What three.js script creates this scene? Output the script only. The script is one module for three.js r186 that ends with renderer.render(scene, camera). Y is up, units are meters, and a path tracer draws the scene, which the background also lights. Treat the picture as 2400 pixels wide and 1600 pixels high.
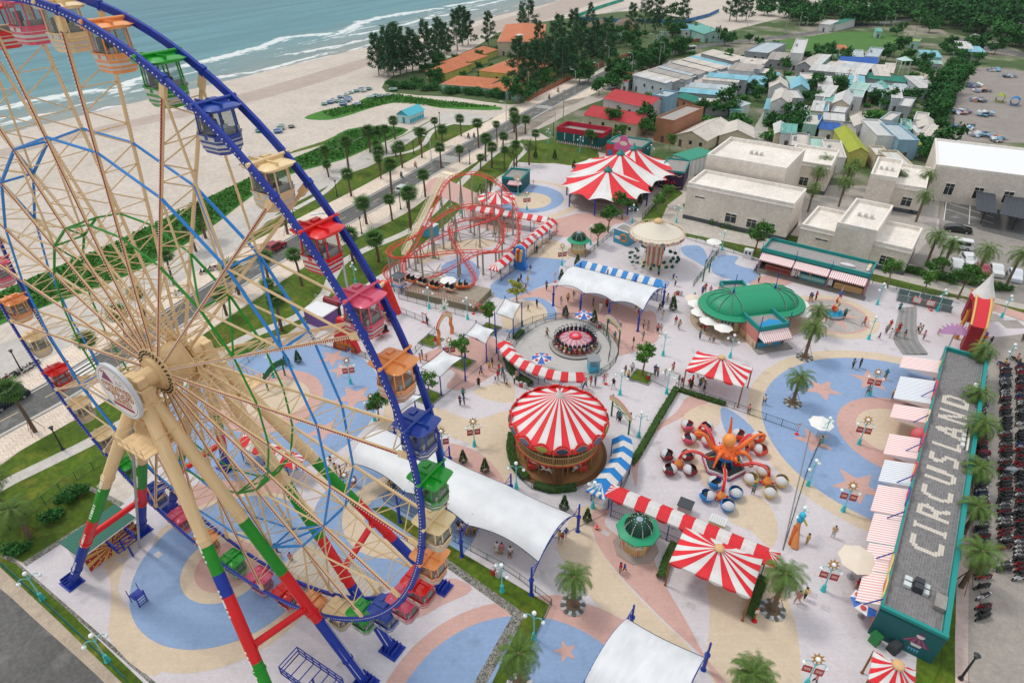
import*as THREE from 'three';
import{mergeGeometries,mergeVertices,toCreasedNormals}from 'three/addons/utils/BufferGeometryUtils.js';
import{MarchingCubes}from 'three/addons/objects/MarchingCubes.js';
import{RoundedBoxGeometry}from 'three/addons/geometries/RoundedBoxGeometry.js';

// ---------------------------------------------------------------- camera, sky, sun, exposure
const scene=new THREE.Scene();
const FOC=1490,PITCH=34.0*Math.PI/ 180,ROLL=-0.65*Math.PI/ 180,EYE=55;
const camera=new THREE.PerspectiveCamera(2*Math.atan(800/ FOC)*180/ Math.PI,1.5,0.5,3000);
camera.position.set(0,EYE,0);
camera.rotation.set(-PITCH,0,ROLL,'YXZ');
camera.updateMatrixWorld(true);
const renderer=new THREE.WebGLRenderer({antialias:true});
renderer.setSize(1024,682);
renderer.toneMapping=THREE.LinearToneMapping;
renderer.toneMappingExposure=0.97;
renderer.shadowMap.enabled=true;
renderer.shadowMap.type=THREE.PCFSoftShadowMap;
{// even overcast sky, brighter towards the zenith
const W=128,H=64,d=new Float32Array(W*H*4);
for(let y=0;y<H;y++)for(let x=0;x<W;x++){
const el=Math.sin(((y+0.5)/ H-0.5)*Math.PI),a=x/ W*Math.PI*2;
const c=0.05*Math.sin(3*a+4*el)+0.04*Math.sin(7*a-9*el);
const k=el>0?(0.46+0.66*el)*(1+c):0.4;
const i=(y*W+x)*4;
d[i]=k*0.955;d[i+1]=k*0.995;d[i+2]=k*1.05;d[i+3]=1;
}
const t=new THREE.DataTexture(d,W,H,THREE.RGBAFormat,THREE.FloatType);
t.mapping=THREE.EquirectangularReflectionMapping;t.magFilter=t.minFilter=THREE.LinearFilter;t.needsUpdate=true;
scene.background=t;scene.environment=t;
}
const sun=new THREE.DirectionalLight(0xfff8ee,1.5);
sun.position.set(-70,150,-150);sun.target.position.set(10,0,-100);
sun.castShadow=true;sun.shadow.radius=20;sun.shadow.mapSize.set(4096,4096);
Object.assign(sun.shadow.camera,{left:-220,right:220,top:220,bottom:-220,near:1,far:700});
scene.add(sun,sun.target);
scene.fog=new THREE.FogExp2(0xd6e2ea,0.00006);

// ---------------------------------------------------------------- helpers
const V3=(x,y,z)=>new THREE.Vector3(x,y,z);
let seed=7;
const rnd=()=>{seed=(seed+0x6D2B79F5)|0;let t=Math.imul(seed ^(seed>>>15),1|seed);t=(t+Math.imul(t ^(t>>>7),61|t))^ t;return((t ^(t>>>14))>>>0)/ 4294967296;};
const rr=(a,b)=>a+(b-a)*rnd();
const pick=a=>a[Math.floor(rnd()*a.length)];
const DEG=Math.PI/ 180,PR=-31*DEG;// PR: turn of the park's main axes
// ground point that a survey pixel (2400 x 1600) of the calibrated photograph lies on, at height z
function G(px,py,z=0){
const v=V3((px-1200)/ FOC,-(py-800)/ FOC,-1).applyEuler(camera.rotation);
const t=(z-EYE)/ v.y;return V3(v.x*t,z,v.z*t);
}
const TT=(c,r,l,z=0)=>{const o=[];for(let i=0;i<l.length;i+=2)o.push(G(c*600+l[i]/ 3.92,r*400+l[i+1]/ 3.92,z));return o;};
const T1=(c,r,x,y,z=0)=>G(c*600+x/ 3.92,r*400+y/ 3.92,z);
const PX=(l,z=0)=>{const o=[];for(let i=0;i<l.length;i+=2)o.push(G(l[i],l[i+1],z));return o;};
function smooth(pts,n=6){const c=new THREE.CatmullRomCurve3(pts,true,'centripetal');return c.getPoints(pts.length*n).slice(0,-1);}
const names=new Map();
function numbered(n){const k=names.get(n)||0;names.set(n,k+1);return k?n+'_'+String(k).padStart(3,'0'):n;}
const mats=new Map();
function M(color,rough=0.7,extra={}){
const key=color+'|'+rough+'|'+Object.entries(extra).map(([k,v])=>k+(v&&v.uuid?v.uuid:v)).join();
if(!mats.has(key)){const p='transmission' in extra||'clearcoat' in extra||'sheen' in extra;mats.set(key,new(p?THREE.MeshPhysicalMaterial:THREE.MeshStandardMaterial)({color,roughness:rough,side:THREE.DoubleSide,...extra}));}
return mats.get(key);
}
function fix(g){if(g.index)g=g.toNonIndexed();if(!g.attributes.uv)g.setAttribute('uv',new THREE.BufferAttribute(new Float32Array(g.attributes.position.count*2),2));for(const k of Object.keys(g.attributes))if(!['position','normal','uv','color'].includes(k))g.deleteAttribute(k);return g;}
function join(geos){return geos.length===1?fix(geos[0]):mergeGeometries(geos.map(fix),false);}
function part(name,geos,m,parent=scene,label){
const o=new THREE.Mesh(Array.isArray(geos)?join(geos):geos,m);o.castShadow=o.receiveShadow=true;
o.name=parent===scene?numbered(name):name;parent.add(o);if(label)o.userData.label=label;return o;
}
function tag(o,label,category,group,kind){o.userData.label=label;o.userData.category=category;if(group)o.userData.group=group;if(kind)o.userData.kind=kind;return o;}
function thing(name,label,category,pos,turn=0,group){
const o=new THREE.Group();o.name=numbered(name);scene.add(o);
if(pos)o.position.copy(pos);o.rotation.y=turn;return tag(o,label,category,group);
}
function copy(src,label,pos,turn,sc){
const c=src.clone();c.name=numbered(src.name.replace(/_\d\d\d$/,''));scene.add(c);
c.userData={...src.userData,label};if(pos)c.position.copy(pos);if(turn!==undefined)c.rotation.y=turn;if(sc)c.scale.setScalar(sc);return c;
}
const ORD=['first','second','third','fourth','fifth','sixth','seventh','eighth','ninth','tenth','eleventh','twelfth','thirteenth','fourteenth','fifteenth','sixteenth','seventeenth','eighteenth','nineteenth','twentieth'];
const TENS=['','','twenty','thirty','forty','fifty','sixty','seventy','eighty','ninety'];
const ord=i=>i<20?ORD[i]:(i+1)%10?TENS[Math.floor((i+1)/ 10)]+'-'+ORD[(i+1)%10-1]:(TENS[(i+1)/ 10]+'th').replace('yth','ieth');
// geometry makers
function box(w,h,d,x=0,y=0,z=0,ry=0){const g=new THREE.BoxGeometry(w,h,d),U=g.attributes.uv,ou=rnd()*9;for(let i=0;i<24;i++)U.setXY(i,U.getX(i)*Math.max(w,d)+ou,U.getY(i)*Math.max(h,Math.min(w,d))+ou);if(ry)g.rotateY(ry);g.translate(x,y,z);return g;}
function rbox(w,h,d,r,x=0,y=0,z=0,seg=2){const g=new RoundedBoxGeometry(w,h,d,seg,r);g.translate(x,y,z);return g;}
function cyl(rt,rb,h,x=0,y=0,z=0,seg=12,open=false){const g=new THREE.CylinderGeometry(rt,rb,h,seg,1,open);g.translate(x,y,z);return g;}
function ball(r,x=0,y=0,z=0,ws=10,hs=8,sx=1,sy=1,sz=1){const g=new THREE.SphereGeometry(r,ws,hs);g.scale(sx,sy,sz);g.translate(x,y,z);return g;}
const _up=V3(0,1,0);
function rod(a,b,r,seg=6,r2){const l=a.distanceTo(b),g=new THREE.CylinderGeometry(r2??r,r,l,seg);g.applyQuaternion(new THREE.Quaternion().setFromUnitVectors(_up,b.clone().sub(a).normalize()));g.translate((a.x+b.x)/ 2,(a.y+b.y)/ 2,(a.z+b.z)/ 2);return g;}
function beam(a,b,w,h,side){// box beam a-b, w along side (a direction across the beam), h across both
const y=b.clone().sub(a),l=y.length();y.normalize();
const x=(side||(Math.abs(y.y)>0.9?V3(1,0,0):V3(0,1,0))).clone();x.addScaledVector(y,-x.dot(y)).normalize();const z=x.clone().cross(y);
const g=new THREE.BoxGeometry(w,l,h);g.applyMatrix4(new THREE.Matrix4().makeBasis(x,y,z));g.translate((a.x+b.x)/ 2,(a.y+b.y)/ 2,(a.z+b.z)/ 2);return g;
}
function tube(pts,r,seg=6,n=0,closed=false){return new THREE.TubeGeometry(new THREE.CatmullRomCurve3(pts,closed,'centripetal'),n||pts.length*4,r,seg,closed);}
function lathe(prof,seg=20,x=0,y=0,z=0){const g=new THREE.LatheGeometry(prof.map(p=>new THREE.Vector2(p[0],p[1])),seg);g.translate(x,y,z);return g;}
function worldUV(g,s=1){const p=g.attributes.position,u=new Float32Array(p.count*2);for(let i=0;i<p.count;i++){u[2*i]=p.getX(i)/ s;u[2*i+1]=p.getZ(i)/ s;}g.setAttribute('uv',new THREE.BufferAttribute(u,2));return g;}
const shp=pts=>new THREE.Shape(pts.map(p=>new THREE.Vector2(p.x,-p.z)));
function flat(pts,y=0,holes=[]){const s=shp(pts);for(const h of holes)s.holes.push(new THREE.Path(h.map(p=>new THREE.Vector2(p.x,-p.z))));const g=new THREE.ShapeGeometry(s);g.rotateX(-Math.PI/ 2);g.translate(0,y,0);return worldUV(g);}
function prism(pts,y0,y1,bev=0){const g=new THREE.ExtrudeGeometry(shp(pts),{depth:y1-y0-2*bev,bevelEnabled:bev>0,bevelSize:bev,bevelThickness:bev,bevelSegments:1,bevelOffset:-bev});g.rotateX(-Math.PI/ 2);g.translate(0,y0+bev,0);return g;}
function tri(vs){const g=new THREE.BufferGeometry();const a=new Float32Array(vs.length*3),u=new Float32Array(vs.length*2);vs.forEach((v,i)=>{a[3*i]=v.x;a[3*i+1]=v.y;a[3*i+2]=v.z;u[2*i]=v.x+v.z*0.3;u[2*i+1]=v.z+v.y;});g.setAttribute('position',new THREE.BufferAttribute(a,3));g.setAttribute('uv',new THREE.BufferAttribute(u,2));g.computeVertexNormals();return g;}
const quad=(a,b,c,d)=>tri([a,b,c,a,c,d]);
function grid(nu,nv,f,close){// parametric sheet
const P=[],I=[],UV=[];
for(let j=0;j<=nv;j++)for(let i=0;i<=nu;i++){const p=f(i/ nu,j/ nv);P.push(p.x,p.y,p.z);UV.push(i/ nu,j/ nv);}
for(let j=0;j<nv;j++)for(let i=0;i<nu;i++){const a=j*(nu+1)+i,b=a+1,c=a+nu+1,d=c+1;I.push(a,b,d,a,d,c);}
const g=new THREE.BufferGeometry();g.setAttribute('position',new THREE.Float32BufferAttribute(P,3));g.setAttribute('uv',new THREE.Float32BufferAttribute(UV,2));g.setIndex(I);g.computeVertexNormals();return g;
}
function strip(line,o0,o1,y=0){// band beside a ground polyline between offsets o0 and o1 (to its right)
const c=new THREE.CatmullRomCurve3(line,false,'centripetal'),n=line.length*6,a=[],b=[];
for(let i=0;i<=n;i++){const p=c.getPoint(i/ n),t=c.getTangent(i/ n),nx=-t.z,nz=t.x,l=Math.hypot(nx,nz);a.push(V3(p.x+nx/ l*o0,y,p.z+nz/ l*o0));b.push(V3(p.x+nx/ l*o1,y,p.z+nz/ l*o1));}
const vs=[];for(let i=0;i<n;i++)vs.push(a[i],b[i],b[i+1],a[i],b[i+1],a[i+1]);const g=tri(vs);return worldUV(g);
}
const circlePts=(x,z,r,n=72,a0=0,a1=Math.PI*2)=>Array.from({length:n},(_,i)=>{const a=a0+(a1-a0)*i/ (a1-a0>6.28?n:n-1);return V3(x+r*Math.cos(a),0,z+r*Math.sin(a));});
const starPts=(x,z,r,t,k=0.42)=>Array.from({length:10},(_,i)=>{const a=t+i*Math.PI/ 5,q=i%2?r*k:r;return V3(x+q*Math.cos(a),0,z+q*Math.sin(a));});
// tileable value noise and textures
function noiser(s){const T=new Float32Array(65536);let q=s;for(let i=0;i<65536;i++){q=(Math.imul(q,1664525)+1013904223)|0;T[i]=(q>>>8)/ 16777216;}return(x,y,per)=>{const xi=Math.floor(x),yi=Math.floor(y),fx=x-xi,fy=y-yi,sx=fx*fx*(3-2*fx),sy=fy*fy*(3-2*fy),w=(a,b)=>T[(((((a%per)+per)%per)*131+(((b%per)+per)%per)*7919)&65535)];return(w(xi,yi)*(1-sx)+w(xi+1,yi)*sx)*(1-sy)+(w(xi,yi+1)*(1-sx)+w(xi+1,yi+1)*sx)*sy;};}
const nz=noiser(12345);
const fbm=(x,y,per,o=4)=>{let s=0,a=0.5,k=1;for(let i=0;i<o;i++){s+=a*nz(x*k+17*i,y*k+31*i,per*k);a*=0.5;k*=2;}return s/ (1-Math.pow(0.5,o));};
function tex(n,f,sRGB=true){const d=new Uint8Array(n*n*4);for(let y=0;y<n;y++)for(let x=0;x<n;x++){const c=f(x/ n,y/ n),i=(y*n+x)*4;d[i]=Math.max(0,Math.min(255,c[0]));d[i+1]=Math.max(0,Math.min(255,c[1]));d[i+2]=Math.max(0,Math.min(255,c[2]));d[i+3]=255;}const t=new THREE.DataTexture(d,n,n);t.wrapS=t.wrapT=THREE.RepeatWrapping;t.magFilter=THREE.LinearFilter;t.minFilter=THREE.LinearMipmapLinearFilter;t.generateMipmaps=true;if(sRGB)t.colorSpace=THREE.SRGBColorSpace;t.needsUpdate=true;return t;}
const rep=(t,size)=>{const c=t.clone();c.repeat.set(1/ size,1/ size);c.needsUpdate=true;return c;};
// mottle: a grey map around white for tinting any surface colour with stains and grain
const mottle=rep(tex(512,(x,y)=>{const a=fbm(x*6,y*6,6,5),b=fbm(x*40,y*40,40,3),c=fbm(x*150+9,y*150,150,2);const v=234+34*(a-0.5)+26*(b-0.5)+30*(c-0.5);return[v,v,v];}),23);
const fade=tex(256,(x,y)=>{const a=fbm(x*4,y*4,4,5),b=fbm(x*22,y*5,110,3),v=240+34*(a-0.5)+22*(b-0.5);return[v,v,v];});
const paverTex=rep(tex(1024,(x,y)=>{const a=fbm(x*5,y*5,5,5),b=fbm(x*60,y*60,60,3),j=Math.floor(y*200),row=(y*200)%1,col=(x*100+(j%2)*0.5)%1,id=nz(Math.floor(x*100+(j%2)*0.5)*3.1,j*1.7,4096);const joint=row<0.16||col<0.1?-16:0;const st=fbm(x*11+3,y*11,11,4);const v=226+14*(a-0.5)+10*(b-0.5)+12*(id-0.5)+joint-(st>0.68?(st-0.68)*90:0);return[v,v-1,v-2];}),20);
const grassTex=rep(tex(1024,(x,y)=>{const a=fbm(x*7,y*7,7,5),b=fbm(x*90,y*90,90,3),w=fbm(x*14+5,y*14+2,14,4);const dry=Math.max(0,(w-0.56)*2.6);const k=0.72+0.34*a+0.42*(b-0.5);return[(80+52*dry)*k,(106+16*dry)*k,(16+30*dry)*k];}),31);
const sandTex=rep(tex(1024,(x,y)=>{const a=fbm(x*6,y*6,6,5),b=fbm(x*70,y*70,70,3);const v=1+0.13*(a-0.5)+0.16*(b-0.5);return[194*v,183*v,172*v];}),47);
const asphaltTex=rep(tex(1024,(x,y)=>{const a=fbm(x*5,y*5,5,5),b=fbm(x*110,y*110,110,3),s=fbm(x*9+4,y*9,9,5);const v=1+0.22*(a-0.5)+0.3*(b-0.5)+Math.max(0,s-0.62)*1.6;return[98*v,97*v,96*v];}),26);
const dirtTex=rep(tex(1024,(x,y)=>{const a=fbm(x*8,y*8,8,5),b=fbm(x*80,y*80,80,3),s=fbm(x*5+9,y*5,5,4);const v=0.78+0.3*(a-0.5)+0.25*(b-0.5),gr=Math.min(1,Math.max(0,s-0.4)*4);return[(178-92*gr)*v,(168-52*gr)*v,(152-96*gr)*v];}),60);
const pave=c=>M(c,0.88,{map:paverTex});
const GREY=pave(0xe8e2e7),PINK=pave(0xe3b8ae),YEL=pave(0xecd8be),BLUE=pave(0x9cb9e2),GRASS=M(0xffffff,1,{map:grassTex}),SAND=M(0xffffff,1,{map:sandTex}),ASPH=M(0xffffff,0.95,{map:asphaltTex}),DIRT=M(0xffffff,1,{map:dirtTex});
const stain=(c,r=0.85)=>M(c,r,{map:mottle});
// stretch uv of a wall mesh to metres
function ground(name,geo,layer,m,parent=scene){geo.translate(0,layer*0.004,0);const o=part(name,[geo],m,parent);if(parent===scene)o.userData.kind='structure';return o;}
// ---------------------------------------------------------------- ground, sea, roads, paving
const W3=l=>{const o=[];for(let i=0;i<l.length;i+=2)o.push(V3(l[i],0,l[i+1]));return o;};
ground('sand_ground',flat(W3([-900,150,900,150,900,-1300,-900,-1300])),0,SAND);
{// sea: one sheet in a frame along the shore; colour map holds silt, deep water and foam
const O={x:-230,z:-70},A={x:0.5,z:-0.866},N={x:-0.866,z:-0.5},LA=680,LN=460;
const shoreW=W3([-330,40,-200,-110,-149,-172,-126,-205,-106,-228,-88,-262,-64,-312,-20,-400,20,-480,70,-600]).map(p=>[(p.x-O.x)*A.x+(p.z-O.z)*A.z,(p.x-O.x)*N.x+(p.z-O.z)*N.z]);
const shore=s=>{for(let i=0;i<shoreW.length-1;i++){const[a,b]=shoreW[i],[c,d]=shoreW[i+1];if(s<=c||i===shoreW.length-2)return b+(d-b)*(s-a)/ (c-a);}};
const fl=[[0,252,60,238,130,225,200,213,256,211,2.6],[290,196,340,178,400,160,470,144,540,127,600,111,2.4],[600,114,660,88,710,83,758,79,2.4],[802,75,845,50,890,40,930,33,1018,20,2.8],[820,82,905,68,985,46,1110,22,1.2],[1046,14,1110,4,1180,-10,2.2],[1120,14,1200,-6,1.2],[600,166,640,158,668,151,1.4],[690,126,760,111,810,104,835,96,1.3],[670,126,682,126,1],[820,118,845,110,870,104,1],[640,186,670,178,715,168,1],[0,290,60,275,125,265,1.1],[245,252,300,246,1],[300,300,360,284,430,262,.9],[520,180,560,172,600,168,1.1],[550,205,590,196,620,190,.9],[0,318,90,304,190,290,.8],[770,160,800,150,840,140,.9]].map(l=>{const w=l[l.length-1],p=PX(l.slice(0,-1)).map(p=>[(p.x-O.x)*A.x+(p.z-O.z)*A.z,(p.x-O.x)*N.x+(p.z-O.z)*N.z]);return{w,p};});
const TW=2048,TH=1024,foam=new Float32Array(TW*TH);
for(const{w,p}of fl)for(let i=0;i<p.length-1;i++){// stamp distance to each foam segment
const[a,b]=p[i],[c,d]=p[i+1],R=w*4.5;
for(let y=Math.max(0,Math.floor((Math.min(b,d)-R)/ LN*TH));y<=Math.min(TH-1,(Math.max(b,d)+R)/ LN*TH);y++)for(let x=Math.max(0,Math.floor((Math.min(a,c)-R)/ LA*TW));x<=Math.min(TW-1,(Math.max(a,c)+R)/ LA*TW);x++){
const s=x/ TW*LA,q=y/ TH*LN,l2=(c-a)**2+(d-b)**2,t=Math.max(0,Math.min(1,((s-a)*(c-a)+(q-b)*(d-b))/ l2)),ex=s-a-t*(c-a),ey=q-b-t*(d-b),side=ey<0?2.6:1,D=Math.hypot(ex,ey)/ side/ w/ 1.5;// foam trails towards the beach
foam[y*TW+x]=Math.max(foam[y*TW+x],1-D);
}
}
const d=new Uint8Array(TW*TH*4);
for(let y=0;y<TH;y++)for(let x=0;x<TW;x++){
const s=x/ TW*LA,q=y/ TH*LN,off=q-shore(s),n1=fbm(s/ 22,q/ 9,4096,4),n2=fbm(s/ 2.2,q/ 1.1,4096,3),n3=fbm(s/ 60,q/ 6,4096,3);
const k=Math.max(0,Math.min(1,(off-14+40*(n1-0.5))/ 85)),k2=Math.max(0,Math.min(1,(off-40)/ 220));
const wet=Math.max(0,Math.min(1,(7-off+7*(n1-0.5))/ 8));
let c=[140-70*k-10*k2,142-10*k-10*k2,137+4*k-4*k2].map((v,i)=>v+(n3-0.5)*26*(0.4+k)+(n2-0.5)*14);
c=c.map((v,i)=>v*(1-wet)+[174,158,147][i]*wet);
const wl=off>3&&off<62?Math.max(0,fbm(s/ 26,q/ 2.4,4096,4)-0.6)*5:0;if(wl>foam[y*TW+x])foam[y*TW+x]=Math.min(0.85,wl);const f=foam[y*TW+x]+(n2-0.5)*0.95+(fbm(s/ 7,q/ 3,4096,3)-0.5)*1.0,fa=Math.max(0,Math.min(1,(f-0.34)*3.4))*0.88*(foam[y*TW+x]>0?1:0);
const i=(y*TW+x)*4;for(let j=0;j<3;j++)d[i+j]=Math.max(0,Math.min(255,c[j]*(1-fa)+[236,236,234][j]*fa));d[i+3]=255;
}
const t=new THREE.DataTexture(d,TW,TH);t.magFilter=THREE.LinearFilter;t.minFilter=THREE.LinearMipmapLinearFilter;t.generateMipmaps=true;t.colorSpace=THREE.SRGBColorSpace;t.needsUpdate=true;
const wave=tex(512,(x,y)=>{const v=255*fbm(x*10,y*24,240,5);return[v,v,v];},false);wave.repeat.set(34,22);
const sea=grid(60,40,(u,v)=>{const s=u*LA,q=v*LN;return V3(O.x+A.x*s+N.x*q,0,O.z+A.z*s+N.z*q);});
// drop the part of the sheet that lies landward of the wet sand
{const g=sea.toNonIndexed(),P=g.attributes.position,U=g.attributes.uv,keepP=[],keepU=[];for(let i=0;i<P.count;i+=3){let ok=false;for(let j=0;j<3;j++){const s=U.getX(i+j)*LA,q=U.getY(i+j)*LN;if(q-shore(s)>-16)ok=true;}if(ok)for(let j=0;j<3;j++){keepP.push(P.getX(i+j),0,P.getZ(i+j));keepU.push(U.getX(i+j),U.getY(i+j));}}const gg=new THREE.BufferGeometry();gg.setAttribute('position',new THREE.Float32BufferAttribute(keepP,3));gg.setAttribute('uv',new THREE.Float32BufferAttribute(keepU,2));gg.computeVertexNormals();if(gg.attributes.normal.getY(0)<0){const nn=gg.attributes.normal;for(let i=0;i<nn.count;i++)nn.setXYZ(i,0,1,0);}
// clamp landward vertices onto the shore line so the sheet ends in a clean curve
for(let i=0;i<keepU.length/ 2;i++){const s=keepU[2*i]*LA,q=keepU[2*i+1]*LN,lim=shore(s)-2.5;if(q<lim){gg.attributes.position.setXYZ(i,O.x+A.x*s+N.x*lim,0,O.z+A.z*s+N.z*lim);gg.attributes.uv.setXY(i,s/ LA,lim/ LN);}}
ground('sea',gg,2,new THREE.MeshPhysicalMaterial({map:t,roughness:0.42,bumpMap:wave,bumpScale:0.25,side:THREE.DoubleSide}));}
const far=W3([O.x+N.x*LN,0,0,0,0,0,0,0]);far.length=0;
const pt=(s,q)=>V3(O.x+A.x*s+N.x*q,0,O.z+A.z*s+N.z*q);
ground('deep_sea',flat([pt(-200,LN-1),pt(LA+400,LN-1),pt(LA+400,LN+700),pt(-200,LN+700)]),1,M(0x4c8890,0.35,{bumpMap:wave,bumpScale:0.2}));
// wet sand along the water's edge
const sh=s=>pt(s,shore(s)),wetA=[],wetB=[];for(let s=0;s<=LA;s+=20){wetA.push(pt(s,shore(s)+4));wetB.push(pt(s,shore(s)-(7+3*Math.sin(s/ 31)+(s>300?Math.min(26,(s-300)*0.09):0))));}
ground('wet_sand',flat(smooth([...wetA,...wetB.reverse()],2)),1,M(0xbdaa9c,0.5,{map:mottle}));
}
// town soil below the village and the woods at the right
ground('village_ground',flat(PX([1215,285,1300,240,1420,172,1560,110,1700,75,1960,10,1980,-40,2900,-40,3000,600,2500,640,2100,470,1700,430,1500,380,1300,330])),1,DIRT);
ground('wood_floor',flat(smooth(PX([1960,60,2050,20,2150,-20,2500,-70,2900,-40,2900,140,2500,150,2330,95,2240,80,2170,60,2080,60]),3)),2,M(0x46522c,1,{map:mottle}));
ground('meadow',flat(smooth(PX([1800,98,1870,90,1965,76,2060,78,2120,86,2110,110,2050,118,1900,122,1830,112]),3)),2,M(0x4f7d34,1,{map:mottle}));
ground('green_belt',flat(smooth(PX([2160,320,2185,220,2215,150,2280,118,2300,130,2255,172,2238,262,2218,335]),3)),3,M(0x5c7440,1,{map:mottle}));
ground('village_green',flat(smooth(PX([1990,300,2010,262,2150,255,2165,275,2120,300,2060,320]),3)),3,M(0x5c7c3a,1,{map:mottle}));
// main road and its pavements
const roadLine=W3([-78,-46,-68.5,-62.6,-63.4,-71.4,-49.6,-104.9,-38.3,-127.2,-29.6,-143.5,-22,-159.2,-12.8,-177.8,-2.1,-197.4,10.1,-221.3,33.4,-264.3,47.2,-288.2,66,-315,85,-330,104,-344,123,-353,156,-370,182,-386,240,-420]);
const roadNear=roadLine.slice(0,11);
ground('road',strip(roadLine,-3.2,3.2),6,ASPH);
const paveWave=rep(tex(512,(x,y)=>{const w=Math.sin((y*40+0.55*Math.sin(x*Math.PI*2*16))*Math.PI*2),a=fbm(x*8,y*8,8,4),b=fbm(x*60,y*60,60,3),v=1+0.12*(a-0.5)+0.14*(b-0.5)-(w>0.55?0.1:0);return[222*v,205*v,188*v];}),24);
const WAVE=M(0xffffff,0.9,{map:paveWave});
ground('sea_pavement',strip(roadNear,-8.8,-3.35),5,WAVE);
ground('park_pavement',strip(roadNear,3.35,8.2),5,WAVE);
const CONC=stain(0xd9d2c8),KERB=stain(0xcfc9c2);
for(const s of[-1,1]){const a=s*3.2,b=s*3.42;const k=strip(roadNear,Math.min(a,b),Math.max(a,b));const t2=k.clone();t2.translate(0,0.12,0);const side=strip(roadNear,a,a+0.001);const o=part('kerb',[t2,(()=>{const c=new THREE.CatmullRomCurve3(roadNear,false,'centripetal'),vs=[];let p0;for(let i=0;i<=66;i++){const p=c.getPoint(i/ 66),t=c.getTangent(i/ 66),l=Math.hypot(t.x,t.z),q=V3(p.x-t.z/ l*a,0,p.z+t.x/ l*a);if(p0)vs.push(p0,q,V3(q.x,0.12,q.z),p0,V3(q.x,0.12,q.z),V3(p0.x,0.12,p0.z));p0=q;}return tri(vs);})()],KERB);o.userData.kind='structure';}
{// painted lines: yellow dashed centre, white edges and the crossing by the black car
const road=scene.getObjectByName('road'),c=new THREE.CatmullRomCurve3(roadNear,false,'centripetal'),L=c.getLength(),WH=M(0xe4e2dc,0.8),YL=M(0xd8c48e,0.8);
const at=(d,o)=>{const u=d/ L,p=c.getPointAt(Math.min(1,u)),t=c.getTangentAt(Math.min(1,u)),l=Math.hypot(t.x,t.z);return V3(p.x-t.z/ l*o,0,p.z+t.x/ l*o);};
for(let d=2,i=0;d<L-3;d+=i<5?2.5:6,i++)ground('centre_dash',flat([at(d,-0.07),at(d+2.5,-0.07),at(d+2.5,0.07),at(d,0.07)]),7,YL,road);
for(const s of[-2.85,2.85])ground('edge_line',strip(roadNear,s-0.08,s+0.08),7,WH,road);
const b=T1(0,2,830,250),u0=(()=>{let best=0,bd=1e9;for(let d=0;d<L;d+=0.3){const q=at(d,0),e=Math.hypot(q.x-b.x,q.z-b.z);if(e<bd){bd=e;best=d;}}return best;})();
for(let i=0;i<6;i++)ground('crossing_bar',flat([at(u0-1.7,-2.5+i*0.95),at(u0+1.7,-2.5+i*0.95),at(u0+1.7,-2.05+i*0.95),at(u0-1.7,-2.05+i*0.95)]),8,WH,road);
for(const[px,py,n]of[[1038,378,9],[1262,252,7]]){const q=G(px,py);let best=0,bd=1e9;for(let d=0;d<L;d+=0.3){const w=at(d,0),e=Math.hypot(w.x-q.x,w.z-q.z);if(e<bd){bd=e;best=d;}}for(let i=0;i<n;i++)ground('hatch_bar',flat([at(best+i*0.55,-2.6),at(best+i*0.55+0.2,-2.6),at(best+i*0.55+0.2,2.6),at(best+i*0.55,2.6)]),8,WH,road);}
}
ground('side_road',flat(smooth(PX([1245,272,1300,246,1345,232,1420,222,1415,232,1380,245,1330,268,1290,290,1240,312,1190,330,1180,318]),3)),5,stain(0xbdb3a8));
ground('village_street',flat(PX([1735,352,1762,310,1790,262,1815,215,1832,214,1812,262,1800,300,1810,340,1820,380,1770,372])),4,stain(0xb9b4ac));
ground('village_street',flat(smooth(PX([2150,270,2168,215,2175,160,2195,160,2200,175,2185,220,2180,262,2160,285,2000,272,1900,262,1830,252,1835,243,2000,258]),3)),4,stain(0xcbbfb0));
ground('yard_road',flat(smooth(PX([2240,84,2262,92,2330,106,2380,118,2480,150,2480,170,2370,126,2300,116,2262,104]),3)),4,ASPH);
ground('scrap_yard',flat(PX([2240,170,2300,158,2480,175,2600,340,2215,330,2228,250])),3,stain(0x9b928c));
// seaside lawns and paths
ground('seaside_lawn',flat(smooth(PX([-150,930,0,850,130,790,330,690,460,590,600,480,760,405,880,348,950,314,1040,272,1110,280,1160,276,1115,300,1035,338,955,382,895,418,780,490,600,608,340,760,172,845,-20,955,-200,1050]),3)),3,GRASS);
const PATH=stain(0xcac4bd),PATHL=stain(0xd2ccc4);
ground('promenade',flat(smooth(PX([-150,900,0,805,130,762,330,655,440,600,540,515,620,465,763,400,870,352,950,316,1030,272,1046,264,1110,265,1151,276,1105,293,1040,290,992,312,930,352,860,392,830,402,760,440,650,500,560,580,400,690,330,720,240,800,60,860,-150,960]),3)),4,PATH);
for(const[l,w]of[[[858,373,960,355,990,340,1018,304,1064,288],1.5],[[690,490,760,450,792,420,840,385,866,372],1.5],[[150,790,300,700,420,610,480,575,540,550,640,510,690,492],1.2]])ground('garden_path',strip(PX(l),-w/ 2,w/ 2),5,PATHL);
ground('garden_bed',flat(smooth(PX([600,398,680,360,760,338,820,300,760,330,690,352,620,386]),2)),1,GRASS);
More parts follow.
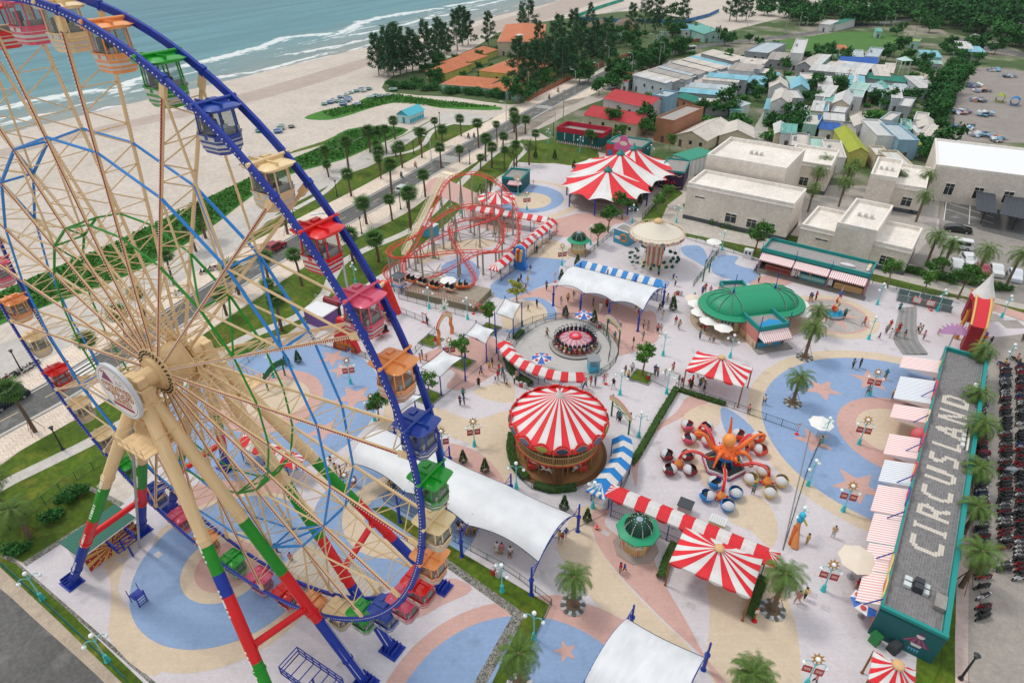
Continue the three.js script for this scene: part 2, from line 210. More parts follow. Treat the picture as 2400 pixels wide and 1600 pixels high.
// park side lawn, its path and the kerb band along the park fence
ground('park_lawn',flat(smooth(PX([-200,1330,-120,1190,0,1090,160,980,330,880,600,700,690,640,830,560,950,500,1030,440,1130,365,1210,325,1250,330,1330,320,1400,350,1380,395,1300,382,1235,388,1190,402,1130,440,1050,520,900,640,760,720,690,770,560,860,380,1000,260,1085,110,1210,0,1300,-60,1370]),3)),3,GRASS);
for(const[l,w]of[[[-100,1210,0,1140,110,1085,220,1030,380,930,560,800,700,740,760,690,778,650,800,618,845,590,960,540,1020,490,1060,450,1110,400,1180,345,1225,322],1.9],[[1215,335,1232,348,1205,380,1195,400],1.3]])ground('garden_path',strip(PX(l),-w/ 2,w/ 2),5,PATHL);
ground('park_lawn',flat(PX([-60,1370,0,1300,110,1205,250,1085,330,1040,225,1140,275,1182,52,1318,12,1298])),4,GRASS);
// lower left lane, its verge and the slope of grass
ground('service_lane',flat(PX([-400,1240,-60,1322,20,1358,330,1640,380,1720,-500,1720])),5,ASPH);
ground('lane_shoulder',strip(PX([-200,1250,0,1348,110,1440,300,1612,360,1690]),-1.2,0.9),6,stain(0xc2b09c));
ground('lane_verge',flat(PX([-30,1290,12,1300,52,1328,372,1606,470,1700,400,1700,285,1600,130,1450,0,1330,-40,1310])),7,GRASS);
ground('beach_greenery',flat(smooth(PX([-100,735,0,682,250,575,450,480,574,420,669,377,753,342,814,303,900,295,957,304,870,345,800,375,676,410,600,452,470,550,300,645,100,720,-100,795]),3)),4,M(0x3f7a26,1,{map:mottle}));
ground('boat_green',flat(smooth(TT(1,0,[440,1085,630,1010,900,960,1000,900,1130,870,1300,868,1700,925,2250,985,2250,1008,1700,992,1540,958,1260,945,1000,1010,850,1060,660,1102]),3)),4,M(0x48832a,1,{map:mottle}));
ground('sand_track',strip(TT(1,0,[1100,850,1350,870,1700,910,2150,950,2352,985]),-1.3,1.3),5,stain(0xd9cdbd));
ground('resort_garden',flat(smooth(TT(1,0,[1200,850,1250,700,1500,640,1700,560,2000,440,2352,250,3000,150,3500,100,4200,260,3300,560,2900,800,2600,900,2352,960,1800,890]),3)),4,M(0x53663a,1,{map:mottle}));
ground('dune_green',flat(smooth(TT(2,0,[950,160,1050,110,1130,105,1150,140,1050,170]),3)),3,M(0x7d9a4c,1,{map:mottle}));
ground('beach_track',strip(TT(2,0,[820,160,930,110,1040,75,1200,60]),-2.5,2.5),3,stain(0xb8b2ae));
// ---- the park's paved floor
const plaza=ground('plaza_paving',flat(PX([52,1328,275,1190,395,1075,600,900,700,780,880,650,930,620,1060,520,1160,430,1215,380,1300,385,1480,400,1565,420,1480,520,1640,560,1900,600,2200,690,2420,760,2520,1000,2280,860,2250,1700,440,1700])),8,GREY);
let pavI=0;const pav=(n,pts,l,m)=>ground(n+"_paving",flat(pts),l+(pavI++%4)*0.24,m,plaza);
const cp=(n,x,z,r,l,m)=>pav(n,circlePts(x,z,r),l,m);
pav('disc_yard',circlePts(7.6,-79.5,8.4),13,pave(0xd2cfcc));
for(const l of[[1300,1262,1420,1205],[1302,1374,1330,1330],[1000,960,1200,800],[1483,870,1575,915],[1900,1010,1835,1290]])pav('drain',[[0.06],[-0.06]].flatMap(([o],k)=>{const a=G(l[0],l[1]),b=G(l[2],l[3]),t=b.clone().sub(a).normalize(),n=V3(-t.z*o,0,t.x*o);return k?[b.add(n),a.add(n)]:[a.add(n),b.add(n)];}),15,stain(0x8d8a8a));
for(const[x,y]of[[1905,1395],[1935,1425],[1985,1395],[370,1300],[285,1312],[800,1560],[1420,1250],[1090,1040],[1240,640],[1880,1420],[1620,1420]]){const c=G(x,y),q=(a,b)=>V3(a,0,b).applyAxisAngle(_up,PR).add(c);pav('inspection_cover',[q(-0.42,-0.3),q(0.42,-0.3),q(0.42,0.3),q(-0.42,0.3)],16,stain(0xcfc8cb));}
// around the big wheel
cp('yellow',-29.2,-40.6,10.5,10,YEL);pav('grey',smooth(TT(0,3,[1480,120,1280,240,1180,400,1090,650,1100,760,1180,880,1260,900,1400,300]),4),11,GREY);
cp('blue',-29.25,-41.4,9.16,12,BLUE);cp('yellow',-29.45,-41.15,4.32,13,YEL);cp('pink',-29.35,-41.16,3.1,14,PINK);
pav('yellow',smooth(TT(0,3,[960,470,1010,640,1015,900,1000,1150,1420,1510,1500,1420,1300,1150,1150,900,1110,760,1100,640,1180,400,1290,190,1180,180]),4),10,YEL);
cp('blue',-12.9,-47.8,9.4,10,BLUE);cp('yellow',-12.9,-47.8,6.0,11,YEL);cp('blue',-12.9,-47.8,3.6,12,BLUE);
pav('pink',smooth(TT(1,3,[1700,640,1830,612,1990,710,1700,860,1500,970,1300,980,1200,900,1450,800]),3),11,PINK);
cp('pink',0.46,-24.12,12.7,10,PINK);cp('blue',0.46,-24.12,11.12,11,BLUE);cp('yellow',1.8,-24.3,4.4,12,YEL);
pav('pink',smooth(TT(1,2,[-900,1500,-500,1300,250,1250,400,1500,300,1780,-300,1800]),3),9,PINK);
pav('star',starPts(4.5,-31.7,1.12,-0.55),13,PINK);
// ring beyond the wheel with its stars
cp('blue',-32.4,-67.2,14.3,10,BLUE);cp('pink',-33,-67.9,6.87,11,PINK);cp('yellow',-32.2,-68.1,4.2,12,YEL);
for(const[x,z,r,t]of[[-21.8,-68.3,2.9,0.3],[-26.9,-77.7,2.3,0.1],[-24.8,-74.6,2.1,0.5],[-24.4,-61.5,2.4,0.2],[-29.6,-57.4,2,0.9]])pav('star',starPts(x,z,r,t),13,PINK);
pav('yellow',smooth(TT(1,2,[1110,330,1180,500,1120,800,900,1000,700,1160,560,1200,600,1300,900,1150,1200,950,1500,860,1550,700,1300,600,1200,420]),3),9,YEL);
// middle of the park
pav('yellow',smooth(TT(1,2,[1600,600,1750,640,1990,720,2352,640,2500,860,2400,1150,2300,1350,2100,1060,1900,920,1680,840,1560,760]),4),9,YEL);
pav('pink',smooth(TT(1,2,[1690,940,1900,960,2100,1060,2280,1300,2200,1300,1900,1140,1700,1050]),4),10,PINK);
pav('pink',smooth(TT(1,2,[1500,150,1780,30,2100,-60,2300,60,2352,180,2150,330,1900,450,1750,420,1830,280]),4),9,PINK);
pav('yellow',smooth(TT(1,2,[1980,450,2150,400,2352,380,2352,560,2150,540]),4),9,YEL);
pav('pink',smooth(TT(2,1,[0,1190,280,1070,420,1050,1200,1290,1290,1290,1335,1390,1330,1568,900,1700,800,1440,600,1350,330,1380,410,1330,380,1220,250,1170,100,1180]),4),10,PINK);
pav('blue',smooth(TT(2,1,[90,1180,250,1165,360,1225,415,1330,340,1390,200,1430,0,1500,-60,1470,150,1410,300,1360,325,1300,260,1220]),4),11,BLUE);
pav('yellow',smooth(TT(2,1,[-60,1250,130,1195,250,1215,325,1300,300,1370,150,1410,-60,1460]),4),11,YEL);
pav('pink',smooth(TT(2,1,[170,470,420,440,640,390,900,420,1080,420,1040,470,930,500,850,600,720,660,500,610,350,600,380,540]),4),10,PINK);
pav('yellow',smooth(TT(2,1,[330,620,480,680,540,720,520,810,300,800,170,790,180,700]),4),11,YEL);
pav('blue',smooth(TT(2,1,[130,800,300,800,500,830,440,880,420,1010,280,1060,60,1150,-100,1180,-200,1060,40,900]),4),10,BLUE);
cp('yellow',3.9,-140.3,12.4,9,YEL);cp('grey',3.6,-140.6,10.9,10,GREY);cp('blue',3.6,-140.8,8.8,11,BLUE);cp('yellow',4.45,-139.4,4.96,12,YEL);
pav('pink',smooth(TT(2,1,[-700,60,-400,170,-100,330,60,430,0,560,-300,520,-500,300,-800,180]),3),9,PINK);
pav('blue',smooth(TT(1,1,[1700,880,1900,800,2050,900,2000,1040,1800,1000]),3),10,BLUE);
pav('yellow',smooth(TT(1,1,[1480,760,1900,640,2200,640,2150,700,1900,740,1700,800,1480,860]),3),9,YEL);
pav('blue',smooth(TT(2,1,[1560,700,1720,690,1800,800,1810,900,1700,840,1580,770]),3),11,BLUE);
pav('blue',smooth(TT(2,1,[1840,930,1900,780,2080,790,2050,860,2280,930,2200,1040,2000,1000]),3),10,BLUE);
pav('pink',smooth(TT(2,1,[2180,1060,2352,960,2600,1010,2500,1060,2300,1110]),3),11,PINK);
// octopus yard
pav('pink',smooth(TT(2,2,[1100,1100,1200,960,1330,780,1500,660,1640,500,1800,560,1560,700,1330,830,1180,1060,1140,1340]),4),10,PINK);
pav('yellow',smooth(TT(2,2,[1550,720,1800,570,1930,600,1900,760,1750,900,1700,1050,1860,1280,1800,1350,1640,1100]),4),11,YEL);
pav('blue',smooth(TT(2,2,[1930,600,2200,780,2250,920,2150,1000,1990,880]),4),11,BLUE);
pav('yellow',smooth(TT(2,3,[1990,70,2200,180,2380,330,2440,100,2300,-120,2100,-150]),4),10,YEL);
// star terrace on the right
cp('yellow',48.95,-59.45,18.7,10,YEL);cp('blue',48.95,-59.45,16.75,11,BLUE);cp('pink',49,-59.3,7.63,12,PINK);cp('yellow',48.6,-59.8,4.8,13,YEL);
for(const[x,z,r,t]of[[42.8,-68.8,2.65,0.5],[50.4,-70.7,2.75,1.2],[39.5,-51,3,0.65],[37.6,-58.6,2.5,0.85]])pav('star',starPts(x,z,r,t),14,PINK);
// bottom: swoops towards the picture's edge
pav('yellow',smooth(TT(2,3,[830,-40,740,180,780,280,880,450,1100,720,1400,1020,1620,1230,1700,1400,1500,1500,1200,1200,1050,1000,820,890,640,660,560,560,410,330,480,200,600,-40]),4),10,YEL);
pav('pink',smooth(TT(2,3,[740,0,780,280,960,540,1330,930,1560,1150,1750,1330,1900,1600,1980,1600,1780,1330,1600,1000,1420,690,1300,420,1300,300,1000,230,850,100,900,-20]),4),11,PINK);
pav('pink',smooth(TT(2,3,[200,790,330,765,480,770,640,830,820,890,960,960,1100,1040,1000,1160,850,1050,700,975,520,920,340,908,200,930]),4),12,PINK);
pav('yellow',smooth(TT(2,3,[1800,640,1820,900,1800,1200,1770,1320,1950,1700,2620,1900,2650,1350,2600,1000,2500,700,2380,400,2200,420,2000,500]),4),10,YEL);
// compass rose round the fountain
cp('yellow',52.4,-88,6.9,9,YEL);cp('pink',52.4,-88,5.5,12,PINK);cp('grey',52.4,-88,5.0,13,stain(0xb9b2ad));
pav('compass_star',starPts(52.4,-88,4.6,0.2,0.3),15,PINK);pav('compass_star',starPts(52.4,-88,4.6,0.2+Math.PI/ 5,0.3),14,stain(0x99948f));
// outer forecourt by the gate
pav('terracotta',PX([2262,690,2420,740,2420,760,2290,712]),10,PINK);pav('terracotta',PX([2300,800,2330,800,2300,860,2420,900,2420,880,2340,840]),10,PINK);
for(const[x,y]of[[2325,745],[2372,760],[2330,800]]){const c=G(x,y);pav('slate',[V3(c.x-1.6,0,c.z-1.2),V3(c.x+1.6,0,c.z-1.2),V3(c.x+1.6,0,c.z+1.2),V3(c.x-1.6,0,c.z+1.2)],10,stain(0xa9a39d));}
// gravel bands and lawn strips round the wheel's floor
const gravelTex=rep(tex(512,(x,y)=>{const a=fbm(x*50,y*50,50,3),b=fbm(x*120,y*120,120,2),v=120+120*(a-0.5)+120*(b-0.5);return[v,v*0.98,v*0.93];}),6);
const GRAVEL=M(0xffffff,1,{map:gravelTex});
ground('gravel_band',flat(PX([52,1328,372,1606,430,1660,400,1660,355,1606,36,1322,0,1305,12,1298])),10,GRAVEL);
ground('gravel_band',flat(PX([52,1318,270,1182,205,1148,215,1140,292,1180,60,1328])),10,GRAVEL);
ground('gravel_band',flat(PX([870,1216,895,1210,1045,1308,1205,1420,1232,1440,1215,1470,1130,1620,1095,1660,1105,1610,1200,1444,1190,1434,1040,1326])),12,GRAVEL);
ground('lawn_strip',flat(PX([870,1192,905,1186,1060,1282,1288,1418,1255,1490,1185,1660,1125,1660,1215,1470,1232,1440,1205,1420,1045,1308,895,1208])),13,GRASS);
ground('lawn_strip',flat(PX([2240,1500,2150,1530,2138,1700,2236,1700,2236,1500])),13,GRASS);
// strip east of the long shop: verge, pavement and bike park
ground('bike_park',flat(PX([2268,800,2262,1000,2266,1200,2270,1600,2275,1760,3000,1760,3000,900,2420,780])),20,stain(0xa8a098));
ground('bike_pavement',flat(PX([2253,850,2270,850,2272,1200,2268,1700,2234,1700,2246,1200])),21,stain(0xd9bfb6));
ground('shop_verge',flat(PX([2250,850,2256,850,2248,1200,2238,1500,2240,1700,2205,1700,2208,1490,2236,1200])),22,GRASS);
// beige buildings' grounds and car park
ground('villa_lawn',flat(PX([1575,430,1500,520,1545,545,1640,560,1790,610,2030,655,2180,690,2260,700,2420,740,2420,690,2280,650,2120,620,1900,560,1740,530,1640,490])),10,GRASS);
ground('villa_walk',flat(PX([1640,425,1565,480,1548,520,1600,545,1770,580,2040,640,2240,690,2420,730,2420,712,2240,668,2040,615,1830,566,1690,535,1610,505,1600,480,1660,430])),11,stain(0xc9c0b6));
ground('villa_court',flat(PX([1790,430,2180,440,2210,430,2190,560,2130,620,1880,560,1880,480])),9,stain(0xb7b0a8));
ground('car_park',flat(PX([2215,400,2600,440,2600,760,2300,690,2130,615,2200,540])),12,stain(0x9a938c));
ground('car_bays',flat(PX([2215,420,2280,440,2560,560,2560,590,2400,565,2213,518])),13,ASPH);
for(const[x,y,a,b]of[[2222,452,2330,486],[2221,462,2330,497],[2219,475,2330,510],[2217,490,2330,524],[2214,517,2290,535],[2220,463,2213,517],[2277,442,2272,526],[2250,437,2251,450]])ground('bay_line',strip([G(x,y),G(a,b)],-0.08,0.08),14,M(0xe0ddd6,0.8),scene.getObjectByName('car_bays'));
// ---------------------------------------------------------------- the big wheel
const CREAM=M(0xf0cf9c,0.5,{map:fade}),CREAMD=M(0xe9c893,0.5),WBLUE=M(0x0632a2,0.55,{map:fade}),SKYB=M(0x1f86d6,0.45),WGREEN=M(0x0f9214,0.45,{map:fade}),WRED=M(0xe40f18,0.4,{map:fade}),BULBW=M(0xf1efe6,0.4),BULBR=M(0xa3141c,0.5),STEEL=M(0xa9adb0,0.5,{metalness:0.4}),DARK=M(0x1d1f22,0.7),GLASS=M(0xdfe6e6,0.08,{transmission:0.92,thickness:0,ior:1.3,metalness:0});
const HUBY=27.1,WR=24.5,WZ=1.08,wheelPos=V3(-25.7,0,-38.9),WT=-31.47*DEG;
const wheel=thing('ferris_wheel','giant ferris wheel with blue rims, cream lattice spokes and striped legs','ferris wheel',wheelPos,WT);
const wp=(r,a,z)=>V3(r*Math.cos(a),HUBY+r*Math.sin(a),z);
const spokeA=k=>(7.6+18*k)*DEG;
{
const arcBox=(a0,a1,r,z,w,h,n=8)=>{const pts=(q,zz)=>Array.from({length:n+1},(_,i)=>wp(q,a0+(a1-a0)*i/ n,zz));const A=pts(r-h/ 2,z-w/ 2),B=pts(r+h/ 2,z-w/ 2),C=pts(r+h/ 2,z+w/ 2),D=pts(r-h/ 2,z+w/ 2),vs=[];for(const[P,Q]of[[A,B],[B,C],[C,D],[D,A]])for(let i=0;i<n;i++)vs.push(P[i],Q[i],Q[i+1],P[i],Q[i+1],P[i+1]);vs.push(A[0],D[0],C[0],A[0],C[0],B[0],A[n],B[n],C[n],A[n],C[n],D[n]);return tri(vs);};
for(const s of[1,-1]){
const rim=new THREE.Group();rim.name='rim';wheel.add(rim);
for(let k=0;k<20;k++)part('rim_segment',[arcBox(spokeA(k)+0.002,spokeA(k+1)-0.002,WR,s*WZ,0.18,0.4)],WBLUE,rim);
const bulbs=[];for(let i=0;i<520;i++){const g=ball(0.038,0,0,0,5,4);const p=wp(WR-0.06,i/ 520*Math.PI*2,s*(WZ+0.11));g.translate(p.x,p.y,p.z);bulbs.push(g);}
const b=part('bulb_row',bulbs,BULBW,rim);b.userData.kind='stuff';
for(let k=0;k<20;k++)part('rim_joint',[arcBox(spokeA(k)-0.006,spokeA(k)+0.006,WR,s*WZ,0.24,0.5,1)],WBLUE,rim);
}
const radial=k=>{const a=spokeA(k);return V3(Math.cos(a),Math.sin(a),0);},tang=k=>{const a=spokeA(k);return V3(-Math.sin(a),Math.cos(a),0);};
for(let k=0;k<20;k++){
const sp=new THREE.Group();sp.name='spoke';wheel.add(sp);const a=spokeA(k),tg=tang(k),lat=[];
for(const s of[1,-1]){
part('spoke_beam',[beam(wp(1.5,a,s*WZ),wp(WR-0.2,a,s*WZ),0.13,0.18,V3(0,0,1))],CREAM,sp);
const st=part('bulb_strip',[beam(wp(2,a,s*(WZ+0.08)),wp(WR-0.6,a,s*(WZ+0.08)),0.03,0.09,V3(0,0,1))],BULBR,sp);
const bb=[];for(let r=2.2;r<WR-0.7;r+=0.2){const p=wp(r,a,s*(WZ+0.14));bb.push(box(0.05,0.05,0.05,p.x,p.y,p.z));}part('strip_bulb',bb,BULBW,sp).userData.kind='stuff';
part('end_plate',[beam(wp(WR-1,a,s*WZ),wp(WR-0.15,a,s*WZ),0.2,0.36,V3(0,0,1))],CREAMD,sp);
}
const N=8,r0=3.4,r1=WR-1.4;for(let i=0;i<=N;i++){const ra=r0+(r1-r0)*i/ N,rb=r0+(r1-r0)*(i+1)/ N;lat.push(rod(wp(ra,a,WZ),wp(ra,a,-WZ),0.036,5));if(i<N){const q=i%2?1:-1;lat.push(rod(wp(ra,a,q*WZ),wp((ra+rb)/ 2,a,-q*WZ),0.042,5),rod(wp((ra+rb)/ 2,a,-q*WZ),wp(rb,a,q*WZ),0.042,5));}}
part('lattice_bar',lat,CREAM,sp);
const strong=k%5===1||k%5===2;
for(const[r,m,w]of[[17,SKYB,0.085],[11.4,WGREEN,0.075]]){
for(const s of[1,-1])part(r>15?'blue_tie':'green_tie',[rod(wp(r,a,s*WZ),wp(r,spokeA(k+1),s*WZ),strong?w*1.3:w,6)],m,wheel);
if(strong){part('blue_brace',[rod(wp(r,a,WZ),wp(r,a,-WZ),w,6),rod(wp(r,a,WZ),wp(r,spokeA(k+1),-WZ),w,6)],m,wheel);for(const s of[1,-1])part('stay_bar',[rod(wp(r>15?WR-0.8:17,spokeA(k%5===2?k+1:k),s*WZ),wp(r,spokeA(k%5===2?k:k+1),s*WZ),0.08,6)],CREAM,wheel);}
}
}
// inner fan of thin stays between the spokes near the hub
for(let k=0;k<20;k++){const g=[];for(const s of[1,-1])g.push(rod(wp(1.7,spokeA(k)+0.16,s*WZ*0.9),wp(7.6,spokeA(k)+0.0,-s*WZ),0.03,5),rod(wp(6.2,spokeA(k),s*WZ),wp(6.2,spokeA(k+1),s*WZ),0.03,5));part('hub_stay',g,CREAM,wheel);}
const rotZ=g=>{g.rotateX(Math.PI/ 2);g.translate(0,HUBY,0);return g;};
const hub=part('hub',[rotZ(cyl(0.72,0.72,6.2,0,0,0,28)),rotZ(cyl(1.5,1.5,1.9,0,0,0,28))],CREAM,wheel);
for(const s of[1,-1]){part('hub_flange',[rotZ(cyl(2.0,2.0,0.14,0,s*1.16,0,40)),rotZ(cyl(1.2,1.2,0.4,0,s*1.35,0,28))],CREAM,hub);const b=[];for(let i=0;i<30;i++)for(const q of[1.55,1.78])b.push(rotZ(cyl(0.07,0.07,0.1,q*Math.cos(i*0.2094),s*1.27,q*Math.sin(i*0.2094),6)));part('flange_bolt',b,DARK,hub).userData.kind='stuff';}
// legs: four on each side of the wheel, banded in paint
const bands={A:[[0,'c'],[0.4,'g'],[0.585,'r'],[0.74,'b']],C:[[0,'c'],[0.38,'g'],[0.455,'b'],[0.515,'r'],[0.7,'g'],[0.85,'b']],D:[[0,'c'],[0.39,'g'],[0.575,'r'],[0.75,'b']]},MC={c:CREAM,g:WGREEN,r:WRED,b:WBLUE};
const mid={};
for(const s of[1,-1])for(const sx of[-1,1])for(const outer of[1,0]){
const top=V3(sx*0.55,HUBY-1.3,s*(outer?3.0:2.5)),foot=V3(sx*16,0.05,s*(outer?9.2:1.75)),P=f=>top.clone().lerp(foot,f);
const leg=new THREE.Group();leg.name='leg';wheel.add(leg);const bd=bands[sx<0?'A':outer&&s>0?'C':'D'],rad=f=>0.5-0.08*f;
bd.forEach(([f,c],i)=>{const e=i+1<bd.length?bd[i+1][0]:1;part({c:'cream_band',g:'green_band',r:'red_band',b:'blue_band'}[c],[rod(P(f),P(e),rad(f),20,rad(e))],MC[c],leg);});
for(const f of[0.36,0.72,0.9])part('flange_ring',[rod(P(f),P(f+0.006),rad(f)+0.07,20)],MC[bd.filter(q=>q[0]<=f).pop()[1]],leg);
part('foot_plate',[box(1.9,0.14,1.6,foot.x,0.09,foot.z),...[-0.6,-0.2,0.2,0.6].map(q=>box(0.06,0.7,1.3,foot.x+q,0.45,foot.z))],WBLUE,leg);
const dir=foot.clone().sub(top).normalize(),out=V3(0,0,s).addScaledVector(dir,-V3(0,0,s).dot(dir)).normalize(),side=V3(sx,0,0).addScaledVector(dir,-V3(sx,0,0).dot(dir)).normalize();out.multiplyScalar(s).addScaledVector(side,-0.4*(sx>0?1:-0.2)).normalize();
if(outer||sx<0){for(const f of[0.38,0.53,0.7,0.88])for(const[o,l]of[[-0.035,0.15],[-0.021,0.15],[0,0.7],[0.021,0.15],[0.035,0.15]]){const c=P(f+o).addScaledVector(V3(0,0,s).addScaledVector(dir,-V3(0,0,s).dot(dir)).normalize(),rad(f)-0.02);part('white_dash',[beam(c.clone().addScaledVector(dir,-l/ 2),c.clone().addScaledVector(dir,l/ 2),0.1,0.22,V3(0,0,s))],BULBW,leg);}}
mid[[s,sx,outer]]=P(outer&&sx>0?0.66:0.7);mid[[s,sx,outer,'l']]=[P,rad];
if(!outer&&sx>0){// ladder up the inner leg
const lad=[];const off=V3(0,0.5,0);for(const q of[-0.25,0.25])lad.push(rod(P(0.78).add(off).add(V3(0,0.12,q)),P(0.99).add(off).add(V3(0,0.12,q)),0.035,5));for(let f=0.785;f<0.99;f+=0.009)lad.push(rod(P(f).add(off).add(V3(0,0.12,-0.25)),P(f).add(off).add(V3(0,0.12,0.25)),0.025,4));part('ladder',lad,M(0xcfd2d6,0.5),leg);
}
}
for(const s of[1,-1])for(const sx of[-1,1]){const a=mid[[s,sx,1]],b=mid[[s,sx,0]],q=V3(0,0.4,0);part('cross_brace',[rod(a,b,0.3,14),rod(a.clone().lerp(b,0.06),a.clone().lerp(b,0.08),0.42,14),rod(a.clone().lerp(b,0.9),a.clone().lerp(b,0.92),0.42,14)],WRED,wheel);}
for(const s of[1,-1]){
part('bearing_block',[rbox(2.2,1.3,1.0,0.12,0,HUBY-0.85,s*2.75),rbox(1.7,0.8,0.8,0.1,0,HUBY+0.2,s*2.75),box(2.6,0.12,1.7,0,HUBY-1.5,s*2.8)],CREAM,wheel);
part('drive_motor',[rbox(0.5,0.6,0.9,0.08,-1.1,HUBY-0.3,s*3.2)],DARK,wheel);
const rail=[],py=HUBY-4.4,pz=s*3.1,px0=2.1;part('service_platform',[box(3.4,0.1,2.8,px0-1.4,py,pz+s*0.8)],CREAM,wheel);
for(const h of[0.5,1])for(const[a,b]of[[[-1,2.2],[2.4,2.2]],[[2.4,2.2],[2.4,-0.6]],[[-1,2.2],[-1,-0.6]]])rail.push(rod(V3(a[0],py+h,s*(3.1+a[1]*1)),V3(b[0],py+h,s*(3.1+b[1])),0.035,5));for(const q of[-1,-0.15,0.7,1.55,2.4])rail.push(rod(V3(q,py,s*5.3),V3(q,py+1,s*5.3),0.035,5));part('platform_rail',rail,CREAM,wheel);
}
// boarding cages at the feet
for(const[x,z]of[[-15.2,4.2],[13.2,4.6]]){const g=[];const w=x<0?1.5:2.6,y0=x<0?1.6:2.6;for(const h of[0,0.5,1])for(const q of[-1,1]){g.push(rod(V3(x-w,y0+h,z+q),V3(x+w,y0+h,z+q),0.05,5));g.push(rod(V3(x+q*w,y0+h,z-1),V3(x+q*w,y0+h,z+1),0.05,5));}for(let i=-3;i<=3;i++)for(const q of[-1,1])g.push(rod(V3(x+i*w/ 3,y0,z+q),V3(x+i*w/ 3,y0+1,z+q),0.045,5));for(let i=-3;i<=3;i++)g.push(rod(V3(x+i*w/ 3,y0,z-1),V3(x+i*w/ 3,y0,z+1),0.05,5));g.push(rod(V3(x,0,z),V3(x,y0,z),0.1,8),rod(V3(x+w,0,z),V3(x+w,y0,z),0.1,8));part('service_cage',g,WBLUE,wheel);}
{const g=[];for(const q of[-0.4,0.4])g.push(rod(V3(-7.6,0,7+q),V3(-7.3,2,7+q),0.06,6));for(let i=0;i<5;i++)g.push(rod(V3(-7.55+i*0.06,0.2+0.4*i,6.6),V3(-7.55+i*0.06,0.2+0.4*i,7.4),0.04,5));g.push(box(1,0.06,1,-8.1,1.2,7));for(const q of[[-8.6,6.5],[-8.6,7.5]])g.push(rod(V3(q[0],0.2,q[1]),V3(q[0],2,q[1]),0.04,5));part('step_frame',g,WBLUE,wheel);}
// round sign in front of the hub
const cv=document.createElement('canvas');cv.width=cv.height=512;const x=cv.getContext('2d');
x.fillStyle='#e9e6e4';x.fillRect(0,0,512,512);x.strokeStyle='#3a3f52';x.lineWidth=7;x.setLineDash([14,6]);x.beginPath();x.arc(256,256,236,0,7);x.stroke();x.setLineDash([]);
for(let i=0;i<8;i++){x.fillStyle=i%2?'#b8292b':'#33508f';x.beginPath();x.moveTo(170,60);x.lineTo(86+i*21,168);x.lineTo(107+i*21,168);x.fill();}x.fillStyle='#b8292b';x.beginPath();x.moveTo(170,60);x.lineTo(120,100);x.lineTo(100,80);x.fill();
x.strokeStyle='#7a5a66';x.lineWidth=4;for(const[a,b,r]of[[340,110,44],[385,130,26],[315,150,24]]){x.beginPath();x.arc(a,b,r,0,7);x.stroke();}x.beginPath();x.moveTo(270,170);x.quadraticCurveTo(330,120,420,180);x.stroke();
x.textAlign='center';x.lineJoin='round';x.font='bold 132px serif';x.strokeStyle='#8e1d20';x.lineWidth=20;x.strokeText('CIRCUS',256,292,420);x.fillStyle='#e6d3a8';x.fillText('CIRCUS',256,292,420);
x.font='bold 84px serif';x.strokeStyle='#8e1d20';x.lineWidth=14;x.strokeText('LAND',270,372,260);x.fillStyle='#e6d3a8';x.fillText('LAND',270,372,260);x.fillStyle='#a3272b';x.fillRect(110,392,292,34);
const ct=new THREE.CanvasTexture(cv);ct.colorSpace=THREE.SRGBColorSpace;
const face=new THREE.CircleGeometry(2.2,64);face.translate(0,HUBY+0.1,4.17);part('sign_disc',[rotZ(cyl(2.3,2.3,0.26,0,4.02,0,56)).translate(0,0.1,0)],M(0xc9ccd0,0.5),wheel,'round white sign with red lettering before the hub');
part('sign_face',[face],M(0xffffff,0.6,{map:ct}),wheel);part('sign_arm',[rod(V3(0,HUBY,3),V3(0,HUBY,4),0.25,10),rod(V3(0,HUBY-2.1,4),V3(0,HUBY-3.6,3.2),0.08,6)],CREAM,wheel);
part('mast_pole',[rod(V3(-14.2,0,3.2),V3(-1.2,HUBY-3,3.6),0.12,8)],STEEL,wheel);
}
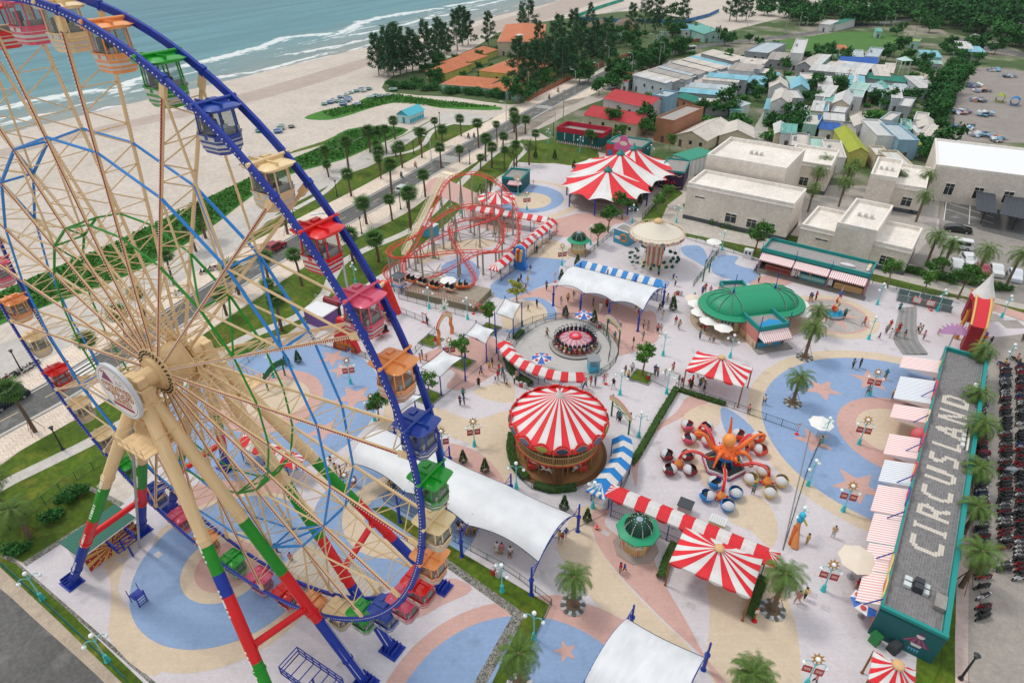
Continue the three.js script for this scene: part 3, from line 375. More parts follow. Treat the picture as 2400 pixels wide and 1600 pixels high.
// ---- cabins: each hangs from the rim at its pivot
const cabinCols={red:0xdc1414,pink:0xdd5672,orange:0xf09a55,green:0x109a1e,blue:0x163f9c,cream:0xeccf9c};
const cabinProto={};
function makeCabin(col){
const m=M(cabinCols[col],0.32,{clearcoat:0.4}),band=M(0xc9c8c4,0.45),o=thing('wheel_cabin','x','cabin',V3(0,-100,0),WT,'Ferris wheel cabins');
const oct=(w,d,c)=>[V3(-w,0,-d+c),V3(-w+c,0,-d),V3(w-c,0,-d),V3(w,0,-d+c),V3(w,0,d-c),V3(w-c,0,d),V3(-w+c,0,d),V3(-w,0,d-c)];
const ring=(y0,y1,w0,w1,dd=0)=>{const a=oct(1.08*w0,0.84*w0,0.36*w0).map(p=>V3(p.x,y0,p.z)),b=oct(1.08*w1,0.84*w1,0.36*w1).map(p=>V3(p.x,y1,p.z)),vs=[];for(let i=0;i<8;i++){const j=(i+1)%8;vs.push(a[i],b[i],b[j],a[i],b[j],a[j]);}return tri(vs);};
const fan=(y,w)=>{const g=flat(oct(1.08*w,0.84*w,0.36*w),y);return g;};
const tub=part('tub',[ring(-2.56,-2.3,0.8,0.93),ring(-2.3,-1.56,0.93,1),ring(-1.56,-1.5,1.05,1.05),fan(-2.56,0.8),fan(-1.97,0.94)],m,o);
part('stripe_band',[ring(-2.36,-2.26,0.925,0.955)],band,tub);part('stripe_band',[ring(-2.14,-1.98,0.965,0.985),ring(-1.84,-1.8,0.99,0.99)],band,tub);
for(const[x,z]of[[-0.4,0.86],[0.4,0.86],[0,-0.86]])part('badge',[box(0.5,0.2,0.02,x,-1.7,z)],band,tub);
const post=oct(1.0,0.76,0.34);post.forEach((p,i)=>part('pillar',[rod(V3(p.x,-1.52,p.z),V3(p.x*0.94,-0.25,p.z*0.94),0.05,6)],m,o));
const gl=[];for(let i=0;i<8;i++){const a=post[i],b=post[(i+1)%8];gl.push(quad(V3(a.x,-1.5,a.z),V3(b.x,-1.5,b.z),V3(b.x*0.94,-0.3,b.z*0.94),V3(a.x*0.94,-0.3,a.z*0.94)));}part('window',gl,GLASS,o);
part('door',[box(0.04,1.5,0.5,-1.07,-1.6,0)],M(0x8f9498,0.5),o);
const roof=part('roof',[grid(8,6,(u,v)=>{const x=(u-0.5)*2.56,z=(v-0.5)*2.02,e=Math.max(Math.abs(u-0.5),Math.abs(v-0.5))*2,r=1-Math.max(0,Math.hypot(Math.max(0,Math.abs(u-.5)*2-.72),Math.max(0,Math.abs(v-.5)*2-.72))-.28)*0.6;return V3(x*r,-0.02-(e>0.8?(e-0.8)*0.75:0),z*r);}),prism(smooth(oct(1.2,0.94,0.3),2),-0.3,-0.14)],m,o);
part('roof_rib',[box(0.1,0.18,1.9,0.18,0.04,0),box(2.3,0.14,0.1,0,0.03,0.2),box(0.34,0.1,0.5,-0.6,0.02,-0.45)],m,roof);
part('pivot_bar',[rod(V3(0.18,0.12,-1.3),V3(0.18,0.12,1.3),0.09,8),rod(V3(0.18,0.12,1.15),V3(0.18,0.12,1.36),0.12,10),rod(V3(0.18,0.12,-1.15),V3(0.18,0.12,-1.36),0.12,10)],m,o);
part('bench',[box(0.4,0.12,1.3,-0.7,-1.7,0),box(0.4,0.12,1.3,0.7,-1.7,0),box(0.08,0.6,1.3,0.9,-1.5,0)],M(0xa3a19d,0.6),o);
return o;
}
// colours going clockwise in the picture from the highest cabin on the right flank
const cabinOrder=['red','pink','cream','orange','green','blue','cream','red','pink','orange','blue','green','cream','orange','red','pink','blue','green','cream','orange','red','pink','green','orange','pink','blue','green','cream','cream','red','cream','orange','pink','red','blue','green','cream','orange','pink','blue'];
cabinOrder.push(cabinOrder.shift());
cabinOrder.forEach((c,i)=>{
const a=(7.6+4.5+9*9-9*i)*DEG,p=V3(WR*Math.cos(a),0,0).applyAxisAngle(_up,WT).add(wheelPos);p.y=HUBY+WR*Math.sin(a)-0.1;
const lab=`${c} wheel cabin, ${ord(i)} going clockwise from the top of the ferris wheel`;
if(!cabinProto[c]){cabinProto[c]=makeCabin(c);cabinProto[c].userData.label=lab;cabinProto[c].position.copy(p);}
else copy(cabinProto[c],lab,p,WT);
});
for(const o of scene.children)if(o.name.startsWith('wheel_cabin'))o.scale.set(0.88,0.92,0.94);
// ---------------------------------------------------------------- vegetation kit
const _q=new THREE.Quaternion(),_e=new THREE.Euler();
function leafTri(vs,p,s,col,long=1.6,dir){// one leaf: a bent pair of triangles, with its own tone
let d=dir?dir.clone():V3(rr(-1,1),rr(-0.7,0.7),rr(-1,1));d.normalize();const n=V3(rr(-1,1),rr(-1,1),rr(-1,1)).cross(d).normalize();const a=s*rr(0.7,1.3),t=col?col():rr(0.7,1.25);
const tip=p.clone().addScaledVector(d,a*long),l=p.clone().addScaledVector(d,a*long*0.45).addScaledVector(n,a*0.5),r=p.clone().addScaledVector(d,a*long*0.45).addScaledVector(n,-a*0.5);vs.push([p.clone(),l,tip,t],[p.clone(),tip,r,t*0.96]);
}
function leafGeo(vs){const n=vs.length*3,P=new Float32Array(n*3),C=new Float32Array(n*3),U=new Float32Array(n*2);let k=0;for(const[a,b,c,t]of vs)for(const v of[a,b,c]){P[3*k]=v.x;P[3*k+1]=v.y;P[3*k+2]=v.z;C[3*k]=t*0.96;C[3*k+1]=t;C[3*k+2]=t*0.85;k++;}const g=new THREE.BufferGeometry();g.setAttribute('position',new THREE.BufferAttribute(P,3));g.setAttribute('color',new THREE.BufferAttribute(C,3));g.setAttribute('uv',new THREE.BufferAttribute(U,2));g.computeVertexNormals();return g;}
const LF=(c,r=0.75)=>M(c,r,{vertexColors:true,transmission:0.3,thickness:0,ior:1.3});
const LFo=(c,r=0.8)=>M(c,r,{vertexColors:true});
const LEAFH=LFo(0x4a7426),LEAFB=LFo(0x4f7f27),LEAFD=LFo(0x2f6c2a),LEAFDK=LFo(0x276224),LEAFP=LFo(0x55702e),LEAFC=LFo(0x2f6038),LEAFY=LFo(0xa9a83a),BARK=stain(0x8a735c),BARKP=stain(0x7d6a57),BARKG=stain(0x9a8f82),SILV=LFo(0x9fb3b4);
const grp=()=>new THREE.Group();
function trunkGeo(pts,r0,r1,seg=7){const c=new THREE.CatmullRomCurve3(pts),n=pts.length*(pts.length>3?4:2);const g=new THREE.TubeGeometry(c,n,1,seg,false),P=g.attributes.position;for(let i=0;i<=n;i++){const k=r0+(r1-r0)*i/ n,o=c.getPointAt(i/ n);for(let j=0;j<=seg;j++){const q=i*(seg+1)+j;P.setXYZ(q,o.x+(P.getX(q)-o.x)*k,o.y+(P.getY(q)-o.y)*k,o.z+(P.getZ(q)-o.z)*k);}}g.computeVertexNormals();return g;}
function broadTree(h,R,N,leaf=LEAFB,ls=0.22,bark=BARK,stem=0.42){
const o=grp(),wood=[],tips=[],vs=[];const lean=V3(rr(-0.3,0.3),0,rr(-0.3,0.3));
wood.push(trunkGeo([V3(0,0,0),V3(lean.x*0.4,h*stem*0.5,lean.z*0.4),V3(lean.x,h*stem,lean.z)],0.03*h,0.02*h));
const nb=7;for(let i=0;i<nb;i++){const a=i/ nb*6.28+rr(-0.3,0.3),q=rr(0.35,0.8)*R,y=h*rr(stem+0.1,0.92),s=V3(lean.x,h*stem,lean.z),e=V3(lean.x+q*Math.cos(a),y,lean.z+q*Math.sin(a));wood.push(trunkGeo([s,s.clone().lerp(e,0.5).add(V3(0,-0.1*R,0)),e],0.014*h,0.005*h,5));tips.push(e);}tips.push(V3(lean.x,h*0.88,lean.z));
part('trunk',wood,bark,o);
const blobs=[];for(const t of tips)for(let j=0;j<3;j++)blobs.push([t.clone().add(V3(rr(-1,1)*R*0.3,rr(-0.4,0.5)*R*0.3,rr(-1,1)*R*0.3)),R*rr(0.2,0.36)]);
for(let i=0;i<N;i++){const[c,q]=blobs[i%blobs.length],d=V3(rr(-1,1),rr(-1,1),rr(-1,1)).normalize().multiplyScalar(q*Math.pow(rnd(),0.4));leafTri(vs,c.clone().add(d),ls);}
part('crown',[leafGeo(vs)],leaf,o);return o;
}
function casuarina(h,R,N,leaf=LEAFC){// tall sheoak: bare lower trunk, drooping feathery sprays
const o=grp(),wood=[],vs=[],lean=V3(rr(-0.6,0.6),0,rr(-0.6,0.6));const ax=t=>V3(lean.x*t*t,h*t,lean.z*t*t);
wood.push(trunkGeo([ax(0),ax(0.35),ax(0.7),ax(1)],0.017*h,0.003*h));
const nb=26;for(let i=0;i<nb;i++){const t=0.16+0.83*(i/ nb),a=i*2.4+rr(-0.4,0.4),l=R*(1.2-t*0.98)*rr(0.6,1.15),s=ax(t),e=s.clone().add(V3(l*Math.cos(a),l*rr(0.05,0.55),l*Math.sin(a)));wood.push(rod(s,e,0.035,4,0.012));const k=Math.floor(N/ nb);for(let j=0;j<k;j++){const p=s.clone().lerp(e,0.15+0.95*Math.pow(rnd(),0.7)).add(V3(rr(-1,1),rr(-1,1),rr(-1,1)).multiplyScalar(R*0.12));leafTri(vs,p,0.26,()=>rr(0.55,1.3),4.4,V3(Math.cos(a)*0.6+rr(-0.6,0.6),rr(-0.8,0.35),Math.sin(a)*0.6+rr(-0.6,0.6)));}}
part('trunk',wood,BARKG,o);part('crown',[leafGeo(vs)],leaf,o);return o;
}
function datePalm(h,nF=34,fl=2.5,props=true){// feather palm with arching fronds; wind bends them one way
const o=grp(),vs=[],top=V3(rr(-0.15,0.15),h,rr(-0.15,0.15));
part('trunk',[trunkGeo([V3(0,0,0),V3(0,h*0.4,0),top],0.25,0.19,9),...Array.from({length:Math.floor(h/ 0.3)},(_,i)=>cyl(0.24-0.05*i*0.3/ h,0.28-0.05*i*0.3/ h,0.12,0,i*0.3+0.15,0,9)),ball(0.34,top.x,top.y,top.z,8,6,1,1.3,1)],BARKP,o);
for(let i=0;i<nF;i++){
const a=i*2.399+rr(-0.2,0.2),up=1.25-1.75*(i/ nF),L=fl*rr(0.8,1.1),ca=Math.cos(a),sa=Math.sin(a),pts=[];let p=top.clone().add(V3(0,0.15,0)),el=up;for(let k=0;k<=9;k++){pts.push(p.clone());p=p.clone().add(V3(ca*Math.cos(el),Math.sin(el),sa*Math.cos(el)).multiplyScalar(L/ 9));el-=0.16+0.04*k*0.5;}
const side=V3(-sa,0,ca),old=i>nF*0.82,tone=()=>old?rr(0.9,1.5):rr(0.65,1.2);
for(let k=1;k<9;k++){const tg=pts[k+1]?pts[k+1].clone().sub(pts[k]).normalize():V3(ca,0,sa);vs.push([pts[k-1].clone().addScaledVector(side,0.03),pts[k],pts[k-1].clone().addScaledVector(side,-0.03),1.2]);for(let m=0;m<3;m++)for(const s of[-1,1]){const b=pts[k].clone().lerp(pts[k+1]||pts[k],m/ 3),ll=0.5*fl/ 2.5*Math.sin(0.35+2.6*(k+m/ 3)/ 10.5)*rr(0.85,1.15),e=b.clone().addScaledVector(side,s*ll*0.85).addScaledVector(tg,ll*0.55).add(V3(0,-0.12*ll+0.1*ll,0));const w=tg.clone().multiplyScalar(0.035);vs.push([b.clone().add(w),e,b.clone().sub(w),tone()]);}}
}
part('crown',[leafGeo(vs)],LEAFP,o);
if(props){for(let i=0;i<4;i++){const a=i*1.57+0.5;part('prop',[rod(V3(1.1*Math.cos(a),0,1.1*Math.sin(a)),V3(0.22*Math.cos(a),h*0.45,0.22*Math.sin(a)),0.035,5)],POSTW,o);}}
return o;
}
function fanPalm(h,nF=36){// fan palm: shaggy trunk, stiff round fans
const o=grp(),vs=[],top=V3(rr(-0.25,0.25),h,rr(-0.25,0.25));
part('trunk',[trunkGeo([V3(0,0,0),V3(top.x*0.2,h*0.5,top.z*0.2),top],0.24,0.17,8),cyl(0.15,0.27,h*0.16,top.x*0.9,h*0.9,top.z*0.9,8)],stain(0x6f5d4c),o);
for(let i=0;i<nF;i++){const a=i*2.399,el=1.3-2.3*i/ nF,sl=(i<10?0.3:0.8)*rr(0.8,1.2),d=V3(Math.cos(a)*Math.cos(el),Math.sin(el),Math.sin(a)*Math.cos(el)),b=top.clone().addScaledVector(d,sl),side=V3(-Math.sin(a),0,Math.cos(a)),upv=side.clone().cross(d);vs.push([top.clone().addScaledVector(side,0.03),b,top.clone().addScaledVector(side,-0.03),0.9]);const nb=11,R=rr(0.95,1.25),dead=i>nF*0.85?1.25:1;for(let k=0;k<nb;k++){const f=(k/ (nb-1)-0.5)*3.3,e=b.clone().addScaledVector(d,R*Math.cos(f)).addScaledVector(side,R*Math.sin(f)).addScaledVector(upv,-0.12*Math.abs(f)-0.1).add(V3(0,-0.12,0)),w=d.clone().multiplyScalar(-Math.sin(f)).addScaledVector(side,Math.cos(f)).multiplyScalar(0.075);const m=b.clone().lerp(e,0.55);vs.push([b,m.clone().add(w),e,rr(0.7,1.2)*dead],[b,e,m.clone().sub(w),rr(0.7,1.2)*dead]);}}
part('crown',[leafGeo(vs)],LFo(0x456b2c),o);
for(let i=0;i<3;i++){const a=i*2.1+0.4;part('prop',[rod(V3(1.0*Math.cos(a),0,1.0*Math.sin(a)),V3(0.2*Math.cos(a),1.9,0.2*Math.sin(a)),0.03,5)],POSTW,o);}
return o;
}
function topiary(h,r,N=900,leaf=LFo(0x335f27)){const o=grp(),vs=[];part('trunk',[cyl(0.05,0.07,0.35,0,0.17,0,6),cyl(0.2,0.18,0.2,0,0.1,0,10)],stain(0x6e6a66),o);for(let i=0;i<N;i++){const t=Math.pow(rnd(),0.6),y=0.2+(h-0.25)*(1-t),q=r*Math.min(1,1.15*t)*Math.pow(rnd(),0.3),a=rnd()*6.28;leafTri(vs,V3(q*Math.cos(a),y,q*Math.sin(a)),0.1,null,1.8,V3(Math.cos(a),0.9,Math.sin(a)));}part('crown',[leafGeo(vs)],leaf,o);return o;}
function bush(R,h,N,leaf,ls=0.2){const o=grp(),vs=[];const bl=Array.from({length:12},()=>[V3(rr(-0.7,0.7)*R,rr(0.25,0.75)*h,rr(-0.7,0.7)*R),rr(0.25,0.5)*Math.min(R,h)]);for(let i=0;i<N;i++){const[c,q]=bl[i%12],d=V3(rr(-1,1),rr(-1,1),rr(-1,1)).normalize().multiplyScalar(q*Math.pow(rnd(),0.4)),p=c.clone().add(d);p.y=Math.max(0.02,p.y);leafTri(vs,p,ls);}part('stem',[rod(V3(0,0,0),V3(0.1,h*0.6,0),0.06,5),rod(V3(0,0,0),V3(-R*0.4,h*0.5,0.2),0.04,5),rod(V3(0,0,0),V3(R*0.4,h*0.55,-0.2),0.04,5)],BARK,o);part('foliage',[leafGeo(vs)],leaf,o);return o;}
function plant(proto,name,label,cat,pos,group,turn=rnd()*6.28,sc=1){const c=proto.clone();c.name=numbered(name);c.position.set(pos.x,pos.y||0,pos.z);c.rotation.y=turn;c.scale.setScalar(sc);scene.add(c);return tag(c,label,cat,group);}
// ---------------------------------------------------------------- tents, canopies, fences
const TRED=M(0xe6202e,0.6,{map:fade}),TWHITE=M(0xe6e4e2,0.6,{map:fade}),TBLUE=M(0x1a86d2,0.6,{map:fade}),MEMB=M(0xe4e7ea,0.6,{map:fade,bumpMap:fade,bumpScale:0.05}),POSTB=M(0x17389c,0.45),POSTW=M(0x8a5a34,0.7),FENCE=M(0x2f4a46,0.6),GFENCE=M(0x1e5a45,0.6),AQUA=M(0x39c3c6,0.5),GOLD=M(0xb98a3c,0.4,{metalness:0.3}),GLOBE=M(0xeef3f3,0.25),TEAL=M(0x0f8a86,0.6),TEALD=M(0x0c5a5e,0.7);
// rectangle on the ground plan from three survey pixels at height z: front-left, front-right and any point of the back edge
function rect3(ax,ay,bx,by,cx,cy,z=0){const a=G(ax,ay,z),b=G(bx,by,z),c=G(cx,cy,z);const w=Math.hypot(b.x-a.x,b.z-a.z),rot=Math.atan2(-(b.z-a.z),b.x-a.x),zx=Math.sin(rot),zz=Math.cos(rot);const d=(a.x-c.x)*zx+(a.z-c.z)*zz;const mx=(a.x+b.x)/ 2-zx*d/ 2,mz=(a.z+b.z)/ 2-zz*d/ 2;return{c:V3(mx,0,mz),w,d:Math.abs(d),rot};}
const tr=(c,r,l)=>l.map((v,i)=>i%2?r*400+v/ 3.92:c*600+v/ 3.92);
function peakTent(label,R,h,rise,n,poles,opt={}){// square tent of alternating wedge panels with a scalloped valance
const o=thing('striped_tent',label,'tent',R.c,R.rot,'red and white striped tents'),w=R.w/ 2,d=R.d/ 2;
const per=u=>{const s=(u%1+1)%1*4,k=Math.floor(s),f=s-k;return k===0?V3(-w+2*w*f,h,d):k===1?V3(w,h,d-2*d*f):k===2?V3(w-2*w*f,h,-d):V3(-w,h,-d+2*d*f);};
const N=4*n;for(let i=0;i<N;i++){
const surf=grid(3,6,(u,v)=>{const e=per((i+u)/ N),t=v,q=0.05+0.95*(1-t);return V3(e.x*q,h+rise*Math.pow(1-q,1.25),e.z*q);});
const val=grid(6,2,(u,v)=>{const e=per((i+u)/ N);return V3(e.x*1.004,h-v*(0.16+0.2*Math.sin(u*Math.PI)),e.z*1.004);});
part('panel',[surf,val],i%2?TWHITE:TRED,o);
}
part('crown_cap',[lathe([[0,0.22],[0.25,0.2],[0.45,0.08],[0.5,-0.08],[0.4,-0.14]],16,0,h+rise-0.04,0)],M(0xd3ab78,0.6),o);
for(const[x,z]of poles||[[-1,-1],[1,-1],[1,1],[-1,1]])part('pole',[rod(V3(x*w*0.985,0,z*d*0.985),V3(x*w*0.985,h,z*d*0.985),0.09,10),cyl(0.14,0.16,0.1,x*w*0.985,0.05,z*d*0.985,10)],opt.pole||POSTW,o);
return o;
}
peakTent('square red and white striped tent near the green kiosk and hedge',rect3(...tr(2,3,[1445,460,2195,790,1620,150]),3.6),3.6,1.9,6);
peakTent('square red and white striped tent with queue beside the octopus ride',rect3(...tr(2,2,[1597,255,2125,420,1705,85]),3.5),3.5,1.9,6);
peakTent('red and white striped tent cut off by the lower right picture edge',rect3(...tr(3,3,[925,1540,1330,1740,975,1275]),3.4),3.4,1.6,5);
{// small hexagonal parasol tent by the coaster and the big twin circus tent
const hexTent=(o,x,z,R,h,rise,n,edge,vary)=>{for(let i=0;i<n;i++){const a0=i/ n*2*Math.PI,a1=(i+1)/ n*2*Math.PI;const surf=grid(6,8,(u,v)=>{const a=a0+(a1-a0)*u,q=0.05+0.95*(1-v),rr2=R*q*(1-edge*Math.sin(u*Math.PI)*q*q);return V3(x+rr2*Math.cos(a),h+rise*Math.pow(1-q,1.5)+(vary?0.5*Math.sin(u*Math.PI)*q*q*0.6:0),z+rr2*Math.sin(a));});part('panel',[surf],i%2?TWHITE:TRED,o);}};
const p=G(1165,500);const s=thing('parasol_tent','small round red and white striped parasol tent behind the coaster','tent',V3(p.x,0,p.z));hexTent(s,0,0,4.1,3.6,1.5,16,0.0);part('pole',[rod(V3(0,0,0),V3(0,5.3,0),0.09,10)],M(0xcabfae,0.6),s);part('crown_cap',[ball(0.35,0,5.05,0,12,8)],M(0xd8c3a2,0.6),s);
const big=thing('circus_tent','large red and white circus tent with teal peak caps and blue posts','tent',V3(21.9,0,-139));hexTent(big,0,0,10.4,3.7,3.6,12,0.12,true);hexTent(big,4,-8.5,11.8,3.75,4.6,12,0.12,true);hexTent(big,7.5,-11,10.6,3.8,4.9,12,0.12,true);
for(const[x,z,y]of[[0,0,7.3],[4,-8.5,8.3],[7.5,-11,8.7]])part('peak_cap',[lathe([[0,1.1],[0.25,0.9],[0.95,0.15],[1.05,0],[0.9,-0.15]],18,x,y-0.25,z),ball(0.18,x,y+0.9,z,8,6)],M(0x157a74,0.5),big);
for(let i=0;i<16;i++){const a=i/ 16*2*Math.PI;if(i%2)part('post',[rod(V3(9.4*Math.cos(a),0,9.4*Math.sin(a)),V3(9.4*Math.cos(a),3.8,9.4*Math.sin(a)),0.16,10),rod(V3(9.4*Math.cos(a),2.6,9.4*Math.sin(a)),V3(8.2*Math.cos(a),3.9,8.2*Math.sin(a)),0.06,6)],POSTB,big);if(i%2&&i>8)part('post',[rod(V3(5.6+10.4*Math.cos(a),0,-9.5+10.4*Math.sin(a)),V3(5.6+10.4*Math.cos(a),4,-9.5+10.4*Math.sin(a)),0.16,10)],POSTB,big);}
part('ring_floor',[cyl(8.2,8.2,0.12,0,0.1,0,48)],stain(0xb5aca8),big);part('ring_kerb',[new THREE.TorusGeometry(8.3,0.14,6,64).rotateX(Math.PI/ 2).translate(0,0.15,0)],M(0x8f8a88,0.8),big);part('stage',[cyl(3.4,3.6,0.5,0,0.3,0,32)],M(0x9a938f,0.8),big);
}
// striped queue canopy: a gable that follows a line of ground points
function queueCanopy(label,pts,w,h,rise,col,bay,opt={}){
const o=thing('queue_canopy',label,'canopy',null,0,'striped queue canopies'),c=new THREE.CatmullRomCurve3(pts,false,opt.straight?'centripetal':'centripetal',0.5),L=c.getLength(),n=Math.max(2,Math.round(L/ bay));const path=opt.straight?null:c;
const at=(u,off,y)=>{let p,t;if(path){p=path.getPointAt(Math.min(1,Math.max(0,u)));t=path.getTangentAt(Math.min(1,Math.max(0,u)));}else{p=pts[0].clone().lerp(pts[pts.length-1],u);t=pts[pts.length-1].clone().sub(pts[0]).normalize();}const l=Math.hypot(t.x,t.z);return V3(p.x-t.z/ l*off,y,p.z+t.x/ l*off);};
for(let i=0;i<n;i++){const m=i%2?TWHITE:col,k=path?3:1;const g=[];for(const s of[-1,1]){g.push(grid(k,1,(u,v)=>at((i+u)/ n,s*w/ 2*v,h+rise*(1-v))));g.push(grid(6,1,(u,v)=>at((i+u)/ n,s*(w/ 2+0.012),h-v*(0.22+0.13*Math.sin(u*Math.PI)))));}part('stripe_panel',g,m,o);}
for(const e of opt.hip??[0,1]){const A=at(e,-w/ 2,h),B=at(e,w/ 2,h),T=at(e,0,h+rise),dir=at(e,0,h).sub(at(e?e-0.02:0.02,0,h)).normalize().multiplyScalar(opt.hipLen??1.1),A2=A.clone().add(dir),B2=B.clone().add(dir);for(let j=0;j<6;j++){const p=A2.clone().lerp(B2,j/ 6),q=A2.clone().lerp(B2,(j+1)/ 6);part('hip_panel',[tri([T,p,q]),quad(p,q,V3(q.x,h-0.28,q.z),V3(p.x,h-0.28,p.z))],j%2?TWHITE:col,o);}part('hip_panel',[tri([T,A,A2])],TWHITE,o);part('hip_panel',[tri([T,B2,B])],col,o);}
const pn=Math.max(2,Math.round(L/ (opt.post||3.2)));for(let i=0;i<=pn;i++)for(const s of[-1,1]){const a=at(i/ pn,s*w/ 2*0.94,0);part('post',[rod(a,V3(a.x,h,a.z),0.06,8)],POSTB,o);}
for(const s of[-1,1]){const g=[];const m=Math.round(L/ 0.24);let q0;for(let i=0;i<=m;i++){const a=at(i/ m,s*w/ 2*0.9,0);g.push(rod(V3(a.x,0.08,a.z),V3(a.x,1.05,a.z),0.014,3));if(q0&&i%4===0){for(const y of[0.12,1.05])g.push(rod(V3(q0.x,y,q0.z),V3(a.x,y,a.z),0.025,4));q0=a;}if(!q0)q0=a;}const f=part('queue_fence',g,FENCE,o);f.userData.kind='stuff';}
return o;
}
queueCanopy('curved blue and white striped canopy on the right of the carousel',TT(2,2,[820,1330,900,1230,1000,1080,1025,960,1010,880],3).map(p=>V3(p.x,0,p.z)),2.3,2.7,0.75,TBLUE,0.95,{hip:[0],hipLen:1.2});
queueCanopy('curved red and white striped canopy round the spinning disc ride',TT(2,2,[-75,10,0,110,110,190,260,250,400,290,520,305,650,305],2.9).map(p=>V3(p.x,0,p.z)),2.0,2.6,0.7,TRED,0.98,{hip:[0,1],hipLen:0.4});
queueCanopy('straight red and white striped canopy between octopus ride and kiosk',[...TT(2,2,[960,1380],3),...TT(2,3,[2352,390],3)].map(p=>V3(p.x,0,p.z)),2.1,2.8,0.7,TRED,1.2,{straight:true});
queueCanopy('straight red and white striped canopy along the back of the coaster',TT(1,1,[1990,330,2560,420],3).concat(TT(2,1,[330,440],3)).map(p=>V3(p.x,0,p.z)),2.2,2.7,0.7,TRED,1.05,{straight:true,hip:[0]});
queueCanopy('red and white striped canopy running down beside the hot dog statue',TT(2,1,[370,450,100,680,-150,870],3).map(p=>V3(p.x,0,p.z)),2.2,2.7,0.7,TRED,1.05,{straight:true,hip:[1]});
queueCanopy('blue and white striped canopy between swing ride and white canopy',TT(2,1,[650,850,1370,1030],3).map(p=>V3(p.x,0,p.z)),2.4,2.8,0.8,TBLUE,1.0,{straight:true});
queueCanopy('red and white striped canopy behind the spokes of the wheel',[...TT(1,2,[-100,900,330,1080],3)].map(p=>V3(p.x,0,p.z)),2.2,2.8,0.7,TRED,1.1,{straight:true});
// white membrane canopies stretched between arches
function membrane(label,FL,FR,BL,BR,h,rise,bays,opt={}){
const o=thing('membrane_canopy',label,'canopy',null,0,'white membrane canopies');
const P=(u,v)=>{const f=FL.clone().lerp(FR,u),b=BL.clone().lerp(BR,u),q=f.lerp(b,v),s=Math.abs(Math.sin(u*Math.PI*bays)),e=Math.pow(Math.abs(v-0.5)*2,3);const mid=BL.clone().lerp(BR,u).add(FL.clone().lerp(FR,u)).multiplyScalar(0.5);q.lerp(V3(mid.x,q.y,mid.z),e*s*0.13);return V3(q.x,h+rise*Math.pow(Math.sin(v*Math.PI),0.85)-0.25*s*(1-e)*0.4+0.35*s*e,q.z);};
part('membrane',[grid(bays*12,14,P)],MEMB,o);
for(const v of[0,1]){const pts=Array.from({length:bays*12+1},(_,i)=>P(i/ (bays*12),v));part('edge_cable',[tube(pts,0.045,5,bays*24)],M(0x2a3550,0.5),o);}
for(let i=0;i<=bays;i++){
const u=i/ bays,a=P(u,0),b=P(u,1),pts=Array.from({length:15},(_,j)=>P(u,j/ 14)),low=pts.map((p,j)=>V3(p.x,p.y-0.55*Math.sin(j/ 14*Math.PI),p.z));const g=[tube(pts.map(p=>V3(p.x,p.y-0.08,p.z)),0.06,5,28),tube(low,0.05,5,28)];for(let j=1;j<14;j++)g.push(rod(pts[j],low[j+(j%2?0:-1)],0.03,4));part('arch_truss',g,POSTB,o);
for(const[p,other]of[[a,b],[b,a]]){const dir=V3(p.x-other.x,0,p.z-other.z).normalize(),q=V3(p.x+dir.x*1.2,0,p.z+dir.z*1.2);part('post',[rod(q,V3(q.x,2.4,q.z),0.17,12),rod(V3(q.x,2.4,q.z),V3(q.x,h+0.5,q.z),0.1,10),cyl(0.26,0.26,0.16,q.x,2.3,q.z,12),cyl(0.26,0.28,0.12,q.x,0.06,q.z,12)],POSTB,o);part('strut',[rod(V3(q.x,2.5,q.z),V3(p.x,p.y-0.1,p.z),0.05,6),rod(V3(q.x,h+0.3,q.z),V3(p.x,p.y,p.z),0.045,6),rod(V3(q.x,3.2,q.z),V3(p.x,p.y-0.05,p.z),0.03,5)],POSTB,o);}
}
const g=[];for(let i=0;i<60;i++){const a=P(0.02+0.96*i/ 60,0),b=P(0.02+0.96*i/ 60,1),m=a.lerp(b,0.12);g.push(ball(0.045,m.x,2.7-0.3*Math.abs(Math.sin(i/ 60*Math.PI*bays)),m.z,4,3));}part('light_string',g,DARK,o).userData.kind='stuff';
return o;
}
const C1=[G(813,1078,4),G(1262,1312,4),G(905,1003,4),G(1345,1203,4)];
membrane('long white membrane canopy beyond the wheel with people seated below',C1[0],C1[1],C1[2],C1[3],3.7,1.5,3);
membrane('white membrane canopy with blue arch trusses by the blue striped canopy',T1(2,1,415,1050,3.4),T1(2,1,1205,1275,3.4),T1(2,1,605,885,3.4),T1(2,1,1385,1085,3.4),3.3,1.4,3);
membrane('white membrane canopy cut off by the bottom edge of the picture',T1(2,3,660,1560,3.8),T1(2,3,1500,1900,3.8),T1(2,3,1060,965,3.8),T1(2,3,1775,1325,3.8),3.6,1.3,1);
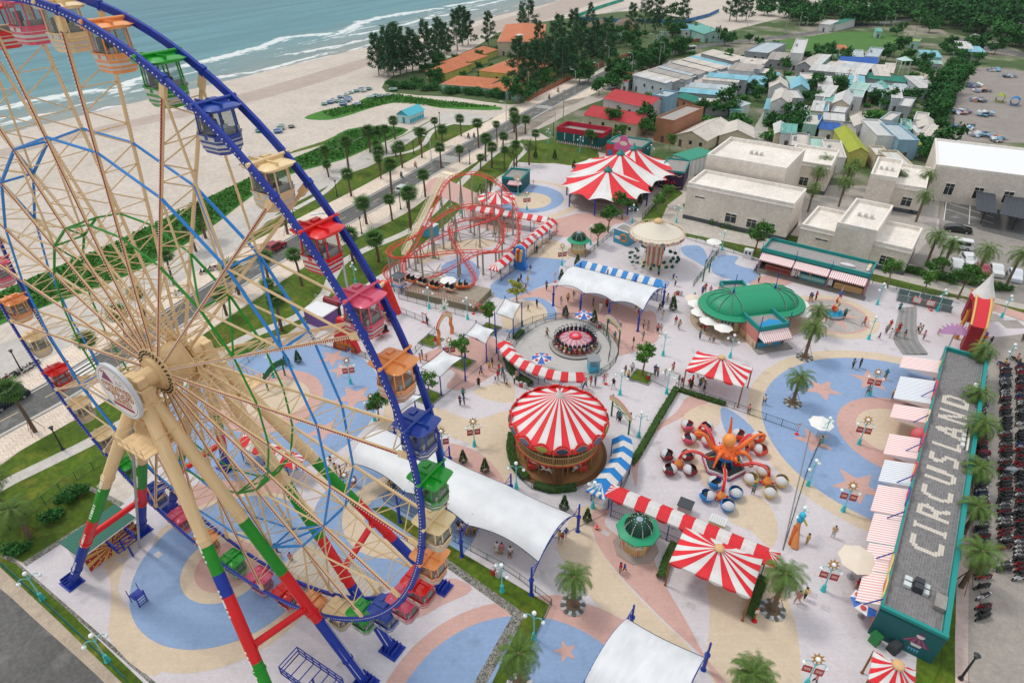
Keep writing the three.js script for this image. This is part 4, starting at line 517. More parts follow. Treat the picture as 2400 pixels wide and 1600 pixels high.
// small square sails
function sail(label,cor,hi,lo){// cor: four pixels round the sail at lo/hi height
const o=thing('sail_canopy',label,'canopy',null,0,'small white square sails'),H=[lo,hi,lo,hi],C=cor.map((q,i)=>G(q[0],q[1],H[i]));
part('sail',[grid(14,14,(u,v)=>{const a=C[0].clone().lerp(C[1],u),b=C[3].clone().lerp(C[2],u),p=a.lerp(b,v),e=1-0.16*Math.sin(u*Math.PI)*Math.abs(v-0.5)*2*Math.abs(v-.5)*2-0.16*Math.sin(v*Math.PI)*Math.pow(Math.abs(u-0.5)*2,2),m=C[0].clone().add(C[1]).add(C[2]).add(C[3]).multiplyScalar(0.25);return V3(m.x+(p.x-m.x)*e,p.y+0.55*Math.sin(u*Math.PI)*Math.sin(v*Math.PI),m.z+(p.z-m.z)*e);})],MEMB,o);
C.forEach((c,i)=>{const m=C[(i+2)%4],d=V3(c.x-m.x,0,c.z-m.z).normalize(),q=V3(c.x+d.x*0.25,0,c.z+d.z*0.25);part('post',[rod(q,V3(q.x,c.y+0.25,q.z),0.09,10),cyl(0.13,0.13,1,q.x,0.5,q.z,10)],POSTB,o);});
part('tie_beam',[rod(C[0],C[1],0.04,5),rod(C[1],C[2],0.04,5),rod(C[2],C[3],0.04,5),rod(C[3],C[0],0.04,5)],M(0x222a3a,0.5),o);return o;
}
const tq=(c,r,l)=>{const o=[];for(let i=0;i<l.length;i+=2)o.push([c*600+l[i]/ 3.92,r*400+l[i+1]/ 3.92]);return o;};
sail('small white square sail canopy beside the orange cabin',tq(1,2,[1690,325,1510,240,1720,80,1895,150]),4.2,3.2);
sail('small white square sail canopy by the round leafy tree',tq(1,1,[2110,1590,1925,1505,2025,1395,2190,1462]),4.2,3.2);
sail('small white square sail canopy nearest the yellow-leaved tree',tq(1,1,[2360,1365,2205,1310,2290,1170,2430,1225]),4.2,3.2);
sail('small white square sail canopy half hidden behind the blue cabin',tq(1,2,[1330,640,1270,560,1440,480,1530,500]),4.2,3.2);
// railings
function railing(label,pts,h=1.05,m=FENCE,gap=0.16,opt={}){
const o=thing('railing',label,'fence',null,0,opt.group||'park railings');const c=new THREE.CatmullRomCurve3(pts,!!opt.closed,'centripetal'),L=opt.curve?c.getLength():pts.slice(1).reduce((s,p,i)=>s+p.distanceTo(pts[i]),0);
const at=d=>{if(opt.curve)return c.getPointAt(Math.min(1,d/ L));let s=0;for(let i=1;i<pts.length;i++){const l=pts[i].distanceTo(pts[i-1]);if(s+l>=d-1e-6)return pts[i-1].clone().lerp(pts[i],(d-s)/ l);s+=l;}return pts[pts.length-1].clone();};
const n=Math.max(1,Math.round(L/ 2));for(let i=0;i<n;i++){const a=at(L*i/ n),b=at(L*(i+1)/ n),r=[rod(V3(a.x,h,a.z),V3(b.x,h,b.z),0.03,4),rod(V3(a.x,0.12,a.z),V3(b.x,0.12,b.z),0.025,4)];const k=Math.round(L/ n/ gap);for(let j=1;j<k;j++){const p=a.clone().lerp(b,j/ k);r.push(rod(V3(p.x,0.12,p.z),V3(p.x,h,p.z),0.014,3));}part('rail_panel',r,m,o);part('post',[rod(V3(a.x,0,a.z),V3(a.x,h+0.08,a.z),0.045,6)],m,o);}
return o;
}
function hedge(label,pts,w,h,parent){// clipped hedge: a ribbon of leaf tufts round a rough core
const o=thing('hedge',label,'hedge',null,0,'clipped hedges');const c=new THREE.CatmullRomCurve3(pts,false,'centripetal'),L=c.getLength(),n=Math.ceil(L/ 0.6);
const at=(u,off,y)=>{const p=c.getPointAt(u),t=c.getTangentAt(u),l=Math.hypot(t.x,t.z)||1;return V3(p.x-t.z/ l*off,y,p.z+t.x/ l*off);};
const core=[];for(const[o0,y0,o1,y1]of[[-w/ 2,0,-w/ 2,h],[-w/ 2,h,w/ 2,h],[w/ 2,h,w/ 2,0]])core.push(grid(n,3,(u,v)=>{const q=at(u,o0+(o1-o0)*v,y0+(y1-y0)*v);const k=0.06;return V3(q.x+k*Math.sin(u*L*5+v*4),q.y*(1+0.06*Math.sin(u*L*7)),q.z+k*Math.cos(u*L*4+v*3));}));part('hedge_body',core,M(0x35521f,1,{map:mottle}),o);
const vs=[];const N=Math.min(6000,Math.floor(L*(w+2*h)*60));for(let i=0;i<N;i++){const u=rnd(),k=rnd()*(w+2*h),off=k<h?-w/ 2:k<h+w?k-h-w/ 2:w/ 2,y=k<h?k:k<h+w?h:k-h-w,p=at(u,off,y);leafTri(vs,p,0.11);}part('hedge_leaves',[leafGeo(vs)],LEAFH,o).userData.kind='stuff';return o;
}
// ---------------------------------------------------------------- rides
const WOOD=stain(0x9a6f44),WOODD=stain(0x7a5230),BRASS=M(0xc49a52,0.35,{metalness:0.6}),ORNR=M(0xd6281f,0.5),TAN=M(0x9a9384,0.55),CTRK=M(0xe0412e,0.45),CREAMW=M(0xe6d9bb,0.6),ORANGE=M(0xf0752e,0.4),ORANGEL=M(0xf2954a,0.45),BLACK=M(0x17181b,0.6),HAIRM=M(0x1c1613,0.8);
const SK=[0xc89068,0xb87e58,0xd6a27c].map(c=>M(c,0.6));
const ringOf=(n,f)=>{for(let i=0;i<n;i++)f(i/ n*2*Math.PI,i);};
const P3=(r,a,y)=>V3(r*Math.cos(a),y,r*Math.sin(a));
{// carousel, two decks under a striped roof
const o=thing('carousel','double-deck carousel with red and white striped roof and painted horses','carousel',V3(5.4,0,-57.1));
part('platform',[cyl(5.55,5.6,0.3,0,0.15,0,64)],WOOD,o);part('platform_rim',[cyl(6.0,6.1,0.12,0,0.06,0,64)],WOODD,o);
part('upper_deck',[cyl(5.0,5.0,0.18,0,2.85,0,64)],WOOD,o);part('core',[cyl(1.5,1.6,5.4,0,2.9,0,24)],M(0xd8c49a,0.5),o);
part('deck_fascia',[cyl(5.06,5.0,0.42,0,2.72,0,64,true)],M(0xc8a468,0.5),o);part('deck_trim',[new THREE.TorusGeometry(5.06,0.07,6,64).rotateX(Math.PI/ 2).translate(0,2.5,0)],ORNR,o);
const bal=[];ringOf(150,a=>bal.push(rod(P3(5.0,a,2.95),P3(5.0,a,3.75),0.022,4)));bal.push(new THREE.TorusGeometry(5.0,0.05,6,64).rotateX(Math.PI/ 2).translate(0,3.78,0));part('balustrade',bal,M(0xd9bd86,0.4),o).userData.kind='stuff';
ringOf(18,(a,i)=>part('post',[rod(P3(4.9,a,0.3),P3(4.9,a,5.5),0.06,8)],BRASS,o));
for(let i=0;i<36;i++){const a0=i/ 36*2*Math.PI,a1=(i+1)/ 36*2*Math.PI;part('roof_panel',[grid(3,6,(u,v)=>{const a=a0+(a1-a0)*u,r=0.45+5.25*(1-v);return P3(r,a,5.6+3.3*Math.pow(1-(r-0.45)/ 5.25,1.12));})],i%2?TWHITE:TRED,o);}
ringOf(16,(a,i)=>{const s=new THREE.Shape();s.moveTo(-1.1,-0.3);s.lineTo(1.1,-0.3);s.lineTo(1.1,0.15);s.bezierCurveTo(0.95,0.25,0.8,0.3,0.6,0.55);s.bezierCurveTo(0.3,0.85,-0.3,0.85,-0.6,0.55);s.bezierCurveTo(-0.8,0.3,-0.95,0.25,-1.1,0.15);const g=new THREE.ExtrudeGeometry(s,{depth:0.1,bevelEnabled:false});g.rotateX(-0.35);g.rotateY(-a+Math.PI/ 2);const p=P3(5.72,a,5.5);g.translate(p.x,p.y,p.z);const b=part('rounding_board',[g],ORNR,o);const q=P3(5.86,a,5.62);const el=new THREE.SphereGeometry(0.5,14,8);el.scale(1.35,0.62,0.12);el.rotateX(-0.35);el.rotateY(-a+Math.PI/ 2);el.translate(q.x,q.y,q.z);part('painted_medallion',[el],M([0x28324a,0x8a8f2e,0x5a6478,0x3a5a66][i%4],0.5),b);const k=P3(5.8,a+Math.PI/ 16,5.75);part('boss',[ball(0.17,k.x,k.y,k.z,8,6)],ORNR,o);const dots=[];for(let j=0;j<14;j++){const f=(j/ 13-0.5)*2,w=P3(5.84,a+f*0.18,5.62+0.62*Math.max(0,1-Math.abs(f)*1.25));dots.push(ball(0.035,w.x,w.y,w.z,4,3));}part('bulb',dots,BULBW,o).userData.kind='stuff';});
part('rim_skirt',[cyl(5.7,5.5,0.5,0,5.25,0,64,true)],M(0xb8693a,0.5),o);part('finial',[lathe([[0,1.1],[0.12,1.0],[0.1,0.85],[0.3,0.6],[0.42,0.25],[0.5,0]],16,0,8.75,0)],TWHITE,o);part('finial_knob',[ball(0.16,0,9.95,0,10,8)],ORNR,o);
{const a=1.62,st=[];for(let i=0;i<11;i++){const r=5.9-i*0.12,y=0.45+i*0.24,p=P3(r,a,y);st.push(box(0.9,0.05,0.3,p.x,p.y,p.z,-a+Math.PI/ 2));}part('stair_tread',st,WOODD,o);for(const s of[-1,1]){const f=P3(6.0,a+s*0.08,0.2),t=P3(4.7,a+s*0.1,2.9);part('stair_rail',[beam(f,t,0.22,0.06),rod(f.clone().add(V3(0,0.9,0)),t.clone().add(V3(0,0.9,0)),0.03,5)],WOODD,o);}}
const horse=(m)=>[ball(0.3,0,0,0,10,8,1.9,0.95,0.85),rod(V3(0.42,0.1,0),V3(0.72,0.6,0),0.17,8,0.1),ball(0.14,0.86,0.6,0,8,6,1.7,0.85,0.8),rod(V3(0.38,-0.15,0.12),V3(0.62,-0.6,0.12),0.08,6,0.05),rod(V3(0.38,-0.15,-0.12),V3(0.75,-0.35,-0.12),0.08,6,0.05),rod(V3(-0.4,-0.1,0.12),V3(-0.62,-0.62,0.12),0.1,6,0.05),rod(V3(-0.4,-0.1,-0.12),V3(-0.72,-0.5,-0.12),0.1,6,0.05),rod(V3(-0.5,0.1,0),V3(-0.78,-0.2,0),0.06,6,0.03),cyl(0.025,0.025,2.6,0,0.2,0,6)];
for(const[y,n,r]of[[1.25,14,4.2],[3.9,12,4.1]])ringOf(n,(a,i)=>{const m=M([0xe8e2da,0x6a4a34,0xd9cbb8,0x2f2a2a,0xe8e2da][i%5],0.45),p=P3(r,a+0.15,y+(i%2?0.15:-0.05));const h=part('horse',horse().map(g=>{g.rotateY(-a-Math.PI/ 2-0.15);g.translate(p.x,p.y,p.z);return g;}),m,o);const s=ball(0.26,0,0.12,0,8,6,1,0.8,1.08);s.rotateY(-a);s.translate(p.x,p.y,p.z);part('saddle',[s],M([0xc5302a,0x5a3f8e,0x2a6fb0,0xd9a32a][i%4],0.5),h);});
for(const a of[0.9,2.4]){const p=P3(4.3,a,0.95);part('carriage',[rbox(1.1,0.8,1.2,0.2,p.x,p.y,p.z)],M(0xc83a32,0.5),o);}
}
{// spinning disc ride
const dc=V3(9.63,0,-80.22),o=thing('spinning_disc_ride','spinning disc ride with pink cone and ring of outward black seats','ride',dc);
part('turntable',[cyl(3.85,3.85,0.28,0,0.2,0,64)],stain(0xb9b6b4),o);part('turntable_edge',[cyl(3.9,3.9,0.14,0,0.1,0,64,true)],DARK,o);part('seat_skirt',[cyl(2.75,2.9,0.7,0,0.7,0,48)],WRED,o);
const TPINK=M(0xd9a8b4,0.5,{map:mottle}),TRIB=M(0xa8345a,0.5);for(let i=0;i<12;i++){const a0=i/ 12*6.2832,a1=(i+1)/ 12*6.2832;part('cone_panel',[tri([P3(0.8,a0,1.75),P3(2.5,a1,1.15),P3(2.5,a0,1.15),P3(0.8,a0,1.75),P3(0.8,a1,1.75),P3(2.5,a1,1.15)])],TPINK,o);part('cone_rib',[rod(P3(0.8,a0,1.77),P3(2.5,a0,1.17),0.04,5)],TRIB,o);}
part('crown_ring',[lathe([[0.4,1.95],[0.85,1.95],[0.95,1.7],[0.8,1.65]],32)],WRED,o);part('crown_dome',[ball(0.6,0,1.75,0,16,8,1,0.6,1)],M(0xd88aa0,0.4),o);
ringOf(26,(a,i)=>{const g=[rbox(0.5,0.12,0.55,0.05,0,0.85,0),rbox(0.1,0.95,0.5,0.05,-0.28,1.3,0)],h=new THREE.TorusGeometry(0.32,0.055,6,14,Math.PI*1.2);h.rotateY(0.2);h.rotateZ(0.0);h.translate(-0.05,1.75,0);g.push(h,rod(V3(-0.05,1.45,0.3),V3(0.2,1.1,0.2),0.05,5),rod(V3(-0.05,1.45,-0.3),V3(0.2,1.1,-0.2),0.05,5));part('seat',g.map(q=>{q.rotateY(-a);const p=P3(3.0,a,0);q.translate(p.x,p.y,p.z);return q;}),M(0x171b33,0.5),o);});
}
{// chair swing ride
const o=thing('chair_swing_ride','chair swing ride with cream domed roof and hanging green seats','ride',V3(26.7,0,-107));
part('base_plate',[cyl(2.3,2.4,0.3,0,0.15,0,40)],M(0xd9cdb4,0.6),o);
ringOf(20,(a,i)=>part('pillar_panel',[rbox(0.42,4.9,0.08,0.03).rotateY(-a+Math.PI/ 2).translate(1.5*Math.cos(a),2.7,1.5*Math.sin(a))],i%2?M(0xd9d2c4,0.5):M(0xcf7a63,0.5),o));part('pillar_core',[cyl(1.42,1.42,5,0,2.7,0,32)],M(0xd9d2c6,0.6),o);
ringOf(10,a=>part('pillar_mirror',[ball(0.22,1.58*Math.cos(a),2.6,1.58*Math.sin(a),10,8,1,1.4,1)],BRASS,o));
part('roof',[lathe([[0,8.55],[0.8,8.5],[1.1,8.25],[2.0,7.5],[3.2,6.85],[4.9,6.35]],56)],M(0xd8cfbf,0.65),o);part('roof_cap',[lathe([[0,9.1],[0.5,9.05],[0.85,8.8],[0.9,8.5],[0.8,8.4]],32)],M(0xd2ae82,0.6),o);part('roof_underside',[cyl(4.85,4.85,0.1,0,6.1,0,48)],M(0xb8a68e,0.7),o);
ringOf(16,(a,i)=>{const s=new THREE.Shape();s.moveTo(-0.95,-0.25);s.lineTo(0.95,-0.25);s.quadraticCurveTo(0.9,0.1,0.5,0.25);s.quadraticCurveTo(0,0.6,-0.5,0.25);s.quadraticCurveTo(-0.9,0.1,-0.95,-0.25);const g=new THREE.ExtrudeGeometry(s,{depth:0.1,bevelEnabled:false});g.rotateY(-a+Math.PI/ 2);const p=P3(4.95,a,6.2);g.translate(p.x,p.y,p.z);const b=part('rounding_board',[g],M(0xd9b9a0,0.5),o);const q=P3(5.06,a,6.25),e=ball(0.4,0,0,0,12,8,1.2,0.7,0.15);e.rotateY(-a+Math.PI/ 2);e.translate(q.x,q.y,q.z);part('painted_medallion',[e],M([0x6e7d7c,0xb8a8a0][i%2],0.5),b);const w=P3(5.02,a+0.19,6.1);part('orange_drop',[rbox(0.18,0.55,0.14,0.05).rotateY(-a).translate(w.x,w.y,w.z)],M(0xd9603e,0.5),o);});
const cr=[];ringOf(40,a=>cr.push(rod(P3(4.6,a,6.45),P3(4.75,a,6.95),0.03,4)));cr.push(new THREE.TorusGeometry(4.75,0.05,5,48).rotateX(Math.PI/ 2).translate(0,6.95,0));part('roof_rail',cr,M(0xd8c9a8,0.6),o).userData.kind='stuff';
for(const[r,n,y]of[[4.5,20,1.1],[3.5,12,1.3]])ringOf(n,(a,i)=>{const p=P3(r,a+(n===12?0.2:0),y+(i%3)*0.25);const s=part('swing_seat',[rbox(0.5,0.1,0.45,0.04),rbox(0.5,0.4,0.08,0.03,0,0.25,-0.2),box(0.05,0.3,0.45,0.24,0.15,0),box(0.05,0.3,0.45,-0.24,0.15,0)].map(g=>{g.rotateY(-a);g.translate(p.x,p.y,p.z);return g;}),M(0x0f5a4a,0.5),o);const c=[];for(const s2 of[-0.2,0.2])c.push(rod(p.clone().add(V3(s2,0.3,0)),V3(p.x+s2*0.5,6.1,p.z),0.012,3));part('chain',c,M(0x8a8d90,0.5),s);});
}
{// octopus ride
const OZ=(x,y,z=0)=>G(1530+x/ 6.533,960+y/ 6.533,z),bc=OZ(1080,860),o=thing('octopus_ride','orange octopus ride with five red arms and shell shaped pods','ride',V3(bc.x,0,bc.z)),L=v=>v.sub(V3(bc.x,0,bc.z));
const hexp=Array.from({length:6},(_,i)=>P3(2.5,i/ 6*6.2832+0.55,0));hexp.forEach((a,i)=>{const b=hexp[(i+1)%6];const w=part('pit_wall',[beam(V3(a.x,0.35,a.z),V3(b.x,0.35,b.z),0.7,0.1)],M(0xd9d6d4,0.6),o);const n=V3((a.x+b.x)/ 2,0,(a.z+b.z)/ 2).normalize().multiplyScalar(0.06);part('wave_stripe',[beam(V3(a.x+n.x,0.18,a.z+n.z),V3(b.x+n.x,0.18,b.z+n.z),0.32,0.06)],i%2?TBLUE:M(0x1d4fa0,0.6),w);part('red_wave',[tube(Array.from({length:9},(_,j)=>a.clone().lerp(b,j/ 8).add(n).add(n).add(V3(0,0.3+0.1*Math.sin(j*1.6),0))),0.06,5,30)],WRED,w);});
part('pit_floor',[flat(hexp,0.06)],M(0x3f4448,0.8),o);part('drive_column',[cyl(0.8,1.0,1.7,0,0.85,0,16)],M(0x15202c,0.6),o);part('blue_collar',[lathe([[0.5,2.3],[0.9,2.1],[1.15,1.7],[0.9,1.35],[0.6,1.5]],20),...Array.from({length:6},(_,i)=>rod(P3(0.9,i*1.05,1.6),P3(1.15,i*1.05,0.9),0.14,6,0.08))],M(0x1673c4,0.45),o);
// body of the octopus
part('octopus_body',[lathe([[0,3.7],[0.5,3.55],[0.6,3.2],[0.75,2.9],[1.1,2.5],[1.25,2.2],[0.9,2.1]],24)],ORANGE,o,'orange octopus body');part('octopus_head',[ball(0.78,0,4.1,0,24,18,1,1.1,1)],M(0xf09a4a,0.35),o);
const spots=[];for(let i=0;i<22;i++){const a=i*2.4,r=1.0+0.2*Math.sin(i),y=2.35+0.3*(i%3);spots.push(ball(0.1,r*Math.cos(a)*(1.25-0.15*(i%3)),y,r*Math.sin(a)*(1.25-0.15*(i%3)),6,5));}part('pink_spot',spots,M(0xd62a4a,0.5),o).userData.kind='stuff';
const tent=(pts,r0,r1,n)=>part(n,[trunkGeo(pts,r0,r1,9)],ORANGE,o);
tent([V3(0.2,3.2,-0.9),V3(0.3,3.9,-1.1),V3(0.25,5.2,-1.0),V3(0.15,6.6,-1.1)],0.28,0.1,'raised_tentacle');
const XY=(a,l)=>l.map(([r,y,d=0])=>P3(r,a+d,y));// tentacles at camera right, left and front
tent(XY(2.85+0.5,[[0.8,2.5],[1.6,2.7],[2.4,3.9],[3.0,4.6],[3.7,4.7],[3.9,4.4]]),0.36,0.12,'tentacle');tent(XY(-0.2,[[0.8,2.5],[1.6,2.7],[2.5,3.5],[3.4,4.2],[4.3,4.2],[4.6,3.8],[4.2,3.6]]),0.36,0.12,'tentacle');tent(XY(0.5,[[0.9,2.4],[1.7,3.0],[2.3,2.8],[2.9,2.0],[3.1,1.4],[2.8,1.2],[2.6,1.5]]),0.3,0.09,'tentacle');tent(XY(2.4,[[0.9,2.4],[1.5,3.0],[2.0,2.6],[2.4,1.8],[2.6,1.5]]),0.28,0.09,'tentacle');tent(XY(1.3,[[0.8,2.2],[1.4,2.3],[1.8,2.9],[2.0,2.4]]),0.28,0.12,'tentacle');tent(XY(-1.2,[[0.8,2.4],[1.6,2.5],[2.4,3.1],[3.0,2.9]]),0.32,0.1,'tentacle');
const SETS=[[690,420,0xd8536e,[530,250,550,450,845,490,820,275]],[390,880,0x7d1620,[215,700,260,925,570,935,530,705]],[1040,1380,0x1f7fc8,[945,1125,825,1325,1265,1275,1140,1475]],[1740,1150,0xdab866,[1500,1065,1690,945,1965,1100,1790,1265]],[1480,580,0xdf4a2c,[1310,390,1610,425,1650,625,1370,605]]];
for(const[hx,hy,col,pods]of SETS){
const h=L(OZ(hx,hy)),ang=Math.atan2(h.z,h.x),R=Math.hypot(h.x,h.z);const arm=part('arm',[trunkGeo(XY(ang,[[0.9,1.0],[2.0,1.35],[R*0.62,2.3],[R*0.85,2.5],[R*0.97,2.0],[R,1.5]]),0.2,0.17,10)],WRED,o);const studs=[];const cv=new THREE.CatmullRomCurve3(XY(ang,[[2.0,1.35],[R*0.62,2.3],[R*0.85,2.5],[R*0.97,2.0]]));for(let i=0;i<26;i++){const p=cv.getPoint(i/ 25);for(const s of[-1,1])studs.push(box(0.05,0.05,0.05,p.x-s*0.17*Math.sin(ang),p.y+0.13,p.z+s*0.17*Math.cos(ang)));}part('arm_bulb',studs,M(0xf0c8b8,0.5),arm).userData.kind='stuff';
part('lift_ram',[rod(P3(0.9,ang,1.7),P3(2.1,ang,1.45),0.09,8)],BRASS,o);
const hub=part('hub_bell',[lathe([[0.2,1.5],[0.26,1.2],[0.45,0.75],[0.55,0.45],[0.3,0.42]],16,h.x,0,h.z)],ORANGEL,o);part('hub_ring',[cyl(0.6,0.45,0.16,h.x,0.36,h.z,16)],WRED,hub);
for(let i=0;i<8;i+=2){const p=L(OZ(pods[i],pods[i+1]+25,0.4)),yaw=Math.atan2(-(p.z-h.z),p.x-h.x)+i*0.9+0.6;const pod=new THREE.Group();pod.name='pod';o.add(pod);pod.position.set(p.x,0.12,p.z);pod.rotation.y=yaw;pod.scale.setScalar(1.15);
const shell=(t0,t1,p0,p1,r,sx=1)=>{const g=new THREE.SphereGeometry(r,20,12,p0,p1-p0,t0,t1-t0);g.scale(1.05,0.82,0.95);g.translate(0,0.58,0);return g;};
part('pod_shell',[shell(1.35,3.14,0,6.2832,0.72),shell(0.95,1.4,0.6,5.6,0.74)],M(col,0.55),pod);part('pod_hood',[shell(0.05,1.42,1.9,4.4,0.74)],M(0xc4c6c8,0.6),pod);part('pod_seat',[rbox(0.7,0.3,0.8,0.08,-0.05,0.5,0),rbox(0.16,0.5,0.8,0.06,0.32,0.75,0)],M(0x33363b,0.7),pod);part('pod_nose',[shell(0.85,1.4,-0.6,0.6,0.73)],M(0xdededc,0.6),pod);
part('spoke',[beam(V3(h.x,0.35,h.z),V3(p.x,0.3,p.z),0.14,0.14)],STEEL,hub);const k=V3(h.x,0.36,h.z).lerp(V3(p.x,0.3,p.z),0.4);part('spoke_joint',[ball(0.17,k.x,k.y,k.z,8,6)],WRED,hub);}
}
}
{// roller coaster
const Z=(x,y,h)=>G(880+x/ 5.227,390+y/ 5.227,h),o=thing('roller_coaster','compact red steel roller coaster with cream lift stair and tan supports','roller coaster');
const T=[[390,1375,1.6],[200,1395,1.7],[112,1310,1.9],[165,1225,2.1],[330,1140,2.4],[450,1000,3.2],[600,720,5.6],[740,430,7.8],[850,220,9.2],[960,122,9.7],[1100,88,9.8],[1230,84,9.7],[1430,155,9.2],[1600,295,8.3],[1715,500,7],[1755,680,5.9],[1740,860,5],[1640,1005,4.5],[1450,1040,4.5],[1250,1035,4.8],[900,1050,5.3],[450,1100,5.9],[240,1108,6.2],[155,1060,6.4],[225,975,6.7],[500,830,7],[700,680,7.1],[830,590,7],[1000,505,6.9],[1230,470,6.7],[1470,482,6.4],[1540,530,6.1],[1490,610,5.7],[1250,700,5.1],[950,790,4.4],[700,905,3.6],[500,1020,2.9],[370,1130,2.3],[335,1230,1.9],[370,1320,1.5],[450,1372,1.25],[560,1380,1.2],[720,1340,1.4],[1000,1200,2.2],[1220,1072,3],[1440,1030,3.3],[1535,920,3.3],[1565,780,3.3],[1530,660,3.3],[1400,612,3.2],[1200,635,3.1],[1020,668,3],[920,725,2.9],[918,820,2.7],[1000,980,2.4],[1130,1200,2.0],[1205,1340,1.8],[1195,1430,1.7],[1100,1470,1.65],[850,1455,1.6],[600,1410,1.6]];
const cv=new THREE.CatmullRomCurve3(T.map(t=>Z(...t)),true,'centripetal'),N=900,F=[],up=V3(0,1,0);for(let i=0;i<=N;i++){const p=cv.getPoint(i/ N),t=cv.getTangent(i/ N),s=t.clone().cross(up).normalize(),a=cv.getTangent(((i+6)%N)/ N),b=cv.getTangent(((i-6+N)%N)/ N),bend=Math.max(-0.7,Math.min(0.7,-(a.x*b.z-a.z*b.x)*1.4));s.applyAxisAngle(t,bend*0.8);F.push([p,t,s,s.clone().cross(t)]);}
for(const k of[-1,1])for(let q=0;q<6;q++){const pts=F.slice(q*150,q*150+151).map(f=>f[0].clone().addScaledVector(f[2],k*0.42));part('rail',[tube(pts,0.07,5,260)],CTRK,o);}
for(let q=0;q<6;q++)part('spine',[tube(F.slice(q*150,q*150+151).map(f=>f[0].clone().addScaledVector(f[3],-0.28)),0.1,5,260)],M(0xc4402f,0.5),o);
const ties=[];for(let i=0;i<N;i+=4){const f=F[i],a=f[0].clone().addScaledVector(f[2],0.42),b=f[0].clone().addScaledVector(f[2],-0.42),c=f[0].clone().addScaledVector(f[3],-0.28);ties.push(rod(a,b,0.045,4),rod(a,c,0.035,4),rod(b,c,0.035,4));}part('track_tie',ties,CTRK,o).userData.kind='stuff';
for(let i=6;i<N;i+=15){const f=F[i],p=f[0].clone().addScaledVector(f[3],-0.35);if(p.y<1.9)continue;const s=V3(f[2].x,0,f[2].z).normalize(),w=0.5+p.y*0.13,col=[rod(V3(p.x,0,p.z),p,0.17,8),box(0.6,0.08,0.6,p.x,0.06,p.z)];if(p.y>3.2){for(const k of[-1,1]){const b=V3(p.x+s.x*k*w,0,p.z+s.z*k*w);if(i%2)col.push(rod(b,V3(p.x,p.y*0.85,p.z),0.08,6));}col.push(rod(V3(p.x-s.x*w,0.1,p.z-s.z*w),V3(p.x+s.x*w,0.1,p.z+s.z*w),0.07,5));}part('support',col,TAN,o);}
{const c=Z(1240,870,0);for(let i=0;i<12;i++){const a=i*0.5236;part('ground_tie',[beam(V3(c.x,0.08,c.z),V3(c.x+5*Math.cos(a),0.08,c.z+5*Math.sin(a)),0.1,0.12)],TAN,o);}part('tie_hub',[cyl(0.5,0.5,0.15,c.x,0.1,c.z,12)],STEEL,o);const c2=Z(735,1305,0);for(let i=0;i<9;i++){const a=i*0.698;part('ground_tie',[beam(V3(c2.x,0.08,c2.z),V3(c2.x+3.6*Math.cos(a),0.08,c2.z+3.6*Math.sin(a)),0.1,0.12)],TAN,o);}}
// lift stair beside the first climb
const A=Z(350,1080,2.2),B=Z(820,130,9.2),ss=V3(B.x-A.x,0,B.z-A.z).normalize().cross(up),ch=[];for(const k of[-0.45,0.45])part('stair_stringer',[beam(A.clone().addScaledVector(ss,k),B.clone().addScaledVector(ss,k),0.32,0.12,up)],CREAMW,o);const tr2=[];for(let i=0;i<62;i++){const p=A.clone().lerp(B,i/ 61);tr2.push(box(0.95,0.08,0.26,p.x,p.y+0.05,p.z,Math.atan2(-ss.z,ss.x)));}part('stair_tread',tr2,CREAMW,o).userData.kind='stuff';for(const k of[-0.5,0.5]){const g=[];for(const h of[0.5,1])g.push(rod(A.clone().addScaledVector(ss,k).add(V3(0,h,0)),B.clone().addScaledVector(ss,k).add(V3(0,h,0)),0.03,5));for(let i=0;i<=20;i++){const p=A.clone().lerp(B,i/ 20).addScaledVector(ss,k);g.push(rod(p,p.clone().add(V3(0,1,0)),0.025,4));}part('stair_rail',g,CREAMW,o);}
const top=Z(905,75,9.4);part('lift_platform',[box(3.4,0.1,1.6,top.x,9.2,top.z,PR),...[0.5,1].map(h=>box(3.4,0.05,0.05,top.x+0.4,9.2+h,top.z-0.7,PR))],CREAMW,o);
// station platform with stair and railings
const R=rect3(950,678,1112,716,972,643,1.2),st=thing('coaster_station','low olive boarding platform of the coaster with red railings and steps','platform',R.c,R.rot);part('deck',[box(R.w,0.1,R.d+1.2,0,1.15,-0.3)],stain(0xa59a88),st);part('front_wall',[box(R.w,1.1,0.15,0,0.55,R.d/ 2+0.2)],stain(0x8b8468),st);part('side_wall',[box(0.15,1.1,R.d+1,R.w/ 2,0.55,-0.3)],stain(0x8b8468),st);
const sr=[];for(const h of[0.5,1])sr.push(box(R.w,0.05,0.05,0,1.2+h,R.d/ 2+0.15));for(let i=0;i<=24;i++)sr.push(box(0.05,1,0.05,-R.w/ 2+R.w*i/ 24,1.7,R.d/ 2+0.15));part('railing',sr,M(0xb06058,0.6),st);for(let i=0;i<7;i++)part('step',[box(0.4,0.17,1.3,R.w/ 2+0.3+i*0.36,1.05-i*0.16,R.d/ 2-0.6)],M(0xa85a4e,0.7),st);part('step_rail',[rod(V3(R.w/ 2,2.1,R.d/ 2),V3(R.w/ 2+2.7,1,R.d/ 2),0.04,5),rod(V3(R.w/ 2,2.1,R.d/ 2-1.3),V3(R.w/ 2+2.7,1,R.d/ 2-1.3),0.04,5)],M(0xb06058,0.6),st);
